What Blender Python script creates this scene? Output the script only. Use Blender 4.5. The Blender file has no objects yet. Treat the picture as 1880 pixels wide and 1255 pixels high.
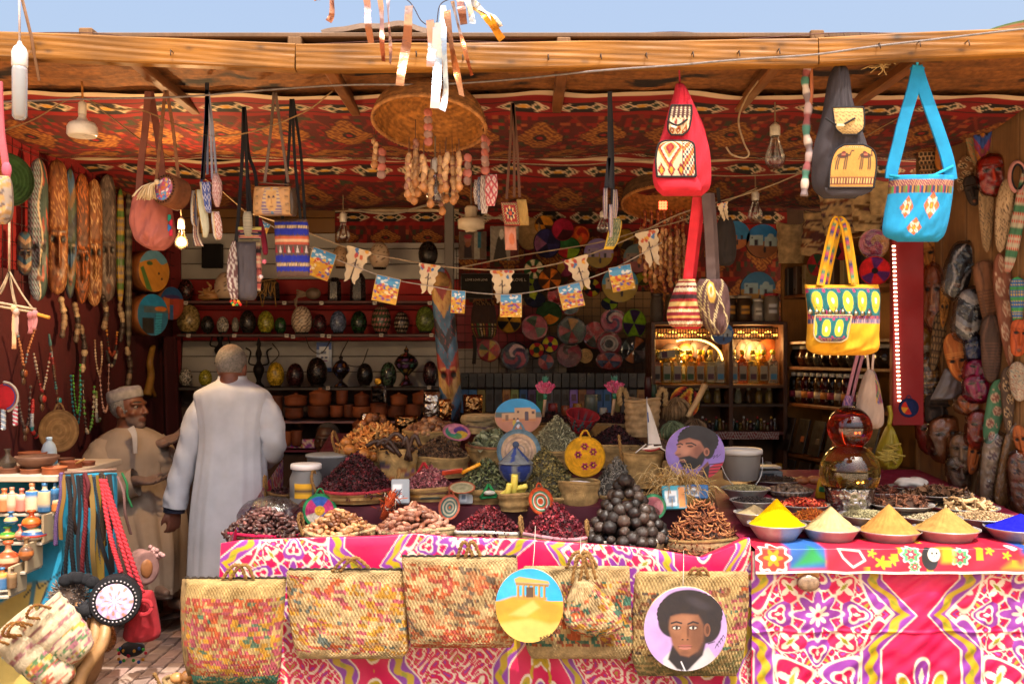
import bpy,math,random
import numpy as np
from numpy import linspace,array,asarray,stack,where,meshgrid,floor,mod,sin,cos,abs,hypot,clip,sqrt,exp,arctan2,concatenate,minimum
from mathutils import Vector,Matrix
PI=math.pi
S=bpy.context.scene
COL=S.collection
rnd=np.random.default_rng
rng=rnd(7)
def mesh2(a,b,indexing='ij'):return meshgrid(a,b,indexing=indexing)
def circ(n):return linspace(0,2*PI,n,endpoint=False)
random.seed(7)
# camera, sky, sun, exposure
F,CX,HY,CZ=1828.,940.,655.,1.6
cam=bpy.data.objects.new('camera',bpy.data.cameras.new('camera'))
COL.objects.link(cam)
cam.location=(0,0,CZ)
cam.rotation_euler=(PI/2,0,0)
cam.data.sensor_width=36.
cam.data.lens=35.
cam.data.shift_y=(HY-627.5)/1880.
cam.data.clip_start=.05
cam.data.clip_end=3000
cam.data.dof.use_dof=True
cam.data.dof.focus_distance=4.7
cam.data.dof.aperture_fstop=5.
S.camera=cam
SUN=Vector((.36,-1.,2.45)).normalized()
elev=math.asin(SUN.z)
world=bpy.data.worlds.new('World')
S.world=world
world.use_nodes=True
wt=world.node_tree
bg=wt.nodes['Background']
sky=wt.nodes.new('ShaderNodeTexSky')
sky.sky_type='NISHITA'
sky.sun_disc=False
sky.sun_elevation=elev
sky.sun_rotation=math.atan2(SUN.x,SUN.y)
sky.altitude=100
sky.air_density=1.1
sky.dust_density=10
sky.ozone_density=.7
wt.links.new(sky.outputs[0],bg.inputs[0])
bg.inputs[1].default_value=.15
sun=bpy.data.objects.new('sun',bpy.data.lights.new('sun','SUN'))
COL.objects.link(sun)
sun.data.energy=2.7
sun.data.angle=math.radians(.6)
sun.data.color=(1.,.94,.85)
sun.rotation_euler=SUN.to_track_quat('Z','Y').to_euler()
sun.location=(3,-6,12)
S.view_settings.view_transform='Standard'
S.view_settings.look='None'
S.view_settings.gamma=1
S.view_settings.use_curve_mapping=False
S.view_settings.exposure=1.2
S.render.engine='CYCLES'
S.cycles.use_denoising=True
S.cycles.max_bounces=9
S.cycles.diffuse_bounces=5
S.cycles.transparent_max_bounces=12
S.cycles.caustics_reflective=False
S.cycles.caustics_refractive=False
S.cycles.sample_clamp_indirect=6
# small maths
def W(px,py,Y):
 """world point that photo pixel (px, py) shows at distance Y"""
 return array([(px-CX)/F*Y,Y,CZ-(py-HY)/F*Y])
def lin(h):
 if not isinstance(h,str):
  return array(h,float)
 h=h.lstrip('#')
 if len(h)==3:h=''.join(x*2 for x in h)
 c=array([int(h[i:i+2],16)for i in(0,2,4)])/255.
 return where(c<=.04045,c/12.92,((c+.055)/1.055)**2.4)
def flat(h,u):return np.tile(lin(h),(len(u),1))
def sm(e0,e1,x):
 t=clip((x-e0)/(e1-e0),0,1)
 return t*t*(3-2*t)
def hash2(i,j,k=0):
 v=sin(asarray(i)*127.1+asarray(j)*311.7+k*74.7)*43758.5453
 return v-floor(v)
def wob(x,y,k=0.,s=1.):
 """smooth pseudo noise, about -1..1"""
 x=x*s;y=y*s
 return(sin(x*1.7+1.3*sin(y*1.1+k))+sin(y*2.3+1.7*sin(x*.9+k*2.1))+sin((x+y)*3.1+k*3.3))/3.
def rotz(a):
 c,s=cos(a),sin(a)
 return array([[c,-s,0],[s,c,0],[0,0,1.]])
def rotx(a):
 c,s=cos(a),sin(a)
 return array([[1.,0,0],[0,c,-s],[0,s,c]])
def roty(a):
 c,s=cos(a),sin(a)
 return array([[c,0,s],[0,1.,0],[-s,0,c]])
def rand_rots(n,r=None):
 r=r or rng
 q=r.normal(size=(n,4));q/=np.linalg.norm(q,axis=1)[:,None]
 w,x,y,z=q.T
 return stack([stack([1-2*(y*y+z*z),2*(x*y-z*w),2*(x*z+y*w)],1),stack([2*(x*y+z*w),1-2*(x*x+z*z),2*(y*z-x*w)],1),stack([2*(x*z-y*w),2*(y*z+x*w),1-2*(x*x+y*y)],1)],1)
 # materials: colour from the mesh attribute "Col" times the object's own colour
MATS={}
def mat(name,rough=.6,metal=0.,var=.12,vscale=9.,bump='noise',bscale=60.,bstr=.25,sheen=0.,trans=0.,spec=.5,coat=0.,sss=0.,emit=0.,ior=1.45,alpha=1.,film=0.,rvar=0.,bdist=.004,axis='Z'):
 m=bpy.data.materials.new(name);m.use_nodes=True
 nt=m.node_tree;N=nt.nodes;L=nt.links
 p=N['Principled BSDF'];out=N['Material Output']
 at=N.new('ShaderNodeAttribute');at.attribute_name='Col'
 oi=N.new('ShaderNodeObjectInfo')
 tc=N.new('ShaderNodeTexCoord')
 def mul(a,b):
  x=N.new('ShaderNodeMix');x.data_type='RGBA';x.blend_type='MULTIPLY';x.inputs[0].default_value=1.
  L.new(a,x.inputs[6]);L.new(b,x.inputs[7]);return x.outputs[2]
 def math_(op,a,b):
  x=N.new('ShaderNodeMath');x.operation=op
  for i,v in enumerate((a,b)):
   if isinstance(v,(int,float)):x.inputs[i].default_value=v
   else:L.new(v,x.inputs[i])
  return x.outputs[0]
 def noise(scale,detail=3.):
  x=N.new('ShaderNodeTexNoise');x.noise_dimensions='4D';x.inputs['Scale'].default_value=scale;x.inputs['Detail'].default_value=detail
  L.new(tc.outputs['Object'],x.inputs['Vector']);L.new(rw,x.inputs['W']);return x.outputs[0]
 rw=math_('MULTIPLY',oi.outputs['Random'],17.)
 c=mul(at.outputs['Color'],oi.outputs['Color'])
 if var>0:
  mr=N.new('ShaderNodeMapRange');mr.inputs[1].default_value=.3;mr.inputs[2].default_value=.7
  mr.inputs[3].default_value=1-var*1.6;mr.inputs[4].default_value=1+var*.7
  L.new(noise(vscale,5.),mr.inputs[0]);c=mul(c,mr.outputs[0])
 L.new(c,p.inputs['Base Color'])
 p.inputs['Roughness'].default_value=rough
 if rvar:
  rr=N.new('ShaderNodeMapRange');rr.inputs[1].default_value=.35;rr.inputs[2].default_value=.65
  rr.inputs[3].default_value=max(.02,rough-rvar);rr.inputs[4].default_value=min(1,rough+rvar)
  L.new(noise(vscale*1.7,4.),rr.inputs[0]);L.new(rr.outputs[0],p.inputs['Roughness'])
 p.inputs['Metallic'].default_value=metal
 p.inputs['Specular IOR Level'].default_value=spec
 p.inputs['IOR'].default_value=ior
 p.inputs['Transmission Weight'].default_value=trans
 p.inputs['Sheen Weight'].default_value=sheen
 p.inputs['Coat Weight'].default_value=coat
 if sss:
  p.inputs['Subsurface Weight'].default_value=sss
  p.inputs['Subsurface Radius'].default_value=(.01,.004,.002)
 if emit:
  L.new(c,p.inputs['Emission Color']);p.inputs['Emission Strength'].default_value=emit
 h=None
 def wave(direction,scale,dist=0.):
  x=N.new('ShaderNodeTexWave');x.wave_type='BANDS';x.bands_direction=direction
  x.inputs['Scale'].default_value=scale;x.inputs['Distortion'].default_value=dist
  L.new(tc.outputs['Object'],x.inputs['Vector']);return x.outputs['Fac']
 if bump=='noise':h=noise(bscale,4.)
 elif bump=='weave':h=math_('ADD',math_('ADD',wave('X',bscale,.6),wave('Z',bscale,.6)),wave('Y',bscale,.6))
 elif bump=='grain':
  mp=N.new('ShaderNodeMapping');L.new(tc.outputs['Object'],mp.inputs['Vector'])
  mp.inputs['Scale'].default_value=(.06,1,1)if axis=='X' else(1,1,.06)
  x=N.new('ShaderNodeTexNoise');x.noise_dimensions='4D';x.inputs['Scale'].default_value=bscale*9;x.inputs['Detail'].default_value=5
  x.inputs['Distortion'].default_value=.6
  L.new(mp.outputs[0],x.inputs['Vector']);L.new(rw,x.inputs['W']);h=x.outputs[0]
  gr=N.new('ShaderNodeMapRange');gr.inputs[1].default_value=.35;gr.inputs[2].default_value=.65;gr.inputs[3].default_value=.86;gr.inputs[4].default_value=1.06
  L.new(h,gr.inputs[0]);c=mul(c,gr.outputs[0]);L.new(c,p.inputs['Base Color'])
 elif bump=='coil':
  h=math_('ADD',wave('Z',bscale,.4),math_('MULTIPLY',noise(bscale*2.2),.7))
 elif bump=='mosaic':
  x=N.new('ShaderNodeTexVoronoi');x.feature='DISTANCE_TO_EDGE';x.inputs['Scale'].default_value=bscale
  L.new(tc.outputs['Object'],x.inputs['Vector']);h=math_('MINIMUM',x.outputs['Distance'],.12)
 elif bump=='crinkle':
  x=N.new('ShaderNodeTexVoronoi');x.feature='SMOOTH_F1';x.inputs['Scale'].default_value=bscale
  L.new(tc.outputs['Object'],x.inputs['Vector']);h=math_('ADD',x.outputs['Distance'],math_('MULTIPLY',noise(bscale*1.6),.8))
 if h is not None:
  b=N.new('ShaderNodeBump');b.inputs['Strength'].default_value=bstr;b.inputs['Distance'].default_value=bdist
  L.new(h,b.inputs['Height']);L.new(b.outputs[0],p.inputs['Normal'])
 if film:
  t=N.new('ShaderNodeBsdfTransparent');g=N.new('ShaderNodeBsdfGlossy');g.inputs['Roughness'].default_value=rough
  fr=N.new('ShaderNodeFresnel');fr.inputs[0].default_value=1.6
  if h is not None:L.new(b.outputs[0],g.inputs['Normal']);L.new(b.outputs[0],fr.inputs['Normal'])
  L.new(c,t.inputs[0])
  mx=N.new('ShaderNodeMixShader');L.new(math_('ADD',math_('MULTIPLY',fr.outputs[0],.55),film),mx.inputs[0])
  L.new(t.outputs[0],mx.inputs[1]);L.new(g.outputs[0],mx.inputs[2]);L.new(mx.outputs[0],out.inputs[0])
 MATS[name]=m
 return m
mat('cloth',.9,bump='weave',bscale=190,bstr=.25,var=.14,bdist=.002)
mat('print_cloth',.85,bump='weave',bscale=150,bstr=.2,var=.12,vscale=5,bdist=.002)
mat('satin',.42,bscale=26,bstr=.25,var=.07,spec=.45,rvar=.1)
mat('canvas',.9,bump='weave',bscale=140,bstr=.4,var=.14,vscale=14)
mat('galabeya',.88,bump='weave',bscale=260,bstr=.3,var=.09,vscale=9,bdist=.002)
mat('knit',.95,bump='coil',bscale=110,bstr=.8,var=.2,vscale=30)
mat('timber',.62,bump='grain',bscale=10,bstr=.3,var=.3,vscale=3,rvar=.12,axis='X')
mat('wood',.5,bump='grain',bscale=22,bstr=.35,var=.28,vscale=12,spec=.4,rvar=.12)
mat('plank',.75,bump='grain',bscale=14,bstr=.5,var=.25,vscale=5)
mat('palm',.75,bump='weave',bscale=90,bstr=.6,var=.28,vscale=24,spec=.3)
mat('coil',.8,bump='coil',bscale=75,bstr=.9,var=.22,vscale=30,spec=.3)
mat('straw',.8,bscale=200,bstr=.5,var=.3,vscale=40)
mat('rope',.9,bump='weave',bscale=160,bstr=.6,var=.2,vscale=50)
mat('thread',.9,bscale=300,bstr=.2,var=.1)
mat('ceramic',.3,bscale=40,bstr=.06,var=.1,spec=.5,rvar=.1)
mat('terracotta',.6,bump='coil',bscale=60,bstr=.2,var=.25,vscale=14,rvar=.15)
mat('plastic',.35,bscale=30,bstr=.04,var=.06)
mat('paint',.5,bscale=70,bstr=.2,var=.1,vscale=16,rvar=.12)
mat('wallpaint',.7,bscale=25,bstr=.2,var=.18,vscale=3,rvar=.15)
mat('leather',.5,bscale=130,bstr=.4,var=.18,vscale=18,rvar=.15)
mat('mosaic',.22,bump='mosaic',bscale=75,bstr=.8,var=.45,vscale=90,spec=.6,rvar=.12)
mat('steel',.42,metal=.5,bscale=18,bstr=.08,var=.14,vscale=14,rvar=.14)
mat('brass',.3,metal=1,bscale=40,bstr=.1,var=.2,rvar=.12)
mat('foil',.2,metal=1,bump='crinkle',bscale=32,bstr=1.,var=.1,bdist=.012)
mat('iron',.6,metal=.6,bscale=90,bstr=.3,var=.25)
mat('skin',.5,bscale=120,bstr=.18,var=.12,vscale=40,sss=.08)
mat('hair',.8,bscale=240,bstr=.8,var=.3,vscale=120)
mat('powder',.97,bscale=95,bstr=.55,var=.16,vscale=34,spec=.1)
mat('seed',.72,bscale=300,bstr=.4,var=.3,vscale=60,spec=.3)
mat('date',.38,bscale=160,bstr=.45,var=.25,vscale=50,spec=.4,rvar=.15)
mat('leaf',.7,bscale=120,bstr=.3,var=.25,vscale=50)
mat('shell',.45,bscale=70,bstr=.4,var=.25,vscale=30)
mat('paper',.7,bscale=15,bstr=.12,var=.05)
mat('card_glossy',.35,bscale=20,bstr=.1,var=.04,rvar=.1)
mat('stone',.8,bscale=50,bstr=.5,var=.25,vscale=9)
mat('sand',.95,bscale=22,bstr=.6,var=.18,vscale=1.2,bdist=.02)
mat('glass',.03,trans=1.,var=0,bump=None,ior=1.45)
mat('bottle_glass',.12,trans=.72,var=.06,bscale=30,bstr=.1,ior=1.33)
mat('frosted',.3,trans=.45,var=.08,bscale=40,bstr=.1,ior=1.2)
mat('film',.1,var=0,film=.02,bump='crinkle',bscale=34,bstr=.7,bdist=.012)
mat('clear_plastic',.12,var=0,film=.05,bscale=20,bstr=.15)
mat('glow_bulb',.3,var=0,bump=None,emit=6.)
mat('led',.3,var=0,bump=None,emit=3.2)
mat('led_red',.3,var=0,bump=None,emit=4.)
mat('feather',.9,bscale=200,bstr=.5,var=.2,vscale=60,sheen=.4)
# mesh buffer
class MB:
 def __init__(s):s.clear()
 def clear(s):
  s.v=[];s.c=[];s.q=[];s.t=[];s.qs=[];s.ts=[];s.n=0
 def add(s,V,quads=None,tris=None,col='#ffffff',smooth=True):
  V=asarray(V,float).reshape(-1,3)
  c=lin(col)if isinstance(col,str)else asarray(col,float)
  if c.ndim==1:c=np.broadcast_to(c,(len(V),3))
  s.v.append(V);s.c.append(c.reshape(-1,3))
  if quads is not None and len(quads):
   s.q.append(asarray(quads,np.int64)+s.n);s.qs.append(np.full(len(quads),smooth))
  if tris is not None and len(tris):
   s.t.append(asarray(tris,np.int64)+s.n);s.ts.append(np.full(len(tris),smooth))
  s.n+=len(V);return s
 def mesh(s,name,material):
  V=concatenate(s.v);C=concatenate(s.c)
  q=concatenate(s.q)if s.q else np.zeros((0,4),np.int64)
  t=concatenate(s.t)if s.t else np.zeros((0,3),np.int64)
  me=bpy.data.meshes.new(name)
  nl=q.size+t.size;npoly=len(q)+len(t)
  me.vertices.add(len(V));me.vertices.foreach_set('co',V.astype(np.float32).ravel())
  me.loops.add(nl);me.polygons.add(npoly)
  me.loops.foreach_set('vertex_index',concatenate([q.ravel(),t.ravel()]).astype(np.int32))
  st=concatenate([np.arange(len(q))*4,q.size+np.arange(len(t))*3]).astype(np.int32)
  me.polygons.foreach_set('loop_start',st)
  sf=concatenate((s.qs if s.qs else[np.zeros(0,bool)])+(s.ts if s.ts else[np.zeros(0,bool)]))
  me.polygons.foreach_set('use_smooth',sf.astype(bool))
  a=me.color_attributes.new('Col','FLOAT_COLOR','POINT')
  a.data.foreach_set('color',concatenate([clip(C,0,1),np.ones((len(C),1))],1).astype(np.float32).ravel())
  me.update(calc_edges=True);me.validate()
  me.materials.append(MATS[material]);s.clear()
  return me
 def take(s):r_=s.v[0],s.q[0],s.t[0];s.clear();return r_
 def put(s,name,material,parent=None,loc=(0,0,0),rot=None):
  return link(name,s.mesh(name,material),parent,loc,rot)
mb=MB()
def link(name,me,parent=None,loc=(0,0,0),rot=None):
 o=bpy.data.objects.new(name,me);COL.objects.link(o)
 o.location=tuple(float(x)for x in loc)
 if rot is not None:o.rotation_euler=rot
 if parent is not None:o.parent=parent
 return o
def tag(o,label,cat,group=None):
 o['label']=label;o['category']=cat
 if group:o['group']=group
 return o
def thing(name,label,cat,loc=(0,0,0),rot=None,group=None):
 o=bpy.data.objects.new(name,None);COL.objects.link(o)
 o.empty_display_size=.05
 o.location=tuple(float(x)for x in loc)
 if rot is not None:o.rotation_euler=rot
 return tag(o,label,cat,group)
def structure(o):
 o['kind']='structure';return o
def stuff(o):
 o['kind']='stuff';return o
 # shapes: each returns (V, quads, tris)
def gridq(nu,nv,close_u=False):
 i,j=mesh2(np.arange(nu if close_u else nu-1),np.arange(nv-1))
 i2=(i+1)%nu
 return stack([i*nv+j,i2*nv+j,i2*nv+j+1,i*nv+j+1],-1).reshape(-1,4)
def lathe(prof,n=20,col=None,wobble=0.,seed=0,rx=1.,ry=1.):
 """prof: list of (radius, height[, colour]) bottom to top"""
 P=array([(p[0],p[1])for p in prof],float)
 a=circ(n)
 r=P[None,:,0]*(1+wobble*sin(a*3+seed)[:,None])
 V=stack([r*cos(a)[:,None]*rx,r*sin(a)[:,None]*ry,np.broadcast_to(P[None,:,1],r.shape)],-1)
 V=V.reshape(-1,3)
 c=None
 if len(prof[0])>2:
  c=np.broadcast_to(array([lin(p[2])for p in prof])[None],(n,len(prof),3)).reshape(-1,3)
 elif col is not None:c=col
 q=gridq(n,len(prof),True)
 t=[]
 V=concatenate([V,[[0,0,P[0,1]],[0,0,P[-1,1]]]])
 k=n*len(prof)
 for i in range(n):
  j=(i+1)%n
  if P[0,0]>1e-6:t.append((k,j*len(prof),i*len(prof)))
  if P[-1,0]>1e-6:t.append((k+1,i*len(prof)+len(prof)-1,j*len(prof)+len(prof)-1))
 if c is not None and not isinstance(c,str)and np.ndim(c)==2:c=concatenate([c,c[:1],c[len(prof)-1:len(prof)]])
 return V,q,t,c
def turn(prof,n=20,col='#ffffff',at=(0,0,0),R=None,**k):
 V,q,t,c=lathe(prof,n,**k)
 if R is not None:V=V@R.T
 mb.add(V+asarray(at),q,t,col if c is None else c)
def frames(P):
 P=asarray(P,float)
 T=np.gradient(P,axis=0);T/=np.linalg.norm(T,axis=1)[:,None]+1e-12
 up=array([0,0,1.])if abs(T[0,2])<.9 else array([0,1.,0])
 A=np.zeros_like(P);B=np.zeros_like(P)
 a=up-T[0]*(up@T[0]);a/=np.linalg.norm(a)
 for i in range(len(P)):
  a=a-T[i]*(a@T[i]);a/=np.linalg.norm(a)+1e-12
  A[i]=a;B[i]=np.cross(T[i],a)
 return P,T,A,B
def tube(P,r,col='#ffffff',n=6,cols=None):
 P,T,A,B=frames(P)
 r=np.broadcast_to(asarray(r,float),(len(P),))
 a=circ(n)
 V=P[None]+(cos(a)[:,None,None]*A[None]+sin(a)[:,None,None]*B[None])*r[None,:,None]
 m=len(P)
 c=col if cols is None else concatenate([np.broadcast_to(asarray(cols)[None],(n,m,3)).reshape(-1,3),cols[:1],cols[-1:]])
 V=concatenate([V.reshape(-1,3),P[:1],P[-1:]])
 t=[]
 for i in range(n):
  j=(i+1)%n
  t+=[(n*m,j*m,i*m),(n*m+1,i*m+m-1,j*m+m-1)]
 mb.add(V,gridq(n,m,True),t,c)
def band(P,w,t=.003,side=(1,0,0),col='#ffffff',cols=None):
 """flat strap: width w along "side", thickness t"""
 P=asarray(P,float);m=len(P)
 T=np.gradient(P,axis=0);T/=np.linalg.norm(T,axis=1)[:,None]+1e-12
 sd=np.broadcast_to(asarray(side,float),P.shape)
 sd=sd-T*(sd*T).sum(1)[:,None];sd/=np.linalg.norm(sd,axis=1)[:,None]+1e-12
 nn=np.cross(T,sd)
 w=np.broadcast_to(asarray(w,float),(m,))[:,None]
 rows=[P-sd*w/2-nn*t/2,P+sd*w/2-nn*t/2,P+sd*w/2+nn*t/2,P-sd*w/2+nn*t/2]
 V=stack(rows,0).reshape(-1,3)
 c=col if cols is None else np.broadcast_to(asarray(cols)[None],(4,m,3)).reshape(-1,3)
 q=list(gridq(4,m,True))+[(0,m,2*m,3*m),(m-1,4*m-1,3*m-1,2*m-1)]
 mb.add(V,q,None,c,smooth=False)
def spline(P,n=24):
 """smooth path through points (Catmull-Rom)"""
 P=asarray(P,float)
 Q=concatenate([[2*P[0]-P[1]],P,[2*P[-1]-P[-2]]])
 u=linspace(0,len(P)-1-1e-9,n);i=u.astype(int);f=(u-i)[:,None]
 a,b,c,d=Q[i],Q[i+1],Q[i+2],Q[i+3]
 return .5*(2*b+(c-a)*f+(2*a-5*b+4*c-d)*f**2+(3*b-a-3*c+d)*f**3)
def box(size,at=(0,0,0),col='#ffffff',b=None,R=None):
 h=asarray(size,float)/2
 b=min(.004,h.min()*.3)if b is None else min(b,h.min()*.6)
 V=[];idx={}
 for sx in(-1,1):
  for sy in(-1,1):
   for sz in(-1,1):
    sg=array([sx,sy,sz])
    for ax in range(3):
     p=sg*(h-b);p[ax]=sg[ax]*h[ax]
     idx[(sx,sy,sz,ax)]=len(V);V.append(p)
 q=[];t=[]
 for ax in range(3):
  o=[k for k in range(3)if k!=ax]
  for s_ in(-1,1):
   f=[]
   for a_,b_ in((-1,-1),(1,-1),(1,1),(-1,1)):
    k=[0,0,0];k[ax]=s_;k[o[0]]=a_;k[o[1]]=b_;f.append(idx[(*k,ax)])
   q.append(f if(s_>0)==(ax!=1)else f[::-1])
 for ax in range(3):
  o=[k for k in range(3)if k!=ax]
  for a_ in(-1,1):
   for b_ in(-1,1):
    k0=[0,0,0];k0[ax]=-1;k0[o[0]]=a_;k0[o[1]]=b_
    k1=list(k0);k1[ax]=1
    q.append([idx[(*k0,o[0])],idx[(*k1,o[0])],idx[(*k1,o[1])],idx[(*k0,o[1])]])
 for sx in(-1,1):
  for sy in(-1,1):
   for sz in(-1,1):t.append([idx[(sx,sy,sz,k)]for k in range(3)])
 V=array(V)
 if R is not None:V=V@R.T
 mb.add(V+asarray(at,float),q,t,col,smooth=False)
def sphere(n=10,m=7):
 a=circ(n);b=linspace(-PI/2,PI/2,m)
 V=stack([cos(b)[None]*cos(a)[:,None],cos(b)[None]*sin(a)[:,None],np.broadcast_to(sin(b)[None],(n,m))],-1).reshape(-1,3)
 return V,gridq(n,m,True)
def ball(c,r,col='#ffffff',n=10,m=7,R=None):
 V,q=sphere(n,m)
 V=V*asarray(r,float)
 if R is not None:V=V@R.T
 mb.add(V+asarray(c,float),q,None,col)
def add_many(base,pos,R,scale,cols):
 """many little copies of base=(V, quads, tris) in one mesh"""
 V,q,t=base;n=len(pos);k=len(V)
 sc=asarray(scale,float)
 sc=sc[:,None,None]if sc.ndim==1 else sc[:,None,:]
 P=np.einsum('nij,nkj->nki',R,V[None]*sc)+asarray(pos)[:,None,:]
 off=(np.arange(n)*k)[:,None,None]
 Q=(asarray(q)[None]+off).reshape(-1,4)if q is not None and len(q)else None
 Tt=(asarray(t)[None]+off).reshape(-1,3)if t is not None and len(t)else None
 C=np.repeat(asarray(cols),k,axis=0)
 mb.add(P,Q,Tt,C)
def mixcols(cols,n,jit=.25,r=None):
 r=r or rng
 L_=array([lin(c)for c in cols]);i=r.integers(0,len(cols),n)
 return clip(L_[i]*(1+jit*r.normal(size=(n,1))),0,1)
 # painter: flat pictures as colours on a fine grid
class Pic:
 def __init__(s,U,V,base):
  s.U=asarray(U,float).ravel();s.V=asarray(V,float).ravel()
  s.c=np.tile(lin(base),(len(s.U),1))
 def mix(s,m,col):
  m=clip(m,0,1)[:,None];s.c=s.c*(1-m)+(lin(col)if isinstance(col,str)else asarray(col))*m;return s
 def ell(s,cx,cy,rx,ry,col,rot=0,soft=.06,a=1.):
  x=s.U-cx;y=s.V-cy;c,n=cos(rot),sin(rot)
  d=hypot((x*c+y*n)/rx,(-x*n+y*c)/ry)
  return s.mix((1-sm(1-soft,1+soft,d))*a,col)
 def sd(s,pts):
  P=asarray(pts,float);x,y=s.U,s.V
  d=np.full(len(x),1e9);ins=np.zeros(len(x),bool)
  for i in range(len(P)):
   a=P[i];b=P[(i+1)%len(P)];e=b-a
   t=clip(((x-a[0])*e[0]+(y-a[1])*e[1])/(e@e+1e-12),0,1)
   d=np.minimum(d,hypot(x-a[0]-t*e[0],y-a[1]-t*e[1]))
   cr=((a[1]>y)!=(b[1]>y))&(x<(b[0]-a[0])*(y-a[1])/(b[1]-a[1]+1e-12)+a[0])
   ins^=cr
  return where(ins,-d,d)
 def poly(s,pts,col,soft=.02,a=1.):return s.mix((1-sm(-soft,soft,s.sd(pts)))*a,col)
 def line(s,pts,w,col,soft=.01):
  P=asarray(pts,float);d=np.full(len(s.U),1e9)
  for i in range(len(P)-1):
   a=P[i];e=P[i+1]-a
   t=clip(((s.U-a[0])*e[0]+(s.V-a[1])*e[1])/(e@e+1e-12),0,1)
   d=np.minimum(d,hypot(s.U-a[0]-t*e[0],s.V-a[1]-t*e[1]))
  return s.mix(1-sm(w/2-soft,w/2+soft,d),col)
 def rect(s,x0,y0,x1,y1,col,soft=.015):return s.poly([(x0,y0),(x1,y0),(x1,y1),(x0,y1)],col,soft)
 def brush(s,amt=.12,sx=9,sy=9,k=0):
  s.c=clip(s.c*(1+amt*wob(s.U,s.V,k,1.*sx))[:,None],0,1);return s
def disc_grid(n):
 g=linspace(-1,1,n);U,V=mesh2(g,g)
 return U*sqrt(1-V*V/2),V*sqrt(1-U*U/2)
def text_mesh(txt,size,M,col,depth=.0006):
 """lettering as a thin raised mesh; M: 4x4 placing local xy"""
 cu=bpy.data.curves.new('lettering','FONT');cu.body=txt;cu.size=size;cu.align_x='CENTER';cu.align_y='CENTER';cu.extrude=depth;cu.resolution_u=2
 ob=bpy.data.objects.new('lettering',cu);COL.objects.link(ob)
 dg=bpy.context.evaluated_depsgraph_get();dg.update()
 me=bpy.data.meshes.new_from_object(ob.evaluated_get(dg))
 me.calc_loop_triangles()
 V=array([v.co for v in me.vertices]);t=[tuple(x.vertices)for x in me.loop_triangles]
 bpy.data.objects.remove(ob);bpy.data.curves.remove(cu);bpy.data.meshes.remove(me)
 if len(V):
  M=array(M);V=V@M[:3,:3].T+M[:3,3];mb.add(V,None,t,col,smooth=False)
 return mb
 # SETTING
def cloth_sheet(name,P,nu,nv,colf,material,parent=None):
 """P(u,v)->xyz arrays, colf(u,v)->colours; a sheet with a second face just behind it"""
 u,v=mesh2(linspace(0,1,nu),linspace(0,1,nv))
 V=stack(P(u,v),-1).reshape(-1,3)
 mb.add(V,gridq(nu,nv),None,colf(u.ravel(),v.ravel()))
 return mb.put(name,material,parent)
mb.add([(-400,-400,-.02),(400,-400,-.02),(400,900,-.02),(-400,900,-.02)],[(0,1,2,3)],None,'#d2b692')
structure(mb.put('ground','sand'))
box((7,5.2,.06),(0,6.,-.03),'#3c322b',b=.002)
paved=structure(mb.put('floor','stone'))
def paver_mesh():
 w,l,k=.0375,.072,.014
 ol=array([(-w,-l),(w,-l+k),(w+.006,0),(w,l+k),(-w,l),(-w+.006,0)])
 inn=ol*[.86,.92]
 V=concatenate([np.c_[ol,np.zeros(6)],np.c_[ol*.97,np.full(6,.009)],np.c_[inn,np.full(6,.013)]])
 q=[(i,(i+1)%6,6+(i+1)%6,6+i)for i in range(6)]+[(6+i,6+(i+1)%6,12+(i+1)%6,12+i)for i in range(6)]
 q+=[(12,13,14,17),(17,14,15,16)]
 mb.add(V,q,None,'#ffffff',smooth=False);return mb.mesh('paving_tile','stone')
pm=paver_mesh();k=0
for i in range(21):
 for j in range(15):
  x=-2.75+i*.084;y=4.62+j*.158+(i%2)*.079
  if y>6.85 or k>=295:continue
  o=link('paving_tile',pm,paved,(x,y,.0005+random.uniform(-.0015,.0015)),(random.uniform(-.012,.012),random.uniform(-.012,.012),random.uniform(-.03,.03)))
  t=random.uniform(.8,1.12);c=lin(random.choice(['#a88d80','#b39685','#9c8279','#ab8a7e']))*t
  o.color=(*c,1);k+=1
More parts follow.
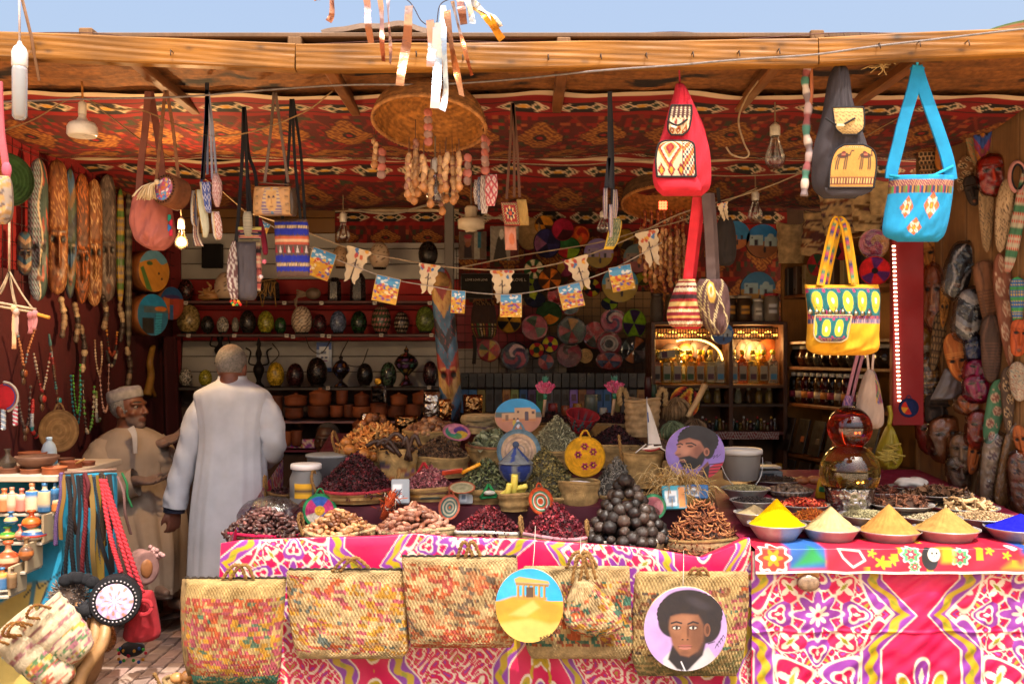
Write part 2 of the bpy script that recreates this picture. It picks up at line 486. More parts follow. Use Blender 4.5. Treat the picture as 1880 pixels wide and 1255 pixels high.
  # roof: fir beam, rafters, reed mat
YB=4.
roof=thing('stall_roof','rough timber stall roof of orange fir beams and reed matting','roof',(0,YB,2.8))
def beam(p0,p1,h,d,name,col,par=roof,material='timber',lift=0):
 p0=array(p0,float);p1=array(p1,float);L_=np.linalg.norm(p1-p0);c=(p0+p1)/2
 e=(p1-p0)/L_;up=array([0,0,1.]);up=up-e*(up@e);up/=np.linalg.norm(up);sd=np.cross(up,e)
 n=26
 n=150 if h>.1 else 12;xs=linspace(-L_/2,L_/2,n);b=.006
 ring=[(-d/2,-h/2+b),(-d/2+b,-h/2),(d/2-b,-h/2),(d/2,-h/2+b),(d/2,h/2-b),(d/2-b,h/2),(-d/2+b,h/2),(-d/2,h/2-b)]
 if h>.1:ring+=[(-d/2,z)for z in linspace(h/2-b,-h/2+b,18)[1:-1]]
 m=len(ring);V=stack([stack([xs,p[0]+.002*wob(xs*5,xs*0+p[1]*90),p[1]+.003*wob(xs*3,xs*0,L_)],-1)for p in ring])
 u=V[...,0].ravel();zz=V[...,2].ravel();cc=lin(col)[None]*(1+.06*wob(u*2,zz*60,3.3))[:,None]
 for _ in range(int(L_*6)):
  kx=random.uniform(-L_/2,L_/2);kz=random.uniform(-h/2,h/2)*.8;cc=cc*(1-.6*exp(-(((u-kx)/.016)**2+((zz-kz)/.009)**2))[:,None])
  kx=random.uniform(-L_/2,L_/2);kz=random.uniform(-h/2,h/2);cc=cc*(1-.5*exp(-((zz-kz-.004*sin(u*9))/.003)**2)*sm(.22,.12,abs(u-kx)))[:,None]
 q=list(gridq(m,n,True))+[(0,n,2*n,3*n),(0,3*n,4*n,7*n),(4*n,5*n,6*n,7*n)]
 q+=[tuple(x+n-1 for x in f)for f in q[-3:]]
 o=mb.add(V,q,None,cc,smooth=False).put(name,material,par)
 o.matrix_basis=Matrix.Translation(Vector(c)-(Vector(par.location)if par else Vector()))@Matrix([[e[0],sd[0],up[0],0],[e[1],sd[1],up[1],0],[e[2],sd[2],up[2],0],[0,0,0,1]])
 return o
def bz(px,yt,yb):return W(px,(yt+yb)/2,YB)
FIR='#8a580f'
beam(bz(-120,58,104),bz(544,83,129),.105,.06,'roof_beam',FIR)
beam(bz(546,86,132),bz(1498,76,121),.106,.06,'roof_beam',FIR)
beam(bz(1500,74,118),bz(1990,52,96),.105,.06,'roof_beam',FIR)
for px,yt in((166,63),(545,79),(1034,80),(1494,67)):
 box((.055,.1,.04),(0,0,0),'#7d5a36');mb.put('rafter_end','plank',roof,W(px,yt+4,YB+.06)-array(roof.location))
for px in(232,590,1036,1440,1700):
 x=(px-CX)/F*YB
 beam((x,YB+.035,2.815),(x+random.uniform(-.1,.1),8.,2.86),.045,.05,'rafter','#7d4a20')
def matP(u,v):return(-3.4+6.8*u,4.03+4.1*v,2.862+.008*wob(u*60,v*9,1)+.006*sin(v*420))
def matC(u,v):
 c=flat('#8a5526',u)*(1+.3*wob(u*50,v*60,2))[:,None]*(1+.15*sin(v*420))[:,None]
 hole=sm(.45,.62,wob(u*26,v*30,5)+.4*wob(u*70,v*60,1))[:,None]
 return c*(1-hole)+lin('#231612')*hole
o=cloth_sheet('reed_mat',matP,260,160,matC,'straw',roof);o.location=-Vector(roof.location)
box((6.8,4.2,.02),(0,6.12,2.9),'#6b5038',b=.004)
mb.put('roof_cover','plank',roof,-Vector(roof.location))
for(pa,pb,y,th,cn)in((600,800,76,.02,'#8a7668'),(690,1265,82,.016,'#5d3a34')):
 a=W(pa,y,YB+.16);b_=W(pb,y-1,YB+.16)
 xs=linspace(0,1,30);P=a+(b_-a)*xs[:,None];P[:,2]+=.012*wob(xs*6,xs*0,pa)+.035*sin(xs*PI)*(pa==600)
 band(P,.25,th,(0,1,.05),cn);mb.put('tarpaulin_edge','cloth',roof,-Vector(roof.location))
top=[W(x,y,YB-.01)for x,y in((-20,62),(150,60),(260,70),(390,78),(545,82),(760,74),(1000,80),(1250,82),(1340,74),(1450,66),(1560,60),(1700,62),(1900,56))]
tp=spline(top,150);tube(tp,.0016,'#5b3b34',4)
for i in range(3,148,3):
 a=tp[i];tube([a,a+(.02,.02,-.03),a+(.05,.25,-.07+.03)],.0012,'#54382f',3)
mb.put('wire_netting','iron',roof,-Vector(roof.location))
for x,y in((765,100),(850,107),(1006,106),(1102,105),(1185,103),(1270,101),(1354,99),(318,98),(1427,95),(1610,85),(1683,82),(1772,80)):
 p=W(x,y,YB-.03);tube([p+(0,.02,0),p+(0,-.03,.004),p+(.002,-.035,-.02)],.0025,'#4a3a30',4)
mb.put('bent_nail','iron',roof,-Vector(roof.location))
# printed ceiling cloths
CR=dict(m='#521711',r='#85120d',g='#a06628',w='#d3b895',k='#1a1311',gr='#28351f')
def khayma(s,t,rows,per=.335):
 """s, t in metres; rows: list of (kind, t0, t1, shift)"""
 n=len(s);c=np.tile(lin(CR['m']),(n,1))
 def mx(m,col):
  nonlocal c
  m=clip(m,0,1)[:,None];c=c*(1-m)+lin(col)*m
 dia=abs(mod(s/per+t/.62,1)-.5)+0;dib=abs(mod(s/per-t/.62,1)-.5)
 mx(sm(.035,.02,np.minimum(dia,dib))*.8,'#7b2a18')
 sp=hash2(floor(s/.028),floor(t/.04));mx((sp>.78)*.8,CR['r']);mx((sp<.12)*.8,CR['gr']);mx(((sp>.5)&(sp<.56))*.7,'#a4502a')
 for kind,t0,t1,sh in rows:
  ins=(t>=t0)&(t<=t1);tc_=(t0+t1)/2;hh=(t1-t0)/2
  if kind=='hem':mx(ins*1.,CR['w'])
  elif kind=='red':mx(ins*1.,CR['r'])
  elif kind=='loz':
   mx(ins*1.,'#7d1310')
   x=mod(s/.29+sh,1)*2-1;y=(t-tc_)/hh
   d=abs(x)*1.05+abs(y)*.62
   m=ins*1.
   mx(m*sm(1.,.94,d),CR['w']);mx(m*sm(.9,.84,d),CR['k'])
   mx(m*sm(.62,.56,abs(abs(x)-.48)*2.4+abs(y)*.9),CR['w']);mx(m*sm(.42,.36,abs(abs(x)-.48)*2.4+abs(y)*.9),'#2a3a2a')
   mx(m*sm(.36,.3,hypot(x*1.3,y)),CR['w']);mx(m*sm(.3,.24,hypot(x*1.35,y)),'#c9902e');mx(m*(abs(y)>.86),CR['k'])
  elif kind=='med':
   x=(mod(s/per+sh,1)*2-1);y=(t-tc_)/hh
   a=abs(x)/.8;b=abs(y)/.98
   d=a+b+.06*cos(12*arctan2(y,x))
   m=ins*1.
   mx(m*sm(1.08,1.02,d),'#3c100e');g=m*sm(1.,.95,d)
   fil=sin(x*15+2.4*sin(y*9))*sin(y*13+1.8*sin(abs(x)*11))
   mx(g,CR['g']);mx(g*sm(.26,.4,abs(fil))*.85,'#5d2012')
   mx(m*sm(.2,.15,hypot(x*.8,y*.9)),CR['k']);mx(m*sm(.1,.06,hypot(x*.8,y*.9)),CR['r'])
 return c*(1+.08*wob(s*6,t*5,4))[:,None]
def ceil(name,label,Yf,Yb,zf,zb,sg,rows,nu,nv,x0=-2.7,x1=2.5,k=0.):
 def P(u,v):
  x=x0+(x1-x0)*u;y=Yf+(Yb-Yf)*v
  z=zf+(zb-zf)*v-sg*sin(PI*v)*(1+.35*wob(u*9,v,k))+.018*wob(u*14,v*3,k+2)*(1-v*.3)+.01*wob(u*30,v*6,k+3)
  return x,y+.02*wob(u*12,v*2,k+1),z
 o=cloth_sheet(name,P,nu,nv,lambda u,v:khayma((u*(x1-x0)),v*(Yb-Yf),rows),'print_cloth')
 return tag(o,label,'ceiling cloth')
R1=[('hem',0,.05,0),('red',.05,.11,0),('loz',.11,.24,0),('red',.24,.28,0),('med',.31,.82,0),('med',.84,1.16,.5),('loz',1.17,1.25,.3),('red',1.25,1.31,0),('hem',1.31,1.36,0)]
ceil('ceiling_cloth','printed red ceiling cloth with gold medallions, the widest strip behind the front beam',4.68,6.04,2.835,2.79,.05,R1,500,130,k=1.)
R2=[('hem',0,.03,0),('red',.03,.09,0),('loz',.1,.24,.2),('red',.24,.3,0),('med',.34,.95,.4),('med',.96,1.3,.9),('red',1.3,1.5,0)]
ceil('ceiling_cloth','second printed red ceiling cloth, sagging deeper inside the stall',6.02,7.5,2.8,2.72,.1,R2,420,100,k=5.)
YW=7.95
def wallprint(px0,px1,y0,y1,label,rows,Y,nu=240,nv=70):
 a=W(px0,y0,Y);b=W(px1,y1,Y)
 def P(u,v):return a[0]+(b[0]-a[0])*u,Y+.015*wob(u*20,v*4,px0),a[2]+(b[2]-a[2])*v
 return tag(cloth_sheet('wall_cloth',P,nu,nv,lambda u,v:khayma(u*(b[0]-a[0]),v*(a[2]-b[2]),rows),'print_cloth'),label,'wall cloth')
wallprint(615,842,384,446,'red printed cloth hung on the back wall above the egg lamps',[('hem',0,.02,0),('loz',.03,.1,0),('red',.1,.13,0),('med',.15,.3,.3)],YW-.03)
wallprint(842,1445,360,600,'red printed cloth behind the hanging woven plates',[('hem',0,.03,0),('loz',.12,.22,0),('red',.22,.26,0),('med',.3,.62,.3),('med',.64,.98,.8)],YW-.02,300,120)
# walls
box((6.,.06,3.),(0,8.06,1.45),'#4a3120');structure(mb.put('back_wall','plank'))
sw=thing('slat_wall','slatted grey and red display wall holding the shelves of egg lamps','display wall',W(585,780,YW))
pitch=28.2
for i in range(14):
 yc=372+14+i*pitch
 col='#7d5426' if i<2 else('#b0aaa2' if(i<5 or i in(9,10,11))else '#a32624')
 if i>=12:col='#5d4a42'
 p0=W(322,yc,YW);p1=W(845,yc,YW)
 box((p1[0]-p0[0],.02,pitch/F*YW-.006),(p0+p1)/2-array(sw.location),col,b=.004);mb.put('slat','wallpaint',sw)
XL=-2.66
def lw(Y0,Y1,z0,z1,name,label,colf,nu,nv,amp,k,dx=0.):
 def P(u,v):
  y=Y0+(Y1-Y0)*u;z=z0+(z1-z0)*v
  return XL+dx+amp*(sin(y*13+k)*.6+wob(y*9,z*2,k))*(.3+.7*(1-v)),y,z
 return tag(cloth_sheet(name,P,nu,nv,colf,'cloth'),label,'wall cloth')
lw(3.6,8.,1.7,2.86,'wall_cloth','bright red cloth lining the upper side wall behind the long masks',lambda u,v:flat('#7c0f12',u),160,40,.006,0.)
lw(3.6,8.,.02,2.06,'wall_cloth','dark maroon cloth hung on the side wall behind the necklaces',lambda u,v:flat('#480d12',u)*(1+.15*wob(u*40,v*3,2))[:,None],260,70,.022,2.,.035)
for i in range(28):tube([(XL+.05,5.+i*.1,1.95),(XL+.05,5.+i*.1,2.74)],.002,'#3d2a2a',4)
for i in range(8):tube([(XL+.053,5.,2.+i*.1),(XL+.053,7.8,2.+i*.1)],.002,'#3d2a2a',4)
tag(mb.put('wire_grid','iron'),'thin dark wire grid on the red cloth behind the long masks','wire grid')
def P(u,v):
 x=W(238,0,7.5)[0]+(W(345,0,7.6)[0]-W(238,0,7.5)[0])*u*(1+.15*v);return x,7.45+.05*sin(u*22)-.1*u,1.75-1.75*v
tag(cloth_sheet('curtain',P,60,30,lambda u,v:flat('#3d0c10',u),'cloth'),'dark maroon curtain in the corner beside the egg lamp shelves','curtain')
a=W(245,300,7.7);b_=W(332,700,7.7);box((b_[0]-a[0],.02,a[2]-b_[2]),(a+b_)/2,'#6e1417')
tag(mb.put('corner_panel','wallpaint'),'narrow dark red panel in the corner behind the round drums','panel')
yG=7.75
g0=W(838,455,yG);g1=W(1196,690,yG)
for i in range(24):
 x=g0[0]+(g1[0]-g0[0])*i/23;tube([(x,yG,g0[2]),(x,yG,g1[2])],.002,'#2a2522',4)
for i in range(16):
 z=g0[2]+(g1[2]-g0[2])*i/15;tube([(g0[0],yG+.003,z),(g1[0],yG+.003,z)],.002,'#2a2522',4)
tag(mb.put('wire_grid','iron'),'dark wire grid on the back wall hung with round woven plates','wire grid')
for(x0,y0,x1,y1,c,lb)in((838,560,1000,640,'#7e2b31','reddish boards behind the lower woven plates'),(930,535,1196,620,'#8a6a45','tan board behind the wire grid of plates'),(838,640,1040,690,'#8f8880','grey boards above the black perfume boxes')):
 a=W(x0,y0,YW-.06);b_=W(x1,y1,YW-.06)
 box((b_[0]-a[0],.015,a[2]-b_[2]),(a+b_)/2+(0,.01*(c=='#8a6a45'),0),c);tag(mb.put('backing_board','wallpaint'),lb,'board')
XR0,YR0,XR1,YR1=2.34,5.75,2.78,4.35
dR=array([XR1-XR0,YR1-YR0]);LR=np.linalg.norm(dR);dR/=LR
nR=array([dR[1],-dR[0]]);nR=nR if nR[0]<0 else-nR
def RW(px,py,off=0.):
 """point on the mask wall seen at a photo pixel"""
 k=(px-CX)/F
 s=(k*YR0-XR0)/(dR[0]-k*dR[1]);X,Y=XR0+s*dR[0],YR0+s*dR[1]
 X+=nR[0]*off;Y+=nR[1]*off
 return array([k*Y,Y,CZ-(py-HY)/F*Y])
aR=math.atan2(dR[1],dR[0])
bw=thing('board_wall','brown plank side wall hung all over with masks','wall',(XR0,YR0,0))
for i in range(12):
 w_=LR*1.5/12;m=(i+.5)*w_
 box((w_-.006,.03,2.86),(0,0,1.43),random.choice(['#7d5832','#86603a','#75512d','#8c673f']),b=.006)
 mb.put('plank','plank',bw,(m*dR[0]-nR[0]*.03,m*dR[1]-nR[1]*.03,0),(0,0,aR))
p=W(1692,800,5.78);box((.05,.05,2.8),(p[0],5.78,1.4),'#7b5a34',b=.006);tag(mb.put('post','plank'),'slim bare wooden post beside the red panel','post')
p=W(825,400,6.6);box((.062,.062,2.75),(p[0],6.6,1.37),'#55504c',b=.006);tag(mb.put('post','wallpaint'),'square grey steel post in the middle of the stall','post')
def P(u,v):
 a=u*PI*.8+.2;r=1.2+0.*v
 return 5.3+1.5*cos(PI-a),9.5+v*1.5,4.1+.95*sin(a)-.2
def C_(u,v):
 c=flat('#8d7a63',u);m=(mod(v*5,1)<.3)[:,None];c=where(m,lin('#4d7a55'),c);m=(mod(v*5+.5,1)<.12)[:,None];return where(m,lin('#a05a4a'),c)
tag(cloth_sheet('canopy',P,40,30,C_,'cloth'),'striped grey and green canopy of the next stall against the sky','canopy')
# TABLES AND THEIR CLOTHS
TC=dict(m='#c4124a',d='#a30f3a',w='#dccbb2',p='#83358f',y='#b3931a',o='#8f8a1e')
def arabesque(x,y,base=TC['m']):
 """x, y in metres, origin at a star centre; panels 0.88 m apart joined by a yellow vine band that crosses between the stars"""
 per=.88
 n=len(x);c=np.tile(lin(base),(n,1))
 def mx(m,col):
  nonlocal c
  m=clip(m,0,1)[:,None];c=c*(1-m)+lin(col)*m
 X=mod(x+per/2,per)-per/2;ax=abs(X)
 perY=1.06;Y=mod(y+perY/2,perY)-perY/2;ay=abs(Y)
 r=hypot(X,Y);th=arctan2(Y,X)
 f=sin(ax*58+2.4*sin(ay*40))*sin(ay*58+2.4*sin(ax*40))
 mx(sm(.22,.12,abs(f))*(r>.1),TC['w']);mx(sm(.82,.9,f),TC['p']);mx(sm(-.84,-.92,f),TC['o'])
 for ring_r,nb,sz,ph in((.165,8,.062,0),(.3,8,.08,PI/8)):
  kk=np.round((th-ph)/(2*PI/nb));a=th-ph-kk*2*PI/nb
  lx=r*cos(a)-ring_r;ly=r*sin(a);rho=hypot(lx,ly)/sz;phi=arctan2(ly,lx)
  d=hypot(lx/sz,ly/sz*(1.2+.8*lx/sz));alt=mod(kk,2)==0
  mx(sm(1.07,1.02,d),TC['w']);mx(sm(.95,.9,d)*alt,TC['p']);mx(sm(.95,.9,d)*~alt,base)
  mx(sm(1.05,.95,rho/(.5+.26*cos(4*phi)))*~alt,TC['w']);mx(sm(1.1,.9,abs(lx)/sz/.42+abs(ly)/sz/.15)*~alt,TC['o'])
  mx(sm(1.05,.95,rho/(.58+.16*cos(3*phi)))*alt,TC['w']);mx(sm(1.05,.95,rho/(.4+.14*cos(3*phi)))*alt,base);mx(sm(1.1,.9,abs(lx)/sz/.3+abs(ly)/sz/.14)*alt,TC['w'])
 st=.078*(1+.28*cos(8*th));mx(sm(1.25,1.15,r/st),TC['w']);mx(sm(1.08,1.,r/st),TC['p'])
 pt=.05*(.35+.65*abs(cos(4*th)));mx(sm(1.1,.95,r/pt),TC['w']);mx(sm(.014,.01,r),TC['m'])
 gx=per/2-ax;d=gx-(minimum(ay*.95,.145)+.035-.09*sm(.36,.53,ay));ins=d<-.01
 mx((d<0)*1.,TC['m'])
 e=hypot(gx*(1.5+7*(ay-.2)),ay-.26)/.075;mx(sm(1.1,1.02,e)*ins,TC['w']);mx(sm(.9,.82,e)*ins,TC['p']);mx(sm(1,.8,gx/.018+abs(ay-.27)/.05)*ins,TC['w'])
 for py in(.3,.44):e=hypot((gx-.08+.06*(py>.4))*1.8+(ay-py)*.5,ay-py)/.05;mx(sm(1.1,1.,e)*ins,TC['w']);mx(sm(.8,.7,e)*ins,TC['y']);mx(sm(.3,.2,e)*ins,TC['o'])
 mx(sm(.009,.005,abs(gx-.02-.03*sin(ay*22)))*ins*(ay>.33),TC['y'])
 ad=abs(d-.032)
 mx(sm(.049,.045,ad),TC['w']);mx(sm(.042,.037,ad),TC['p'])
 vine=abs(d-.032-.012*sin(ay*62));mx(sm(.022,.015,vine)*(ad<.04),TC['y'])
 leaf=hypot(d-.032,(mod(ay,.1)-.05)*.6);mx(sm(.012,.008,leaf),TC['o'])
 return c
YT=4.3
def PXT(px):return(px-CX)/F*YT
tb=thing('trestle_table','long stepped display table heaped with baskets of dates, hibiscus and herbs','table',(0,5.1,0))
xa,xb=PXT(416),PXT(1366)
V=array([[xa,4.33,.64],[xb,4.33,.64],[xb,4.84,.66],[xa,4.84,.66],[xb,4.845,.872],[xa+.2,4.845,.872],[1.15,6.15,1.13],[-1.12,6.15,1.13],[xa,4.33,.6],[xb,4.33,.6],[1.15,6.15,.6],[-1.12,6.15,.6]])
mb.add(V,[(0,1,2,3),(3,2,4,5),(5,4,6,7),(0,8,9,1),(1,9,10,2),(2,10,6,4),(7,6,10,11),(0,3,11,8),(3,5,7,11),(8,11,10,9)],None,'#4a1a26',smooth=False)
mb.put('tabletop','satin',tb,(0,-5.1,0))
for(x,y,h)in((-1.15,4.5,.74),(.95,4.5,.74),(-1.05,6.,1.05),(1.,6.,1.05)):
 box((.05,.05,h),(0,0,h/2),'#5d4228');mb.put('leg','plank',tb,(x,y-5.1,0))
tb2=thing('trestle_table','spice table carrying the steel bowls of coloured powder','table',(1.7,4.9,0))
V=array([[PXT(1380),4.24,.76],[2.55,4.24,.76],[2.35,5.75,.95],[.95,5.75,.95]]);V2=V-[0,0,.04]
mb.add(concatenate([V,V2]),[(0,1,2,3),(7,6,5,4),(0,4,5,1),(1,5,6,2),(2,6,7,3),(3,7,4,0)],None,'#7d2038',smooth=False)
mb.put('tabletop','satin',tb2,(-1.7,-4.9,0))
for(x,y,h)in((1.15,4.4,.74),(2.3,4.4,.74),(1.15,5.6,.9),(2.2,5.6,.9)):
 box((.05,.05,h),(0,0,h/2),'#5d4228');mb.put('leg','plank',tb2,(x-1.7,y-4.9,0))
def zrim(px):
 return np.interp(px,[405,440,560,700,760,840,960,1100,1200,1290,1340,1372],[996,990,986,982,978,985,988,998,1006,1022,1000,985])
def P(u,v):
 px=408+(1374-408)*u;x=PXT(px)*(1+.02*v)
 zt=CZ-(zrim(px)-HY)/F*YT
 fold=.014*wob(u*22,v*1.5,1)*clip(v*3,.15,1)+.012*sin(u*60+3*sin(v*4))*v+.02*abs(sin(u*17))*sm(0,.1,v)*sm(.4,.1,v)
 z=zt+(.02-zt)*clip(v-.05,0,1)/.95
 y=where(v<.05,YT+.07-1.6*v,YT-.01-.05*v)-fold
 return x,y,z+where(v<.05,-.012*(1-v/.05),0)
def Cc(u,v):
 x=u*2.27-1.27;y=.52-v*.82+.1*sin(u*9)
 c=arabesque((x+.25)*1.25,(y-.4)*1.25)
 band=sm(.045,.035,v)[:,None];return c*(1-band)+lin('#c21846')*band
o=cloth_sheet('tablecloth',P,500,160,Cc,'satin')
tag(o,'magenta printed cloth draped under the dates and lime baskets, hung with palm bags','tablecloth')
def P(u,v):
 zt=CZ-(996-HY)/F*YT
 return PXT(409)-.03*sin(v*8+u*5)*v-.06*u,YT+.09+1.3*u,zt+.22*u-(zt-.02+.2*u)*v
o=cloth_sheet('cloth_return',P,120,90,lambda u,v:arabesque(u*1.5+.3,v*.9),'satin',bpy.data.objects['tablecloth'])
def P(u,v):
 x=PXT(1372)+(2.66-PXT(1372))*u
 return x,4.235-.02*wob(u*14,v*3,3)*(.3+v)-.008*sin(u*44+3*v)-.02*v-.005*exp(-((v-.45)/.008)**2)-.006*wob(u*40,v*22,8),.775-.755*v
o=cloth_sheet('tablecloth',P,360,200,lambda u,v:arabesque((PXT(1372)+(2.66-PXT(1372))*u)-PXT(1500)*.985,-(.775*v)+.275),'satin')
tag(o,'crisp pink and white arabesque cloth hanging below the spice bowls','tablecloth')
def Cr(u,v):
 w_=1.62;p=Pic(u*w_,(1-v)*.19,'#c4203a')
 x=p.U;y=p.V
 p.mix((hash2(floor(x/.03),floor(y/.03))>.9)*.9,'#d8a01e')
 def flower(cx,cy,r,a,b):
  th=arctan2(y-cy,x-cx);d=hypot(x-cx,y-cy)
  p.mix(sm(1.15,1.08,d/(r*(1+.14*cos(8*th)))),'#e6dccb');p.mix(sm(.95,.9,d/(r*(1+.14*cos(8*th)))),a)
  p.mix(sm(.55,.48,d/(r*(1+.3*cos(6*th)))),b);p.mix(sm(.22,.16,d/r),'#e6dccb')
 p.rect(.14,.02,.3,.2,'#3060a8');p.poly([(.16,.03),(.24,.13),(.3,.05)],'#2a8a4a')
 p.rect(.3,0.,.46,.2,'#c0223c')
 flower(.075,.07,.062,'#c23a30','#d58a20')
 p.line([(.35,.11),(.44,.1),(.46,.06),(.41,.03),(.37,.07),(.35,.11)],.008,'#e9dfd2',.003)
 for cx,cy,r in((.49,.09,.014),(.53,.05,.022),(.58,.06,.016),(.99,.1,.014),(1.06,.08,.014),(.84,.06,.01)):
  th=arctan2(y-cy,x-cx);p.mix(sm(1.1,.95,hypot(x-cx,y-cy)/(r*(1+.45*cos(5*th)))),'#d9a524')
 flower(.655,.085,.036,'#4f9a6a','#c2304a');flower(.86,.075,.036,'#4f9a6a','#c2304a');flower(.67,.03,.022,'#4f9a6a','#c2304a')
 p.ell(.735,.07,.036,.055,'#2a2a30',.1);p.ell(.752,.085,.026,.032,'#e4ddd4');p.ell(.745,.09,.004,.006,'#222');p.ell(.764,.09,.004,.006,'#222');p.ell(.754,.077,.003,.003,'#b33')
 p.rect(.785,.05,.835,.12,'#d9a81f');p.rect(1.12,.03,1.45,.2,'#274f9e');p.rect(1.1,.03,1.24,.085,'#c03030');p.rect(1.13,.02,1.22,.06,'#3d8c3d');p.poly([(1.04,.02),(1.16,.02),(1.08,.055)],'#d98a24')
 p.ell(1.09,.12,.018,.018,'#e4ddd4');p.ell(1.2,.14,.03,.015,'#d9902a');p.line([(0,.004),(w_,.004)],.012,'#ddd4c8',.003)
 return p.c
def P(u,v):
 x=PXT(1376)+1.62*u;t=clip(v/.42,0,1);h=clip((v-.42)/.58,0,1)
 y=4.42-.21*t-.012*h+.006*wob(u*18,v*3,6);z=.798-.012*sin(t*PI/2)*0-.105*h-.006*t+.008*abs(wob(u*9,v,2))*h
 return x,y-.012,z
o=cloth_sheet('runner',P,420,60,Cr,'satin')
tag(o,'glossy red oilcloth runner with blue patches and flowers along the spice table edge','runner')
# BASKETS, HEAPS
def palm_col(u,v,base,bands=(),k=0,nu=60,nv=24):
 """plaited palm: u round, v up, 0..1; bands: (v0, v1, [colours], density)"""
 iu=floor(u*nu+floor(v*nv)*.5);iv=floor(v*nv)
 c=lin(base)[None]*(.84+.3*hash2(iu,iv,k))[:,None]
 for v0,v1,cols,dens in bands:
  m=(v>=v0)&(v<v1)
  run=floor(u*nu/5+hash2(iv,3,k)*9);pick=floor((.5+.5*wob(u*3,v*5,k)+.45*hash2(run,iv,k+1))*len(cols)).astype(int)%len(cols)
  on=hash2(run,iv,k+2)<dens;on=m&on&(hash2(iu,iv,k+5)>.2)
  cc=array([lin(x)for x in cols])[pick]*(.75+.3*hash2(iu,iv,k+3))[:,None]+lin(base)*.07
  c=where(on[:,None],cc,c)
 return c
STRAW='#b8955f'
def weave(name,parent,r0,r1,h,base=STRAW,bands=(),rim=None,ex=1.,ey=1.,k=0,thick=.012,n=46,rows=12,loc=(0,0,0),wv=.01):
 def wall(ro,flip):
  u,v=mesh2(linspace(0,1,n,endpoint=False),linspace(0,1,rows))
  r=(r0+(r1-r0)*v**.8)-(0 if not flip else thick)
  a=u*2*PI
  rr=r+.0035*sin(v*rows*1.5*PI)+wv*sin(a*3+k)*v
  V=stack([rr*cos(a)*ex,rr*sin(a)*ey,v*h+wv*.8*sin(a*2+k*1.7)*v],-1).reshape(-1,3)
  mb.add(V,gridq(n,rows,True),None,palm_col(u.ravel(),v.ravel(),base,bands,k,int(2*PI*r1/.022),max(5,int(h/.016))))
 wall(0,False);wall(0,True)
 a=linspace(0,2*PI,n);rr=r1-thick/2+wv*sin(a*3+k)
 P_=stack([rr*cos(a)*ex,rr*sin(a)*ey,h+wv*.8*sin(a*2+k*1.7)+0*a],-1)
 tube(P_,thick*.75,rim or base,6)
 V=array([[r0*cos(t)*ex,r0*sin(t)*ey,.004]for t in circ(20)]+[[0,0,.004]])
 mb.add(V,None,[(i,(i+1)%20,20)for i in range(20)],base)
 return mb.put(name,'palm',parent,loc)
def rope(parent,P,r=.008,col='#9c7440',name='handle'):
 P=spline(P,22);d=linspace(0,40,len(P))
 T=np.gradient(P,axis=0)
 for ph in(0,PI):
  _,t,A,B=frames(P);tube(P+(A*cos(d+ph)[:,None]+B*sin(d+ph)[:,None])*r*.6,r*.7,col,5)
 return mb.put(name,'rope',parent)
def ell_base(a=1,b=.5,c=.5,n=8,m=6):
 V,q=sphere(n,m);V=V*[a,b,c];V[:,2]+=.12*V[:,0]**2;return V,q,None
def crumple_base(seed,k=7):
 r=rnd(seed);V=[];T=[]
 for i in range(k):
  d=r.normal(size=3);d/=np.linalg.norm(d);s=np.cross(d,r.normal(size=3));s/=np.linalg.norm(s)
  b=len(V);nn=np.cross(d,s)
  V+=[d*.1,d*.55+s*.38+nn*.12,d*1.,d*.55-s*.38+nn*.15,d*.5-nn*.2]
  T+=[(b,b+1,b+4),(b+1,b+2,b+4),(b+2,b+3,b+4),(b+3,b,b+4),(b,b+1,b+3),(b+1,b+2,b+3)]
 return array(V),None,T
def curl_base(turn=2.,w=.22,t=.12,n=7):
 a=linspace(-turn/2,turn/2,n);P_=stack([sin(a)/turn*2,0*a,(1-cos(a))/turn*2],-1);P_[:,0]*=1
 tube(P_,array([.5,.9,1,1,1,.8,.4])*w if n==7 else w,'#fff',5)
 return mb.take()
def leaf_base():
 V=array([(-1,0,0),(-.3,.42,.12),(.45,.36,.1),(1,0,-.1),(.45,-.36,.1),(-.3,-.42,.12),(0,0,-.04)],float)
 return V,None,[(0,1,6),(1,2,6),(2,3,6),(3,4,6),(4,5,6),(5,0,6)]
def rod_base(n=5):
 tube([(-1,0,0),(-.3,.02,.03),(.4,-.02,0),(1,0,0)],[.13,.15,.14,.12],'#fff',n);return mb.take()
def star_base(k=7):
 V=[(0,0,.12),(0,0,-.1)];T=[]
 for i in range(k):
  a=2*PI*i/k;b=a+PI/k;c_=a-PI/k
  j=len(V);V+=[(cos(a),sin(a),0),(.3*cos(b),.3*sin(b),0),(.3*cos(c_),.3*sin(c_),0),(.55*cos(a),.55*sin(a),.16)]
  T+=[(0,j+2,j+3),(j+2,j,j+3),(j,j+1,j+3),(j+1,0,j+3),(1,j+1,j),(1,j,j+2)]
 return array(V,float),None,T
def mound(x,y,p,peak=1.):
 r=clip(hypot(x,y),0,1)
 return(1-r**p)if p>1 else(1-r)
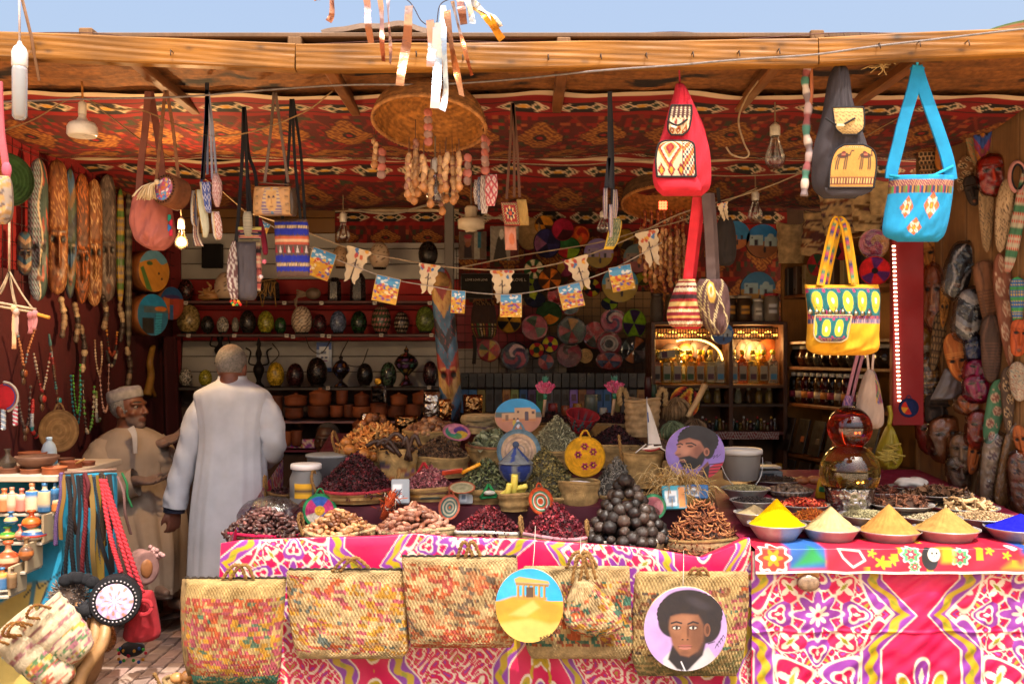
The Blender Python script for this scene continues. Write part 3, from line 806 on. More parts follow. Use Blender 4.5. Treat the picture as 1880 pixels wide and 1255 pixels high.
def heap(name,parent,rx,ry,h,base,n,size,cols,z0=0.,p=1.6,under='#2a1a12',material='leaf',jit=.25,sjit=.3,flat=.7,seed=1,loc=(0,0,0),kind=True):
 r=rnd(seed);n=int(n*.6);size=size*1.08
 u,v=mesh2(linspace(0,1,28,endpoint=False),linspace(0,1,10))
 X=v*cos(u*2*PI);Y=v*sin(u*2*PI)
 V=stack([X*rx,Y*ry,z0+h*mound(X,Y,p)-size*.6],-1).reshape(-1,3)
 mb.add(V,gridq(28,10,True),None,under)
 rr=sqrt(r.random(n))*.99;a=r.random(n)*2*PI;x=rr*cos(a);y=rr*sin(a)
 pos=stack([x*rx,y*ry,z0+h*mound(x,y,p)+r.normal(size=n)*size*.3-size*.1],-1)
 Rm=rand_rots(n,r)
 if flat>0:
  yaw=r.random(n)*2*PI;pit=r.normal(size=n)*(1-flat)*1.2;rol=r.normal(size=n)*(1-flat)*1.6
  Rm=stack([rotz(yw)@roty(pt)@rotx(rl)for yw,pt,rl in zip(yaw,pit,rol)])
 sc=size*(1+sjit*r.normal(size=n)).clip(.5,1.7)
 bases=base if isinstance(base,list)else[base]
 cc=clip(mixcols(cols,n,jit,r)*1.3,0,1)
 for i,b in enumerate(bases):
  s_=slice(i,None,len(bases));add_many(b,pos[s_],Rm[s_],sc[s_],cc[s_])
 o=mb.put(name,material,parent,loc)
 if kind:stuff(o)
 return o
def pieces(name,label,cat,group,meshes,c,rx,ry,h,n,r_piece,cols,p=1.5,seed=3,jit=.2,seat=.55,layers=1,front=True):
 """individual pieces lying on a mound centred at c: each one an object, spread by rejection so they touch without sinking in"""
 r=rnd(seed);pts=[];tries=0;out=[]
 while len(pts)<n and tries<30000:
  tries+=1
  rr=sqrt(r.random())*1.;a=r.random()*2*PI
  x,y=rr*cos(a),rr*sin(a)
  if front and y>.12:continue
  z=h*float(mound(array(x),array(y),p))
  q=array([x*rx,y*ry,z])
  if all(np.sum((q-k)**2)>(r_piece*1.55*(1-.25*(tries>15000)))**2 for k in pts):pts.append(q)
 for q in pts:
  me=meshes[int(r.integers(0,len(meshes)))]
  o=link(name,me,None,asarray(c)+q+(0,0,r_piece*(seat-.35)),(r.normal()*.35,r.normal()*.35,r.random()*6.28))
  cc=mixcols(cols,1,jit,r)[0];o.color=(*cc,1)
  s_=1+.12*r.normal();o.scale=(s_,s_,s_)
  tag(o,label,cat,group)
 return pts
def date_mesh(seed,L_=.021,w=.0095,name='date',wr=.12):
 r=rnd(seed);V,q=sphere(10,8);V=V*[L_,w,w]
 ang=arctan2(V[:,2],V[:,1]);V*=(1+wr*sin(ang*5+V[:,0]*160+seed))[:,None]*array([0,1,1])+array([1,0,0])
 V[:,2]+=.12*V[:,0]**2/L_
 mb.add(V,q,None,np.tile([1.,1,1],(len(V),1))*(.85+.2*r.random((len(V),1))));return mb.mesh(name,'date')
DM=[date_mesh(i)for i in range(4)]
NM=[date_mesh(i+10,.02,.0105,'date',.05)for i in range(4)]
CM=[]
for i in range(5):
 V,q,t=curl_base(1.2+.5*(i%3),.2,.1);mb.add(V*.02,q,t,'#ffffff');CM.append(mb.mesh('carob_piece','seed'))
def lime_mesh(seed):
 r=rnd(seed);V,q=sphere(22,14)
 f=1+.12*wob(V[:,0]*4,V[:,1]*4+V[:,2]*4,seed)+.1*wob(V[:,0]*12,V[:,2]*12+V[:,1]*9,seed+1)
 c=lin('#fff')[None]*(.7+.45*wob(V[:,0]*7,V[:,2]*7+V[:,1]*8,seed+2))[:,None]
 mb.add(V*f[:,None]*[.029,.029,.027],q,None,clip(c,.3,1));return mb.mesh('dried_lime','leather')
LM=[lime_mesh(i)for i in range(5)]
def table_z(Y):return .78+(Y-4.33)*.1923
HIB=[crumple_base(i,6)for i in range(3)]
def front_basket(px,Y,half,rim_y,label,bands,rimc,k,dep=.14,depth=.85,handle=True):
 """basket sitting low in the cloth at the table edge"""
 p=W(px,rim_y,Y);hx=half/F*Y
 z0=p[2]-dep;t=thing('palm_basket',label,'basket',(p[0],Y,z0))
 weave('woven_body',t,hx*.88,hx,dep,'#bfa274',bands,rimc,1,depth,k)
 if handle:
  for sgn in(-1,):
   rope(t,[(sgn*hx*.9,-hx*.35,dep-.02),(sgn*hx*1.,-hx*.42,dep+.05),(sgn*hx*.98,-hx*.3,dep+.085),(sgn*hx*.93,-hx*.18,dep+.04),(sgn*hx*.92,-hx*.1,dep-.02)],.008)
 return t,p,hx
YF=4.62
t,p,hx=front_basket(622,YF,68,972,'low palm basket holding the pale tan dates',[],'#c4ab80',1)
heap('date_bed',t,hx*.93,hx*.8,.085,ell_base(1,.5,.5),220,.018,['#8a5a38','#a06d45','#6b3d25'],z0=.12,p=1.4,under='#5a3522',material='date',seed=2)
pieces('date','tan dried date in the heap beside the rainbow coiled fan','date','tan dates in the second front basket',NM,(p[0],YF,p[2]-.012),hx*.95,hx*.82,.1,105,.0165,['#a8744a','#b98658','#8d5a38','#7a482c','#c2946a'],p=1.35,seed=5)
t,p,hx=front_basket(762,YF,70,968,'low palm basket holding plump brown and tan dates',[],'#c4ab80',2,handle=False)
heap('date_bed',t,hx*.95,hx*.8,.095,ell_base(1,.5,.5),220,.02,['#8a5a48','#94604a','#6b3d2d'],z0=.12,p=1.3,under='#5a3522',material='date',seed=3)
pieces('date','plump pinkish brown date in the heap left of the round coil fan','date','plump dates in the third front basket',[date_mesh(i+20,.026,.0125,'date',.05)for i in range(3)],(p[0],YF,p[2]-.012),hx*.97,hx*.82,.115,85,.02,['#a8735a','#b5826a','#8a553f','#9a6650','#c09078'],p=1.25,seed=6)
t,p,hx=front_basket(897,YF,62,972,'palm basket with white rim full of crimson dried hibiscus',[],'#d4ccc0',3,handle=False)
heap('hibiscus_heap',t,hx*.96,hx*.85,.12,HIB,1100,.014,['#4a1018','#6b1620','#35090f','#7d2a2e','#571a22'],z0=.125,p=1.3,under='#24070c',flat=0,seed=4)
t,p,hx=front_basket(1020,YF-.02,66,978,'palm basket with pink rim full of crimson dried hibiscus',[],'#c98f98',4)
heap('hibiscus_heap',t,hx*.96,hx*.85,.15,HIB,1300,.0135,['#571420','#7a1c2a','#3c0c14','#8d3238','#641c28'],z0=.12,p=1.2,under='#2a080e',flat=0,seed=5)
t,p,hx=front_basket(1150,YF-.03,76,985,'palm basket with white rim stacked high with black dried limes',[],'#cfc8ba',5,dep=.15)
heap('lime_bed',t,hx*.8,hx*.7,.15,ell_base(1,1,1),60,.028,['#241a16','#1c1412'],z0=.09,p=1.05,under='#140d0b',material='date',seed=6)
pieces('dried_lime','wrinkled black dried lime in the tall pile by the carob pieces','dried lime','black dried limes piled in the basket',LM,(p[0],YF-.03,p[2]-.01),hx*.97,hx*.85,.29,48,.0285,['#2b211c','#3a2e27','#211916','#4a3b32'],p=1.,seed=8)
t,p,hx=front_basket(1288,YF-.06,72,985,'palm basket overflowing with brown sliced carob',[],'#9c7a4a',6,dep=.17,handle=False)
heap('carob_bed',t,hx*1.,hx*.9,.17,[curl_base(1.5,.2),curl_base(2.2,.2)],750,.019,['#8a5232','#74422a','#5d3420'],z0=.1,p=1.6,under='#3c2215',seed=7)
pieces('carob_piece','curled brown carob slice in the heap at the corner of the cloth','carob slice','carob slices heaped at the corner',CM,(p[0],YF-.06,p[2]-.055),hx*1.02,hx*.95,.215,190,.0135,['#a0663f','#8a5232','#b0774a','#744128'],p=1.6,seed=9)
p=W(487,975,4.68);hx=74/F*4.68
bt_=thing('date_tray','shallow palm tray under the dark dates at the table end','tray',(p[0],4.68,p[2]-.09))
weave('woven_body',bt_,hx*.9,hx,.09,'#8a6d45',[],'#c2164a',1,.8,7)
heap('date_bed',bt_,hx*.97,hx*.78,.1,ell_base(1,.5,.5),300,.019,['#3d2420','#4a2c26','#2d1a18'],z0=.07,p=1.5,under='#241412',material='date',seed=8)
pieces('date','dark glossy date in the heap at the end of the long table','date','dark dates at the table end',DM,(p[0],4.68,p[2]-.012),hx*1.,hx*.8,.115,130,.0165,['#4a2e2a','#5a3934','#3a2320','#6b4540'],p=1.5,seed=10)
V,q=sphere(30,14);V=V*[hx*.85,hx*.6,.1];V[:,2]=np.maximum(V[:,2],-.02)+.006*wob(V[:,0]*60,V[:,1]*60,1)
mb.add(V+(p[0],4.78,p[2]+.05),q,None,'#f2f2f2');tag(mb.put('plastic_sheet','film'),'clear plastic film tucked over the dark dates','plastic film')
# COILED PLATES AND FANS
def sectors(cols,rim=None,hub=None,hubr=.2,twist=0.,ph=0.,rimr=.9,mid=None):
 L_=array([lin(c)for c in cols]);n=len(cols)
 def f(r,a):
  k=mod(floor((a+ph+twist*r)/(2*PI)*n),n).astype(int);c=L_[k].copy()
  if mid:m=(r>mid[0])&(r<mid[1]);c[m]=lin(mid[2])
  if hub:c[r<hubr]=lin(hub)
  if rim:c[r>rimr]=lin(rim)
  return c
 return f
def rings_col(cols,rim=None):
 L_=array([lin(c)for c in cols])
 def f(r,a):
  c=L_[clip((r*len(cols)).astype(int),0,len(cols)-1)].copy()
  if rim:c[r>.9]=lin(rim)
  return c
 return f
def plate(label,cat,c,R,colf,yaw=0.,pitch=0.,group=None,handle=None,rings=8,dish=.12,ey=1.,name='woven_plate',film=False,material='coil',na=44,spots=None):
 t=thing(name,label,cat,c,(pitch,0,yaw),group)
 nr=rings*3+1
 r,a=mesh2(linspace(.001,1,nr),circ(na),indexing='xy')
 rid=.035*R*abs(sin(r*rings*PI))
 V=stack([R*r*cos(a),-rid-dish*R*r*r,R*ey*r*sin(a)],-1)
 cc=colf(r.ravel(),a.ravel())
 if spots is not None:cc=spots(r.ravel()*cos(a.ravel()),r.ravel()*sin(a.ravel()),cc)
 cc=cc*(.82+.3*hash2(floor(r.ravel()*rings),floor(a.ravel()*r.ravel()*9)))[:,None]
 mb.add(V,gridq(na,nr,True),None,cc*(1.75 if group else 1.3))
 V2=V.copy();V2[...,1]+=.05*R+.06*R*(1-r)*0;mb.add(V2,gridq(na,nr,True)[::3],None,'#7a6242')
 e=linspace(0,2*PI,na+1);P_=stack([R*cos(e),0*e-dish*R,R*ey*sin(e)],-1);tube(P_,.045*R,cc[nr-1],5)
 mb.put('coil',material,t)
 if handle:
  rope(t,[(-.28*R,-dish*R,.93*R*ey),(-.1*R,-dish*R,1.28*R*ey),(.1*R,-dish*R,1.3*R*ey),(.3*R,-dish*R,.92*R*ey)],.055*R,handle)
 if film:
  rr,aa=mesh2(linspace(.001,1,14),circ(36),indexing='xy')
  Vf=stack([R*1.04*rr*cos(aa),-R*(.14+.05*wob(rr*7,aa*3,R*99)+dish*rr*rr),R*ey*1.04*rr*sin(aa)],-1)
  mb.add(Vf,gridq(36,14,True),None,'#f4f2f0');mb.put('plastic_wrap','film',t)
 return t
 # SECOND AND THIRD ROWS OF BASKETS
BR=['#4b2a4f','#8d3a30','#3a5a5a','#a8742c']
def goods(px,Y,half,rim_y,label,rimc=None,bands=(),k=0,base=STRAW,hp=None,hname=None,handles=0,dep=None,cat='basket',ry=.9):
 p=W(px,rim_y,Y);hx=half*1.1/F*Y;z0=table_z(Y)-.01
 dep=dep or max(.06,p[2]-z0);z0=p[2]-dep
 t=thing('palm_basket',label,cat,(p[0],Y,z0))
 weave('woven_body',t,hx*.84,hx,dep,base,bands,rimc,1,ry,k,wv=.006)
 if handles:
  for s_ in((-1,1)if handles==2 else(handles,))if handles!=3 else(1,):
   rope(t,[(s_*hx*.96,-hx*.3,dep*.7),(s_*hx*1.08,-hx*.3,dep+.05),(s_*hx*1.08,-hx*.05,dep+.09),(s_*hx*.98,hx*.1,dep+.02)],.0075)
 if hp:
  apex,base_,n,size,cols,kw=hp
  h=(rim_y-apex)/F*Y
  kw=dict(kw);heap(hname,t,hx*kw.pop('fx',.95),hx*ry*.95,h,base_,n,size,cols,z0=dep-.012,seed=k+30,**kw)
 return t,p,hx,z0,dep
FL=[crumple_base(20+i,5)for i in range(3)];LEAF=leaf_base();ROD=rod_base()
goods(655,4.98,66,896,'large palm basket with red stitched rim under a high mound of dark hibiscus','#a02c3a',[(.3,.6,['#8d6a3a','#a87a44'],.6)],1,hp=(829,HIB,2300,.0145,['#2f0d14','#451219','#240a10','#5a1a22','#381016'],dict(p=1.25,under='#170609',flat=0)),hname='hibiscus_heap',handles=2)
goods(787,5.,45,894,'palm basket with purple knots holding pink rosebuds','#b48d5a',[(.2,.7,BR,.5)],2,hp=(850,FL,1100,.0105,['#8a4a50','#a0626a','#6d343c','#b07a78','#7a4148'],dict(p=1.3,under='#4a2428',flat=0)),hname='rosebud_heap')
goods(893,5.,58,897,'palm basket hidden under a green mound of dried mint leaves',None,[],3,hp=(838,LEAF,1900,.0125,['#4c5232','#5d6440','#3b4228','#6b6e4c','#474a30'],dict(p=1.3,under='#23261a',flat=.3)),hname='leaf_heap')
goods(1000,5.06,72,905,'wide palm basket under a tall mound of brown green chamomile',None,[],4,hp=(818,FL,2600,.01,['#6b6038','#7d7040','#544d2e','#8d7c48','#5f5a3a'],dict(p=1.15,under='#37321f',flat=0)),hname='herb_heap')
goods(1132,5.06,50,905,'palm basket under a grey cone of dried lavender',None,[],5,hp=(834,ROD,1900,.011,['#6f6a62','#827c72','#5b564f','#938b7c','#67615c'],dict(p=1.1,under='#3b3833',flat=.2)),hname='lavender_heap')
t,p,hx,z0,dep=goods(944,4.84,27,906,'small palm basket holding sticks of yellow soap',None,[],6,dep=.08)
for i,(dx,dz,ry_,s_)in enumerate(((-.03,0.,.2,1),(0.,.035,.05,1.15),(.03,.015,1.3,.9),(-.045,-.01,.9,.8),(.01,-.005,1.4,.9),(.04,-.01,.5,.8))):
 turn([(0.,-.04),(.013,-.04),(.0145,-.036),(.0145,.036),(.013,.04),(0,.04)],12,'#d8c95a')
 o=mb.put('soap_stick','plastic',None,(p[0]+dx,4.82+.01*i,p[2]+dz+.015),(.2,ry_,0));o.scale=(s_,s_,s_)
 tag(o,'stubby stick of pale yellow soap standing in the small palm basket','soap','yellow soap sticks')
t,p,hx,z0,dep=goods(1062,4.93,35,884,'square topped palm basket lined with white paper behind the limes',None,[],7,dep=.13)
V,q=sphere(16,8);V=V*[hx*.8,hx*.6,.02]*(1+.1*wob(V[:,0]*9,V[:,1]*9,2))[:,None];mb.add(V+(0,0,dep-.015),q,None,'#d3d3d6');mb.put('paper_lining','paper',t)
goods(1178,5.1,35,832,'plain palm basket standing under the small wooden sailboat',None,[],8,dep=.17,handles=-1)
PEEL=[curl_base(1.6,.16),curl_base(2.4,.2),leaf_base()]
goods(690,5.42,64,822,'round palm basket heaped with curls of orange peel','#9d7a48',[(.4,.6,BR,.4)],9,hp=(778,PEEL,700,.028,['#b0702e','#c28540','#9a5c26','#cf9a55','#a86a34'],dict(p=1.7,under='#6b4019',flat=.5)),hname='peel_heap',handles=-1)
for i,(x,y,s_)in enumerate(((642,826,1.1),(668,834,1.2),(688,838,1.),(636,812,1.))):
 V,q=sphere(14,9);V=V*[.032,.032,.026];V*=(1+.05*wob(V[:,0]*90,V[:,1]*90+V[:,2]*60,i))[:,None]
 mb.add(V*s_,q,None,'#ad6f35');tag(mb.put('dried_gourd','date',None,W(x,y,5.2+.02*i)),'round dried orange gourd on the front edge of the peel basket','dried gourd','dried gourds on the peel basket')
t,p,hx,z0,dep=goods(732,5.22,33,826,'tall palm basket with flecks of orange holding brown tree pods',None,[(.1,.8,['#a35a2c','#6d4a6d','#3d4d5a','#b88a44'],.45)],10,dep=.22,hp=(812,FL,300,.02,['#3d2a20','#4d382c','#2d1f18'],dict(p=1.5,under='#1d1410',flat=0)),hname='pod_heap',handles=-1)
for i,(dx,an)in enumerate(((-.09,1.2),(-.05,.9),(.05,.25),(.09,-.5),(0.,1.3))):
 tube(spline([(-.07*sin(an),-.1,.03),(0,-.1,.055+.01*i),(.09*sin(an),-.09,.02-.07*cos(an))],10),.012,'#3d2a22',7)
 tag(mb.put('tree_pod','date',None,(p[0]+dx,5.22,p[2])),'long dark brown pod sticking out of the tall flecked basket','pod','brown tree pods in the tall basket')
goods(808,5.33,51,838,'palm basket with purple band heaped with brown star anise',None,[(.15,.5,['#4b2a4f','#5d3a5a','#3a2a4a'],.55)],11,hp=(799,[star_base(6),FL[0],FL[1]],1500,.0115,['#4d3524','#60442e','#3a281c','#70543a'],dict(p=1.5,under='#22160f',flat=.2)),hname='spice_heap')
goods(905,5.5,45,818,'palm basket with reddish rim heaped with grey green bay leaves','#a0694a',[(.1,.4,['#5d3a5a','#8d5a44'],.5)],12,hp=(786,LEAF,420,.026,['#6d7252','#7f8462','#5b6044','#8a8c6e'],dict(p=1.5,under='#33361f',flat=.45)),hname='leaf_heap')
goods(1022,5.5,56,826,'palm basket under a pale green cone of fennel seed',None,[(.3,.6,['#7d6a4a'],.5)],13,hp=(758,ROD,2600,.0095,['#8d8a68','#9d9a78','#78755a','#aca88a','#837d5e'],dict(p=1.1,under='#5a573f',flat=.35)),hname='fennel_heap')
goods(1130,5.5,51,816,'palm basket with beaded rim heaped with near black hibiscus',None,[],14,hp=(779,HIB,1200,.0125,['#2a1014','#38151a','#1f0b0e','#471c20'],dict(p=1.4,under='#140608',flat=0)),hname='hibiscus_heap')
goods(690,5.88,38,790,'small palm basket of brown nuts behind the orange peel',None,[],15,hp=(762,ell_base(1,.9,.9),110,.021,['#7a4a2a','#8d5a35','#5d371f'],dict(p=1.4,under='#3a2212',material='date')),hname='nut_heap')
goods(795,5.76,50,790,'low palm basket of wrinkled brown figs',None,[(.3,.7,BR,.35)],16,hp=(766,ell_base(1,.85,.8),260,.019,['#7d5236','#8f6444','#633f29','#9d7350'],dict(p=1.5,under='#3a2415',material='date')),hname='fig_heap')
goods(1012,5.98,50,775,'dark low basket of hibiscus below the first feather duster','#5d4a30',[],17,hp=(755,HIB,500,.013,['#2a1014','#3d181c','#1f0b0e'],dict(p=1.6,under='#140608',flat=0)),hname='hibiscus_heap')
goods(1125,5.95,44,778,'beaded palm basket of dark red rose petals below the second feather duster','#a58f66',[],18,hp=(753,HIB,600,.012,['#3d171a','#52262a','#2b0f12'],dict(p=1.5,under='#1c0a0c',flat=0)),hname='petal_heap')
goods(520,5.2,28,905,'small dark basket with rope handles beside the big plastic jar','#6d5232',[],19,'#6b5232',hp=(893,HIB,250,.013,['#2a1014','#3d181c'],dict(p=1.6,under='#140608',flat=0)),hname='hibiscus_heap',handles=2,dep=.12)
p=W(885,775,5.85);t=thing('lidded_basket','round lidded palm basket with braided flat top behind the bay leaves','basket',(p[0],5.85,p[2]-.06))
weave('woven_body',t,.11,.118,.075,'#c2a97c',[(.4,.7,['#5d4a5a','#7d6a4a'],.4)],None,1,1,4)
V,q,tt,c=lathe([(.122,.07),(.126,.085),(.122,.1),(.1,.108),(0.,.112)],36);mb.add(V,q,tt,'#c7ae80');mb.put('lid','coil',t)
p=W(1258,914,4.84);r=rnd(4)
for i in range(420):
 a=r.random()*2*PI;b0=r.normal(size=3)*[.05,.04,.02]+[-.03,0,.03];L_=.07+.09*r.random()
 d=array([cos(a),sin(a)*.7,.25*r.normal()]);e=b0+d*L_;e[2]=max(e[2],-.06)
 m_=(b0+e)/2+[0,0,.05+.03*r.normal()]
 tube(spline([b0,m_,e],6),.0016,['#c9a66a','#b8904e','#d8bc86','#a87f42'][i%4],3)
V,q=sphere(18,9);mb.add(V*[.12,.1,.05],q,None,'#8f6d38')
tag(mb.put('straw_bundle','straw',None,p),'loose tangle of golden straw fibre beside the black limes','straw')
# fans, pots and small wares among the baskets
w=4.72
plate('rainbow coiled fan with green rim and handle among the dates','fan',W(587,937,4.84),30/F*4.84,sectors(['#c23a72','#3a62b8','#c23a72','#d8c9b8','#3a62b8'],'#2f8f5a','#d8a52c',.3,0,.3,.84),.1,-.2,handle='#2f8f5a',name='coiled_fan',rings=6)
plate('flat painted fan with pink rim and green patches beside the bay leaves','fan',W(838,795,5.42),25/F*5.42,sectors(['#5a8f5a','#c9a83a','#5a3f8f','#d890a8','#3f8f7a'],'#c87a90',None,.2,2.2,1,.82),.3,-1.,name='coiled_fan',rings=5)
plate('grey and terracotta ringed fan between the tan dates and hibiscus','fan',W(826,931,4.76),23/F*4.76,rings_col(['#b05a3a','#4a6a66','#a8a08c','#4a6a66','#b0a890','#3f5f5c','#b8604a']),-.55,-.25,handle='#a8502f',name='coiled_fan',rings=7)
plate('small terracotta rimmed coiled dish of herbs above the hibiscus','dish',W(848,897,4.85),24/F*4.85,rings_col(['#8d8a6a','#9a9478','#8d8a6a','#a89a7a'],'#a85a3c'),0,-1.25,name='coiled_dish',rings=5)
plate('orange rimmed coiled fan with white and green rings behind the hibiscus','fan',W(992,920,4.74),25/F*4.74,rings_col(['#c2502a','#c2502a','#d8d0c0','#3f7a5a','#c2502a','#d8cfc0','#3f7a5a','#c2502a','#c94f24']),.5,-.3,handle='#c94f24',name='coiled_fan',rings=8)
plate('green rimmed pink coiled fan behind the black limes','fan',W(1200,930,4.7),23/F*4.7,sectors(['#c9868c','#b86a74','#d89aa0','#7a4a4a'],'#4fa070',None,.2,1,0,.78),-.3,-.2,name='coiled_fan',rings=6)
def flower_spots(x,y,c):
 for cx,cy in((-.35,.1),(-.02,.52),(.42,.25),(0.,-.5),(.42,-.42)):
  d=hypot(x-cx,y-cy);a=arctan2(y-cy,x-cx);rr=.2*(.62+.38*abs(cos(3*a)))
  c[d<rr]=lin('#a02858');c[d<rr*.62]=lin('#1f1418');c[d<.055]=lin('#c9962a')
 return c
plate('yellow coiled fan with five magenta flowers and a triangular handle','fan',W(1074,838,5.),36/F*5.,sectors(['#d19a1c','#c98f18']),-.1,-.12,handle='#d39b1e',name='coiled_fan',rings=13,spots=flower_spots,na=70)
plate('large coiled fan with a grey blue rim behind the blue lidded pot','fan',W(952,828,5.08),39/F*5.08,rings_col(['#5f7684','#c2a284','#bfa58c','#9a8a80','#c7a98c','#b89a80','#c9ad92','#b09080','#c4a68a','#c0a080','#6a8798','#6a8798']),.1,-.15,handle='#6a8798',name='coiled_fan',rings=11,na=60)
p=W(947,878,4.93);t=thing('lidded_pot','blue and grey coiled basket pot with knobbed pointed lid','pot',p)
blu='#2c3f86';gry='#7f8487'
def potcol(V):
 a=mod(arctan2(V[:,0],-V[:,1])/(2*PI)*5+.05,1);z=V[:,2];m=abs(a-.5)*2<.75-abs(z-.055)*7
 return where(m[:,None],lin(blu),lin(gry))
zz=linspace(0,1,34);pr=[(.05+.033*sin(v*PI*.62),.085*v-.012)for v in zz];pr=[(r_+.003*abs(sin(i*PI/3)),z_)for i,(r_,z_)in enumerate(pr)]
V,q,tt,c=lathe([(0,-.012)]+pr,40);mb.add(V,q,tt,potcol(V));mb.put('pot_body','coil',t)
pr=[(.084*(1-v)**1.1+.004+.003*abs(sin(v*34*PI/3)),.075+.085*v)for v in zz]
V,q,tt,c=lathe(pr,40);a=mod(arctan2(V[:,0],-V[:,1])/(2*PI)*5+.2,1);mb.add(V,q,tt,where((abs(a-.5)<.5*(1-(V[:,2]-.075)/.11))[:,None],lin('#7b8186'),lin('#34498d')))
ball((0,0,.168),.017,'#4a5a7a');mb.put('lid','coil',t)
p=W(1065,790,5.62);t=thing('woven_bowl','red coiled bowl with a teal and black zigzag by the feather dusters','bowl',p)
zz=linspace(0,1,30);V,q,tt,c=lathe([(.05+.045*v+.002*abs(sin(i*PI/3)),.1*v)for i,v in enumerate(zz)]+[(.088,.1),(.05,.02)],60)
u=arctan2(V[:,0],-V[:,1])/(2*PI);zg=abs(mod(u*12,1)-.5)*.13+.018;d=abs(V[:,2]-zg);cc=where((d<.016)[:,None],lin('#2f6f74'),lin('#a3242c'));cc=where(((d>.008)&(d<.016))[:,None]&(floor(u*140)%2==0)[:,None],lin('#17181c'),cc)
mb.add(V,q,tt,cc);o=mb.put('coil','coil',t);o.rotation_euler=(.35,.15,0)
p=W(1178,800,5.5);t=thing('palm_basket','tall ribbed straw basket with upright ear handles behind the sailboat','basket',(p[0],5.5,p[2]))
weave('woven_body',t,.09,.098,.2,'#b5946a',[],None,1,.85,9,rows=26)
for s_ in(-1,1):rope(t,[(s_*.1-.02,-.02,.17),(s_*.11-.015,-.02,.24),(s_*.11+0.,-.02,.26),(s_*.11+.02,-.02,.24),(s_*.1+.025,-.02,.17)],.014,'#a98a5c')
def broom(px,py,Y,label,cols,R_=.085,up=.12,name='grass_broom',seed=0,cat='broom'):
 r=rnd(seed);c0=W(px,py,Y)
 for i in range(150):
  a=r.random()*2*PI;b=sqrt(r.random());e=array([cos(a)*b*R_,sin(a)*b*R_*.8,-R_*(1.1-.35*b*b)])
  top=array([.01*r.normal(),.01*r.normal(),up*(.4+.1*r.random())])
  tube(spline([top,(top+e)/2+[e[0]*.35,e[1]*.35,R_*.15],e],6),.0026,cols[i%len(cols)],3)
 ball((0,0,-.35*R_),(R_*.7,R_*.6,R_*.55),cols[0]);return tag(mb.put(name,'straw',None,c0),label,cat)
broom(1243,745,5.6,'tan dried grass broom head beside the zigzag fan',['#8a6d4a','#a0835c','#74593a'],.09,.1,seed=1)
broom(1235,782,5.45,'pale green bundle of dried herbs under the grass broom',['#6d7a58','#7d8a66','#5a6647'],.075,.06,'herb_bundle',2,'herb bundle')
broom(1275,778,5.5,'brown bundle of dried twigs beside the green herbs',['#6d5238','#7d6244','#574028'],.07,.06,'herb_bundle',3,'herb bundle')
broom(1215,815,5.35,'dark brown bundle of dried roots near the sailboat hull',['#5a4230','#6b5038','#453224'],.08,.05,'herb_bundle',5,'herb bundle')
p=W(1262,765,5.55);q_=W(1295,705,5.55);tube(spline([p,(p+q_)/2+(.004,0,0.),q_],14),linspace(.013,.019,14),'#b59468',8)
tag(mb.put('carved_stick','wood'),'pale wooden stick standing upright among the grass bundles','stick')
plate('stepped red orange and black woven fan behind the grass broom','fan',W(1256,738,5.68),30/F*5.68,lambda r,a:array([lin(c)for c in('#8d1f24','#c9622a','#d8a83a','#1f1a1c')])[(floor(abs(r*cos(a+.5))*7+floor(r*sin(a+.5)*5)*.5).astype(int))%4],.2,-.1,name='woven_fan',rings=7)
def duster(px,py,ybot,Y,label,seed):
 c0=W(px,py,Y);r=rnd(seed);t=thing('feather_duster',label,'duster',c0)
 for i in range(260):
  a=r.random()*2*PI;b=r.random()**.6;L_=.075*(.6+.5*r.random())
  d=array([cos(a)*b*1.15,sin(a)*b*.9,1.]);d/=np.linalg.norm(d);s_=np.cross(d,r.normal(size=3));s_/=np.linalg.norm(s_)
  e=d*L_;w_=.01;m_=e*.65+s_*.004;cc=lin(['#d8487e','#e0608f','#c93a6e','#e67a9f'][i%4])
  k=np.cross(d,s_)*.004
  mb.add(array([d*.008,m_+s_*w_+k,e+s_*.4*w_,e-s_*.6*w_+k,m_-s_*w_])+[0,0,-.035],None,[(0,1,4),(1,2,4),(2,3,4)],cc)
 mb.put('feather_head','feather',t)
 for i in range(24):
  a=r.random()*2*PI;tube([(0,0,.02),(.018*cos(a),.018*sin(a),.055+.02*r.random())],[.005,.002],'#2f7a66',3)
 mb.put('crest','feather',t)
 turn([(.009,-.062),(.012,-.05),(.012,-.03)],10,'#1f6a4f');mb.put('collar','plastic',t)
 b_=W(px-4,ybot,Y)-c0;tube([(0,0,-.055),(b_[0],0,b_[2])],.0085,'#b59678',8);mb.put('handle','wood',t)
duster(1001,713,765,5.7,'pink feather duster standing over the fennel cone',1)
duster(1128,712,762,5.7,'pink feather duster standing beside the tall straw basket',2)
p=W(1197,822,5.);t=thing('toy_sailboat','small wooden sailboat with grey white sail and red hull','toy boat',p)
u,v=mesh2(linspace(-1,1,16),linspace(-1,1,7))
V=stack([u*.052,v*.016*sqrt(clip(1-u**2,.02,1)),-.018*(1-v**2)*(1-.5*u**2)+.006*u*u],-1).reshape(-1,3)
mb.add(V,gridq(16,7),None,where((V[:,2]<-.004)[:,None],lin('#a3202a'),lin('#d8d2cc')));box((.092,.024,.006),(0,0,.003),'#d9d3cb');box((.03,.016,.012),(-.006,0,.01),'#d5cfc8');o=mb.put('hull','paint',t);o.rotation_euler=(0,-.12,.1)
tube([(-.018,0,0),(-.026,0,.255)],.0022,'#8a8f9a',6);tube([(-.03,-.004,.02),(-.085,-.02,-.022)],.003,'#c8c2ba',6);tube([(.03,-.004,.01),(.065,-.02,-.012)],.003,'#c8c2ba',6);tube([(-.018,-.001,.13),(-.022,-.001,.18)],.0035,'#3a4a7a',6);mb.put('mast','paint',t)
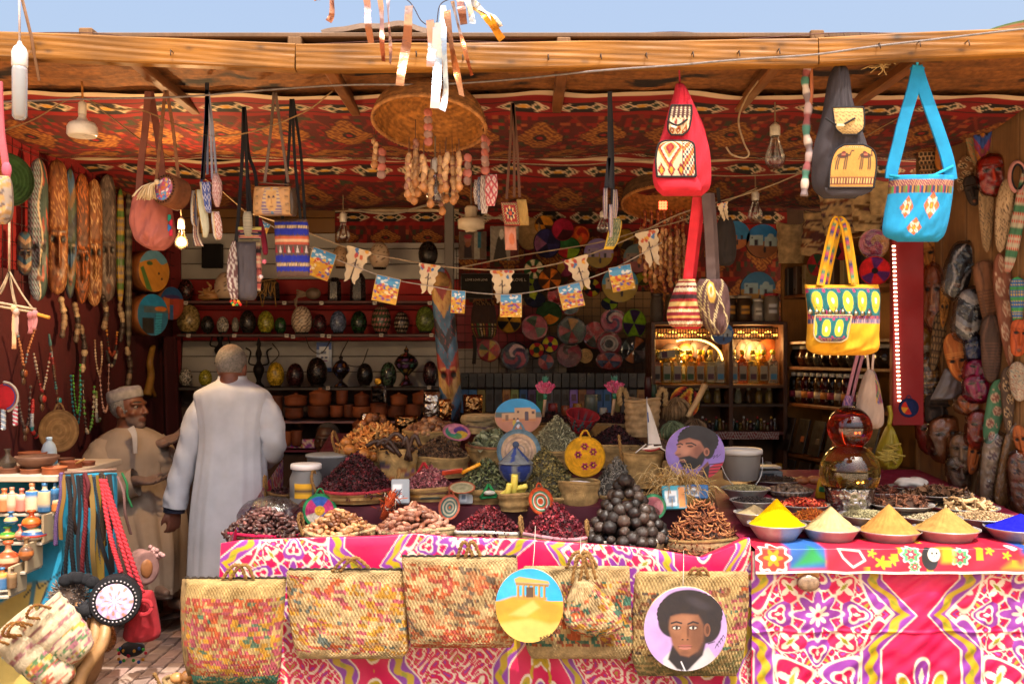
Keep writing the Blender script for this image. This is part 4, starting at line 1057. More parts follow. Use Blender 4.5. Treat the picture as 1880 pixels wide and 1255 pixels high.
u,v=mesh2(linspace(0,1,10),linspace(0,1,16));V=stack([-.017-.008*v+(.062*(1-v)**.8+.002)*u,-.01*sin(u*PI)*(1-v),.02+.205*v+0.*u],-1).reshape(-1,3);mb.add(V,gridq(10,16),None,'#b5b0ac');mb.add(V+(0,.002,0),gridq(10,16),None,'#b5b0ac');mb.put('sail','cloth',t)
def disc(name,label,c,R_,paint,n,yaw=0,pitch=0,thick=.022,ey=1.,rimc='#c9b08a',cat='painting',group=None,material='paint'):
 t=thing(name,label,cat,c,(pitch,0,yaw),group)
 U,V_=disc_grid(n);pic=Pic(U,V_,'#888888');paint(pic)
 P_=stack([U*R_,np.full_like(U,-thick/2),V_*R_*ey],-1).reshape(-1,3)
 mb.add(P_,gridq(n,n),None,pic.c);mb.put('painted_face',material,t)
 V,q,tt,cc=lathe([(R_*.97,-thick/2+.002),(R_*1.,-thick/2+.0015),(R_*1.004,-thick/4),(R_*1.004,thick/2),(R_*.97,thick/2+.001)],48)
 V=V[:,[0,2,1]]*[1,1,ey];mb.add(V,q,[x for x in tt if x[0]==len(V)-1],rimc);mb.put('wooden_disc','wood',t)
 return t
def desert_village(p,sky_='#2f8fc4',wall_='#c49a72',dark='#6d4a3a',ground='#b8785a',people=True):
 p.rect(-1,-1,1,1,ground);p.rect(-1,.22,1,1,sky_);p.brush(.06,4,4,2)
 p.rect(-1,-.05,1,.25,'#59615a',.05)
 p.poly([(-.7,-.28),(-.7,.18),(-.15,.2),(-.15,.48),(.55,.5),(.55,.42),(.75,.4),(.75,-.25)],wall_);p.poly([(-.7,-.28),(.75,-.25),(.75,-.12),(-.7,-.12)],'#c07a4a',.04)
 p.rect(.28,-.22,.44,.22,'#4d3a44');p.ell(.36,.22,.08,.07,'#4d3a44');p.rect(-.55,-.22,-.42,.1,'#7a5a44');p.rect(.58,.15,.7,.3,'#5a4038');p.rect(-.05,.2,.04,.32,'#5a4038')
 if people:p.ell(-.18,-.35,.07,.18,'#c9a83a');p.ell(-.02,-.4,.08,.24,'#d0cdd4');p.ell(-.02,-.12,.045,.05,'#4a3028');p.ell(-.18,-.12,.04,.05,'#4a3028')
disc('painted_disc','round painting of a mud brick house under a vivid blue sky',W(951,765,5.55),43/F*5.55,desert_village,90,.1,-.2,.03,.78)
def portrait_profile(p):
 p.rect(-1,-1,1,1,'#7f68b0');p.brush(.08,3,3,1)
 p.poly([(.15,-1),(.3,-.62),(.62,-.42),(1.,-.3),(1,-1)],'#b5293f')
 for i in range(4):p.line([(.45,-.42-.11*i),(.95,-.36-.11*i)],.035,'#3a1420')
 p.poly([(0.,-.88),(.22,-.52),(.42,-.3),(.5,-.55),(.22,-1)],'#6d4438');p.poly([(.2,-.95),(.3,-.55),(.47,-.42),(.42,-1)],'#241a22')
 p.ell(.08,.42,.64,.55,'#1d1a20');p.ell(.42,.28,.26,.5,'#1d1a20')
 for i in range(26):
  a=i/26*2*PI;p.ell(.1+.6*cos(a),.45+.5*sin(a),.1,.09,'#1d1a20')
 p.poly([(-.62,.3),(-.52,.44),(-.2,.55),(.16,.42),(.3,.2),(.34,-.1),(.25,-.35),(-.02,-.52),(-.42,-.5),(-.5,-.32),(-.55,-.18),(-.68,-.05),(-.6,.08)],'#8f5c4a',.03)
 p.ell(-.35,.12,.2,.2,'#b07a64',.3,.5);p.ell(-.1,.3,.25,.14,'#a06b56',.2,.5);p.ell(.1,.05,.14,.24,'#7a4c3e',0,.5)
 p.poly([(-.55,-.18),(-.2,-.1),(.05,-.2),(.2,0.),(.32,.12),(.34,-.15),(.22,-.45),(-.05,-.6),(-.42,-.55),(-.53,-.35)],'#1c171b',.035)
 p.ell(-.42,-.28,.12,.06,'#8d5548',-.2);p.line([(-.52,-.28),(-.32,-.28)],.02,'#3a1f1c')
 p.poly([(-.72,-.04),(-.55,0.),(-.5,.2),(-.56,.28),(-.62,.1)],'#a8725c',.02);p.line([(-.66,-.08),(-.5,-.06)],.03,'#5a3428')
 p.line([(-.62,.3),(-.5,.34),(-.42,.3)],.045,'#1c171b');p.line([(-.3,.34),(-.12,.36),(.02,.28)],.05,'#1c171b');p.ell(-.16,.24,.11,.035,'#4a2c26');p.ell(-.53,.22,.05,.03,'#4a2c26')
 p.ell(.38,.04,.1,.15,'#9a6350');p.ell(.39,.03,.05,.09,'#5f382e')
 p.line([(.55,-.15),(.66,-.08),(.6,-.2),(.75,-.05),(.72,-.16),(.86,-.04)],.014,'#2a2038',.006)
disc('painted_disc','round lilac painting of a bearded curly haired man in profile',W(1276,831,4.98),54/F*4.98,portrait_profile,130,-.05,-.12,.02,.93)
def jar(label,c,r,h,body,lidc,cat='jar',labelc=None,material='frosted',lid_h=.02,name='jar',group=None,neck=.85,n=20):
 t=thing(name,label,cat,c,None,group)
 turn([(r*.9,0),(r,.004),(r,h*.3),(r*.97,h*.33),(r,h*.36),(r,h*.78),(r*neck,h*.93),(r*neck,h)],n,body);mb.put('jar_body',material,t)
 turn([(r*(neck+.06),0),(r*(neck+.1),.002),(r*(neck+.1),lid_h*.85),(r*(neck+.03),lid_h),(0,lid_h*.98)],n,lidc);mb.put('lid','plastic',t,(0,0,h))
 if labelc:
  a=linspace(-.55,.55,8)-PI/2;u,v=mesh2(a,linspace(.32,.68,5))
  V=stack([r*1.012*cos(u),r*1.012*sin(u),v*h],-1).reshape(-1,3);cc=flat(labelc,V);k=(abs(v.ravel()-.5)<.06);cc[k]=lin('#4a3a30');mb.add(V,gridq(8,5),None,cc);mb.put('label','paper',t)
 return t
p=W(562,935,5.02);jar('big clear plastic jar with white lid and yellow sticker beside the hibiscus',p,.082,.205,'#8f8f90','#d8d4d4','jar','#d8a224',lid_h=.028)
p=W(607,872,5.3);t=thing('plastic_tub','wide clear plastic tub behind the big lidded jar','tub',p)
turn([(.1,0),(.118,.005),(.125,.1),(.132,.102),(.132,.112),(.126,.114)],30,'#a8acb0');mb.put('tub_body','frosted',t)
for px,py,w_,h_,Y,col,lb,yw in((735,925,34,46,4.83,'#8f979e','grey blister pack propped beside the rosebuds',.1),(1240,935,46,44,4.72,'#3f93a8','turquoise printed packet behind the carob slices',.2),(1280,915,40,26,4.76,'#2f5f94','blue striped packet at the top of the carob heap',-.2),(855,925,26,30,4.86,'#9fa3a6','small clear tub of seeds under the coiled dish',0)):
 p=W(px,py,Y);sx=w_/F*Y;sz=h_/F*Y
 box((sx,.02,sz),(0,0,sz/2),col,b=.006);n_=14
 g=linspace(-.46,.46,n_);U,V_=mesh2(g,g);pc=Pic(U,V_,col);pc.rect(-.4,-.35,.1,.3,'#d5dade');pc.rect(-.3,-.2,-.02,.05,'#6d7f94');pc.rect(.15,-.4,.42,.4,'#d08a4a' if 'turq' in lb else col)
 mb.add(stack([U*sx,np.full_like(U,-.0112),sz/2+V_*sz],-1),gridq(n_,n_),None,pc.c)
 tag(mb.put('packet','card_glossy',None,p,(-.25,0,yw)),lb,'packet')
p=W(703,945,4.78);r=rnd(9)
for i in range(160):
 u=r.random();b=array([(.02+.02*r.normal())+.03*u,.01*r.normal(),.11*u]);d=r.normal(size=3)*.016
 tube([b,b+d],.0025,['#c2491c','#d4622a','#8d2a14','#d8c9b0','#5a2a1a'][i%5],3)
tube([(0,0,-.02),(.05,0,.11)],.02,'#b2441c',6)
tag(mb.put('tasselled_charm','thread',None,p),'orange and white tasselled yarn charm between the date baskets','charm')
p=W(830,868,4.92);t=thing('spice_scoop','orange red plastic scoop with a yellow handle lying on the mint','scoop',p)
u,v=mesh2(linspace(0,1,12),linspace(-1,1,9));V=stack([-.05+.1*u,v*.028*sqrt(clip(u*1.6,.05,1)),.02*v*v-.01+.012*u],-1).reshape(-1,3);mb.add(V,gridq(12,9),None,'#b5432a');mb.add(V-(0,0,.002),gridq(12,9),None,'#b5432a');mb.put('scoop_bowl','plastic',t)
tube([(.045,0,0.),(.14,.01,.045)],.0095,'#c98a1e',8);mb.put('handle','plastic',t)
for px,py,Y,cc,lb in((778,862,4.98,'#b01f28','red cord triangle handle rising from the rosebuds'),(897,902,4.84,'#1f8a4a','green coiled frame lying on the mint leaves')):
 p=W(px,py,Y);s_=15/F*Y
 for a,b in(((-1,-.8),(0,.9)),((0,.9),(1,-.6)),((1,-.6),(-1,-.8))):tube([(a[0]*s_,0,a[1]*s_),(b[0]*s_,0,b[1]*s_)],.007,cc,6)
 if cc=='#1f8a4a':V,q=sphere(10,6);mb.add(V*[.03,.02,.012]+(.005,-.01,-.004),q,None,'#cfd2c8')
 tag(mb.put('cord_handle','rope',None,p),lb,'cord handle')
 # SPICE TABLE
def bowl(px,rim_y,half,Y,label,dep=.07,cat='bowl',col='#aaa5a1',name='steel_bowl'):
 p=W(px,rim_y,Y);R_=half/F*Y;t=thing(name,label,cat,(p[0],Y,p[2]-dep))
 turn([(R_*.5,0),(R_*.56,.002),(R_*.8,dep*.55),(R_*.96,dep*.92),(R_*1.03,dep),(R_*1.03,dep+.004),(R_*.95,dep*.95),(R_*.78,dep*.55),(R_*.5,.005),(0,.004)],40,col);mb.put('bowl_body','steel',t)
 return t,p,R_
def cone_mound(t,name,R_,z0,h,col,seed,grooves=26,dip=0.):
 u,v=mesh2(linspace(0,1,90,endpoint=False),linspace(0,1,26));a=u*2*PI
 g=.012*sin(a*grooves+seed+.6*sin(a*5))*sin(v*PI)*R_*2+.012*wob(a*5,v*9,seed)*R_*6*v
 z=h*(1-v)**1.08-.012*sm(0,.12,.12-v)*h+.01*sm(.75,1,v)*h
 V=stack([(v*R_+g*v)*cos(a),(v*R_+g*v)*sin(a),z0+z],-1).reshape(-1,3)
 mb.add(V,gridq(90,26,True),None,lin(col)[None]*(1+.05*sin(a.ravel()*grooves+seed))[:,None]);return mb.put(name,'powder',t)
YB1=4.4
for px,rim,half,apex,col,lb in((1426,961,52,917,'#d9a200','steel bowl of bright yellow turmeric shaped to a point'),(1525,969,51,931,'#bda070','steel bowl with a ridged cone of cream powder'),(1632,973,56,927,'#b07c40','steel bowl with a ridged cone of peach orange powder'),(1737,970,58,933,'#a68046','steel bowl with a smooth cone of tan ground spice'),(1874,968,62,945,'#1c1cae','steel bowl heaped with deep blue indigo powder')):
 t,p,R_=bowl(px,rim,half,YB1,lb,.083)
 cone_mound(t,'powder_cone',R_*.95,.079,(rim-apex)/F*YB1+.012,col,px,22+px%9)
SEED=[ell_base(1,.55,.5,5,4)]
def spice_bowl(px,rim,half,Y,label,pieces_,n,size,cols,h=.02,p=2.2,under='#3a2c20',material='leaf',flat=.5,dep=.06,name='spice_fill',rise=0):
 t,q_,R_=bowl(px,rim,half,Y,label,dep)
 heap(name,t,R_*.93,R_*.93,h,pieces_,int(n*.65),size*1.15,cols,z0=dep-.006+rise,p=p,under=under,material=material,flat=flat,seed=px)
 return t,q_,R_
spice_bowl(1369,896,44,4.92,'wide steel bowl of greenish coriander seed nearest the bucket',SEED,2200,.0042,['#7d7350','#8d835e','#6d6444'],under='#6b6243')
t,q_,R_=bowl(1449,899,43,4.95,'steel bowl of round brown nutmegs in front of the glass globes',.06)
nut=[]
for i in range(3):
 V,q=sphere(10,7);mb.add(V*[.0145,.0145,.0125],q,None,'#ffffff');nut.append(mb.mesh('nutmeg','date'))
pieces('nutmeg','round brown nutmeg in the steel bowl by the glass globes','nutmeg','nutmegs in the steel bowl',nut,(q_[0],4.95,q_[2]-.012),R_*.92,R_*.92,.03,60,.0125,['#6b5648','#7a6353','#594639'],p=2,seed=4,front=False)
turn([(0,0),(R_*.9,.002),(0,.03)],20,'#3d3028');mb.put('nutmeg_bed','seed',t,(0,0,.035))
spice_bowl(1422,880,50,5.35,'shallow steel dish of dark brown cloves behind the nutmegs',ROD,900,.007,['#3d2a22','#4d362c','#2d1e18'],under='#2a1c16',dep=.04)
spice_bowl(1383,918,42,4.72,'steel bowl of black cumin between the carob and chillies',SEED,1500,.0045,['#2d2422','#3a302c','#221b1a'],under='#1f1917')
t,q_,R_=bowl(1385,940,37,4.56,'small steel bowl with a low mound of grey beige powder',.06);cone_mound(t,'powder_cone',R_*.9,.052,.045,'#a08c68',3,11)
spice_bowl(1474,925,47,4.74,'steel bowl of crushed red chilli flakes',[LEAF],1500,.0085,['#a32a1c','#8a1f16','#c2462c','#6b1812','#c9683a'],h=.03,under='#6d1a12',material='leaf')
spice_bowl(1491,950,43,4.56,'steel bowl of orange saffron strands',[ROD],1600,.008,['#b8621a','#c9781f','#a04a14','#8a3a10'],h=.045,p=1.5,under='#8a4512',flat=.3)
spice_bowl(1593,945,51,4.58,'steel bowl of greenish grey cumin seed',SEED,2400,.0043,['#857c58','#958c68','#6f6748'],h=.025,under='#6d6545')
spice_bowl(1655,925,56,4.74,'steel bowl heaped with reddish brown star anise',[star_base(7)],240,.019,['#6b3f28','#7d4d32','#57321f'],h=.05,p=1.6,under='#3d2416',flat=.35)
spice_bowl(1708,948,55,4.6,'steel bowl of pale grey beige seeds right behind the peach cone',SEED,2400,.0042,['#9a8a6c','#a89878','#85765a'],h=.02,under='#7d6e54')
spice_bowl(1722,905,60,5.05,'steel tray of broken brown cinnamon bark',[ROD,LEAF],420,.018,['#6d4c34','#7d5a3e','#5a3d2a'],h=.035,p=1.8,under='#3a281c',flat=.6,dep=.04)
spice_bowl(1772,930,58,4.85,'steel bowl heaped with pale curled ginger roots',[curl_base(1.6,.24),curl_base(.8,.3)],200,.021,['#b8966a','#c9a67a','#a08058'],h=.045,p=1.7,under='#7a6040',flat=.5)
spice_bowl(1806,948,58,4.62,'steel bowl of light brown barley grains beside the indigo',SEED,2200,.0055,['#9a7d58','#a88b66','#876b48'],h=.025,under='#7d6344')
spice_bowl(1617,902,40,5.2,'steel bowl of dark red bark pieces beside the globe stand',[ROD,LEAF],300,.017,['#5f3324','#703f2d','#4a271b'],h=.035,p=1.7,under='#2d1810',flat=.5)
t,q_,R_=bowl(1675,893,42,5.3,'empty steel dish with a crumpled white paper bag in it',.03)
V,q=sphere(22,12);V=V*[.085,.06,.03];V*=(1+.22*wob(V[:,0]*40,V[:,1]*40+V[:,2]*60,3))[:,None];mb.add(V,q,None,'#d4cdc6');tag(mb.put('paper_bag','paper',None,q_+(0.,0,.02)),'crumpled white paper bag lying in the steel dish','paper bag')
for i,(x,y,s_)in enumerate(((-.05,0,1),(.02,.01,1.1),(.07,0,.8))):
 V,q=sphere(14,9);V=V*[.04*s_,.03,.022*s_];V*=(1+.1*wob(V[:,0]*60,V[:,1]*60,i))[:,None];mb.add(V+(x,y,.01),q,None,'#a8683f')
tag(mb.put('bread_roll','date',None,W(1490,885,5.25)),'lumpy orange brown roll of dried apricot paste behind the nutmegs','apricot paste')
p=W(1560,935,4.78);k=4.78/F;t=thing('globe_stand','tapered stand wrapped in crinkled silver foil under the glass globes','stand',p)
zz=linspace(0,1,14);V,q,tt,c=lathe([(k*(39+6*v),k*46*v)for v in zz]+[(k*30,k*44)],48);a=arctan2(V[:,1],V[:,0]);V[:,:2]*=(1+.03*wob(a*8,V[:,2]*90,1)+.02*sin(a*17+V[:,2]*50))[:,None];mb.add(V,q,tt,'#cfcac6');mb.put('foil_wrap','foil',t)
def globe(px,py,half,Y,label,liq,full,name='glass_globe'):
 c0=W(px,py,Y);R_=half/F*Y;t=thing(name,label,'glass globe',c0)
 th=linspace(-PI/2+.05,PI/2-.3,30);turn([(R_*cos(x),R_*sin(x))for x in th]+[(R_*.33,R_*.99),(R_*.33,R_*1.02)],56,'#f2f4f4')
 mb.put('glass_shell','glass',t)
 top=full;th=linspace(-PI/2+.001,math.asin(top),24);turn([(R_*.96*cos(x),R_*.96*sin(x))for x in th],56,liq);mb.put('oil','oil',t)
 return t
m_=mat('oil',.02,trans=1.,var=0,bump=None,ior=1.4)
globe(1560,866,54,4.78,'large glass globe filled with pale golden oil on the foil stand','#cfae5c',.93)
globe(1560,785,40,4.78,'smaller glass globe of red oil balanced on the golden globe','#d8421c',.45)
p=W(1360,880,5.28);R_=38/F*5.28;t=thing('plastic_bucket','translucent plastic bucket with a white lid and wire handle','bucket',p)
turn([(R_*.8,0),(R_*.84,.005),(R_*.96,.135),(R_*.98,.14)],36,'#b7b3ae');mb.put('bucket_body','frosted',t)
turn([(R_*.98,.135),(R_*1.04,.137),(R_*1.05,.155),(R_*1.,.165),(R_*.9,.162),(R_*.88,.155),(0,.155)],36,'#d2cfcb');mb.put('lid','plastic',t)
a=linspace(0,PI,20);tube(stack([R_*1.02*cos(a),-R_*.8*sin(a)-.01,.12-.16*sin(a)],-1),.0025,'#c8c4c0',5);mb.put('handle','plastic',t)
p=W(1405,878,5.5);t=thing('kitchen_scale','grey electronic kitchen scale behind the white bucket','scale',p)
box((.16,.14,.05),(0,0,.025),'#6d7278',b=.008);mb.put('scale_body','plastic',t);box((.15,.12,.012),(0,0,.066),'#b9bcc0',b=.004);mb.put('pan','steel',t);box((.06,.004,.022),(0.,-.0715,.026),'#27313a');mb.put('display','plastic',t)
p=W(1507,915,5.);box((.06,.03,.1),(0,0,.05),'#c99a1e',b=.006);box((.05,.034,.03),(-.002,0,.05),'#2f7a4a');box((.04,.036,.022),(.002,0,.08),'#b8341f');tag(mb.put('packet','card_glossy',None,p,(.1,.15,.2)),'yellow green and red spice packet leaning on the globe stand','packet')
p=W(1484,1060,4.2);t=thing('sample_bag','small plastic sample bag under a tan card pinned to the pink cloth','sample bag',p)
box((.092,.004,.055),(0,0,.03),'#a8713c');mb.put('card','paper',t)
V,q=sphere(16,10);mb.add(V*[.046,.013,.032]+(0,-.004,-.022),q,None,'#c4a488');mb.put('seed_filling','seed',t);mb.add(V*[.051,.018,.038]+(0,-.004,-.02),q,None,'#f2efec');mb.put('plastic_bag','film',t)
# BAGS AND LAMPS HANGING UNDER THE BEAM
def pillow(rows,Y,t=.05,nu=31,nv=37,paint=None,back='#555',wr=.004,k=0.,ref=None,curve=0.,pw=.5):
 """rows: photo outline [(py, px_left, px_right)...] top to bottom at distance Y -> stuffed shape; coordinates local to ref"""
 R_=array(rows,float);s_=linspace(0,1,nv)
 d=linspace(0,1,len(R_));
 def ip(c):return np.interp(s_,d,R_[:,c])if len(R_)<3 else spline(np.c_[R_[:,c],R_[:,c],R_[:,c]],nv)[:,0]
 py,xl,xr=ip(0),ip(1),ip(2)
 u=linspace(0,1,nu);
 X=(xl[None]+(xr-xl)[None]*u[:,None]-CX)/F*Y;Z=np.broadcast_to(CZ-(py-HY)/F*Y,X.shape)
 uu=np.broadcast_to(u[:,None],X.shape);vv=np.broadcast_to(s_[None],X.shape)
 dep=t*(1-abs(2*uu-1)**2.6)**pw*(clip(1-abs(2*vv-1)**3.2,0,1))**.5
 wv=wr*wob(uu*7,vv*9,k)*clip(dep/t,0,1)+wr*.6*wob(uu*16,vv*5,k+2)*clip(dep/t,0,1)
 ref=np.zeros(3)if ref is None else asarray(ref)
 f=stack([X,Y-dep-wv+curve*(vv-.5)**2,Z],-1)-ref;b=stack([X,Y+dep*.8+0*wv+curve*(vv-.5)**2,Z],-1)-ref
 c=paint(uu.ravel(),vv.ravel())if callable(paint)else paint
 mb.add(f,gridq(nu,nv),None,c)
 b=b[::3,::3]if nu%3==1 and nv%3==1 else b;mb.add(b,gridq(*b.shape[:2])[:,::-1],None,back)
def straps(name,parent,ref,paths,Y,w_px,t=.004,col='#444',mat_='cloth',cols=None):
 """strap bands given as photo pixel paths"""
 ref=asarray(ref)
 for pth in paths:
  P_=array([W(a,b,Y+(c[0][0]if c else 0))for a,b,*c in pth])-ref
  band(spline(P_,26),w_px/F*Y,t,(1,0,0),col,cols);mb.put(name,mat_,parent)
def patch(rows,Y,off,paint,nu=24,nv=24,ref=(0,0,0),bulge=0.):
 """flat pocket or panel sewn on the front of a bag: outline rows as in pillow, standing off by `off`"""
 R_=array(rows,float);s_=linspace(0,1,nv);d=linspace(0,1,len(R_))
 py,xl,xr=(spline(np.c_[R_[:,c],R_[:,c],R_[:,c]],nv)[:,0]for c in range(3))
 u=linspace(0,1,nu);X=(xl[None]+(xr-xl)[None]*u[:,None]-CX)/F*Y;Z=np.broadcast_to(CZ-(py-HY)/F*Y,X.shape)
 uu=np.broadcast_to(u[:,None],X.shape);vv=np.broadcast_to(s_[None],X.shape)
 yy=Y-off-bulge*(1-abs(2*uu-1)**3)*(1-abs(2*vv-1)**3)
 Vf=stack([X,yy,Z],-1)-asarray(ref);mb.add(Vf,gridq(nu,nv),None,paint(uu.ravel(),vv.ravel()))
 e=concatenate([Vf[:,0],Vf[-1,:],Vf[::-1,-1],Vf[0,::-1]]);return e
def kilim(cols,fx=6,fy=6,bg=0,k=0):
 L_=array([lin(c)for c in cols])
 def f(u,v):
  x=abs(mod(u*fx,1)-.5)*2;y=mod(v*fy,1);d=abs(y-.5)*2
  i=floor((x+d)*3.2+.2*k).astype(int);i=clip(i,0,99)%len(L_)
  c=L_[i]*(.85+.3*hash2(floor(u*fx*9),floor(v*fy*9),k))[:,None];return c
 return f
def stripes(cols,n,k=0,vert=False):
 L_=array([lin(c)for c in cols])
 def f(u,v):
  w_=(u if vert else v)*n;i=floor(w_).astype(int);c=L_[(i*7+k)%len(L_)]
  z=mod((v if vert else u)*n*1.5,1);m=(mod(i,3)==1)&(abs(z-.5)*2>mod(w_,1));c=c.copy();c[m]=L_[(i[m]*7+k+2)%len(L_)];return c
 return f
 # red backpack
Yb=4.1;ref=W(1250,155,Yb)
t=thing('backpack','red backpack with kilim patterned pockets hanging from the beam','backpack',ref)
RED='#c21f33'
pillow([(153,1241,1253),(175,1236,1264),(200,1228,1276),(240,1217,1292),(280,1204,1303),(318,1198,1306),(345,1203,1303),(360,1217,1288)],Yb,.085,36,46,RED,RED,.01,1,ref)
mb.put('bag_body','canvas',t)
def kil1(u,v):
 c=flat('#cbb896',u);x=(u-.33)*2.;d=abs(x)+abs(v-.42)*1.5
 for a,b,cc in((0.,.12,'#b5462a'),(.12,.25,'#8d1f28'),(.25,.38,'#a08a4a'),(.38,.5,'#d8cba8'),(.5,.6,'#8d1f28'),(.6,.7,'#b5742a')):c[(d>=a)&(d<b)]=lin(cc)
 d2=abs(mod(u*4,1)-.5)+abs(v-.88)*3;c[d2<.4]=lin('#7d1a2a');c[d2<.22]=lin('#c9962a')
 m=u>.68;s=floor(v*18);cc=array([lin(x)for x in('#8d1f2a','#d8cba8','#2f3a4a','#c9bfa4','#8d1f2a','#b58a3a')])[(s.astype(int)+floor(u*22).astype(int))%6];c[m]=cc[m];c[abs(u-.68)<.012]=lin('#5d1a22')
 return c
e=patch([(204,1226,1262),(222,1222,1262),(246,1220,1257),(257,1226,1246)],Yb,.094,lambda u,v:where(((v<.42)&(abs(mod(u*5,1)-.5)<.28)&(mod(v*14,1)<.6))[:,None],lin('#cdbb9a'),where((v<.42)[:,None],lin('#4a2a26'),kilim(['#cbb896','#8d2a24','#b5742a','#d8cba8'],3,2)(u,v))),26,34,ref,.008);mb.put('upper_pocket','canvas',t)
tube(e,.0042,'#231c1c',6);tube(spline([W(1225,222,Yb-.105)-ref,W(1244,230,Yb-.11)-ref,W(1262,219,Yb-.105)-ref],12),.004,'#231c1c',6);box((.022,.008,.008),W(1237,233,Yb-.115)-ref,'#e0d6c4',R=roty(.3));mb.put('pocket_trim','cloth',t)
e=patch([(268,1214,1256),(275,1203,1266),(300,1198,1268),(332,1200,1270)],Yb,.097,kil1,50,50,ref,.01);mb.put('front_pocket','canvas',t)
tube(e,.0045,'#1d181a',6);mb.put('pocket_trim','cloth',t)
e=patch([(331,1198,1272),(345,1203,1280),(356,1212,1280)],Yb,.085,lambda u,v:flat(RED,u),20,12,ref,.012);mb.put('base_panel','canvas',t)
straps('shoulder_strap',t,ref,[[(1252,165,(.03,)),(1290,240,(.06,)),(1298,330,(.05,))]],Yb,9,.006,RED,'canvas')
tube(spline([W(1247,128,4.02)-ref,W(1248,150,Yb)-ref,W(1246,160,Yb)-ref],8),.004,'#8d1f2c',6);mb.put('hanging_loop','cloth',t)
# black backpack
Yb=4.08;ref=W(1540,120,Yb);t=thing('backpack','charcoal backpack with two camels woven on its tan pocket','backpack',ref);BK='#3a3438'
pillow([(120,1533,1545),(140,1523,1556),(180,1516,1560),(220,1508,1572),(270,1494,1590),(310,1490,1595),(345,1493,1592),(365,1512,1570)],Yb,.085,36,46,lambda u,v:lin(BK)[None]*(1+.18*wob(u*9,v*12,3)*(v<.4))[:,None],BK,.011,4,ref);mb.put('bag_body','canvas',t)
def camel_cloth(u,v):
 p=Pic(u*2-1,1-2*v,'#b8863f');p.brush(.08,20,20,1);ink='#4a3328'
 p.rect(-1.1,.62,1.1,.78,'#5d4434');p.c=where(((abs(p.V-.7)<.08)&(mod(p.U*7,1)<.5))[:,None],lin('#c9a468'),p.c)
 p.rect(-1.1,-.92,1.1,-.72,'#6d3a2a');p.c=where(((abs(p.V+.82)<.07)&(mod(p.U*8,1)<.5))[:,None],lin('#c9a468'),p.c)
 for ox in(-.55,.5):
  p.ell(ox,.05,.26,.15,ink);p.ell(ox-.02,.2,.1,.1,ink);p.poly([(ox+.2,.02),(ox+.34,0.),(ox+.38,.3),(ox+.34,.34),(ox+.28,.1)],ink);p.ell(ox+.43,.33,.09,.05,ink)
  for lx in(-.2,-.12,.14,.22):p.line([(ox+lx,0),(ox+lx*1.05-.02,-.5)],.055,ink)
  p.line([(ox-.25,.08),(ox-.32,-.15)],.03,ink);p.rect(ox-.08,0.,ox+.1,.22,'#7d2a2a');p.line([(ox-.08,.1),(ox+.1,.1)],.03,'#c9a468')
 return p.c
e=patch([(208,1514,1570),(222,1516,1571),(245,1520,1570),(257,1532,1558)],Yb,.098,lambda u,v:where((mod(v*8+abs(mod(u*5,1)-.5),1)<.22)[:,None],lin('#7d6240'),lin('#c2a066'))*(1-.2*(v>.66))[:,None],26,28,ref,.008);mb.put('upper_pocket','canvas',t)
tube(e,.0035,'#1d1a1c',6);tube(spline([W(1515,217,Yb-.11)-ref,W(1541,230,Yb-.115)-ref,W(1570,217,Yb-.11)-ref],12),.004,'#1d1a1c',6);box((.03,.008,.01),W(1543,230,Yb-.12)-ref,'#d8c49a');mb.put('pocket_trim','cloth',t)
e=patch([(275,1535,1570),(286,1520,1588),(310,1511,1593),(352,1508,1588)],Yb,.098,camel_cloth,76,60,ref,.008);mb.put('front_pocket','canvas',t)
tube(e,.004,'#1d1a1c',6);mb.put('pocket_trim','cloth',t)
e=patch([(351,1502,1590),(358,1505,1585),(366,1516,1568)],Yb,.088,lambda u,v:flat(BK,u),20,10,ref,.008);mb.put('base_panel','canvas',t)
# turquoise bag
Yb=4.06;ref=W(1685,118,Yb);t=thing('shoulder_bag','turquoise shoulder bag with orange diamond patches and a wide strap','bag',ref);TQ='#1487b8'
def tq(u,v):
 p=Pic((u-.5)*1.3,(.5-v)*1.3,TQ);y0=.5-.17*1.3
 y0=.29;p.rect(-.7,y0-.05,.62,y0+.05,'#7a3a4a');p.c=where(((abs(p.V-y0)<.05)&(mod(p.U*24+p.V*16,1)<.35))[:,None],lin('#b08a5a'),p.c)
 m=(p.V>y0-.13)&(p.V<y0-.05)&(p.U<.6);i=floor(p.U*26).astype(int)%6;p.c=where(m[:,None],array([lin(x)for x in('#3a2a3a','#6d5a2a','#4a7a3a','#8d2a4a','#2a3a5a','#a8702a')])[i],p.c)
 for cx,cy,s_ in((-.3,-.02,.13),(.17,0.,.165),(-.1,-.29,.15)):
  d=(abs(p.U-cx)+abs(p.V-cy))/s_;a=arctan2(p.V-cy,p.U-cx);p.mix(sm(1.02,.98,d),'#b5562e');p.mix(sm(.82,.78,d),'#c2703a');f=cos(4*a+PI)*.2+.55;dd=hypot(p.U-cx,p.V-cy)/s_
  p.mix((dd<f)*(mod(a/PI*4,1)>.12),'#dccdb8');p.mix(sm(.3,.26,dd),'#b54a24');p.mix(sm(.2,.17,dd),'#d8a01e')
 return p.c
pillow([(322,1633,1752),(328,1632,1751),(360,1629,1748),(400,1622,1742),(430,1622,1734),(444,1648,1722)],Yb,.05,80,70,tq,TQ,.005,2,ref);mb.put('bag_body','canvas',t)
straps('strap',t,ref,[[(1686,122),(1676,165),(1660,220),(1648,270),(1638,310),(1636,328)],[(1682,122,(.01,)),(1694,160),(1710,205),(1726,250),(1740,295),(1746,330)]],Yb-.01,22,.012,TQ,'canvas')
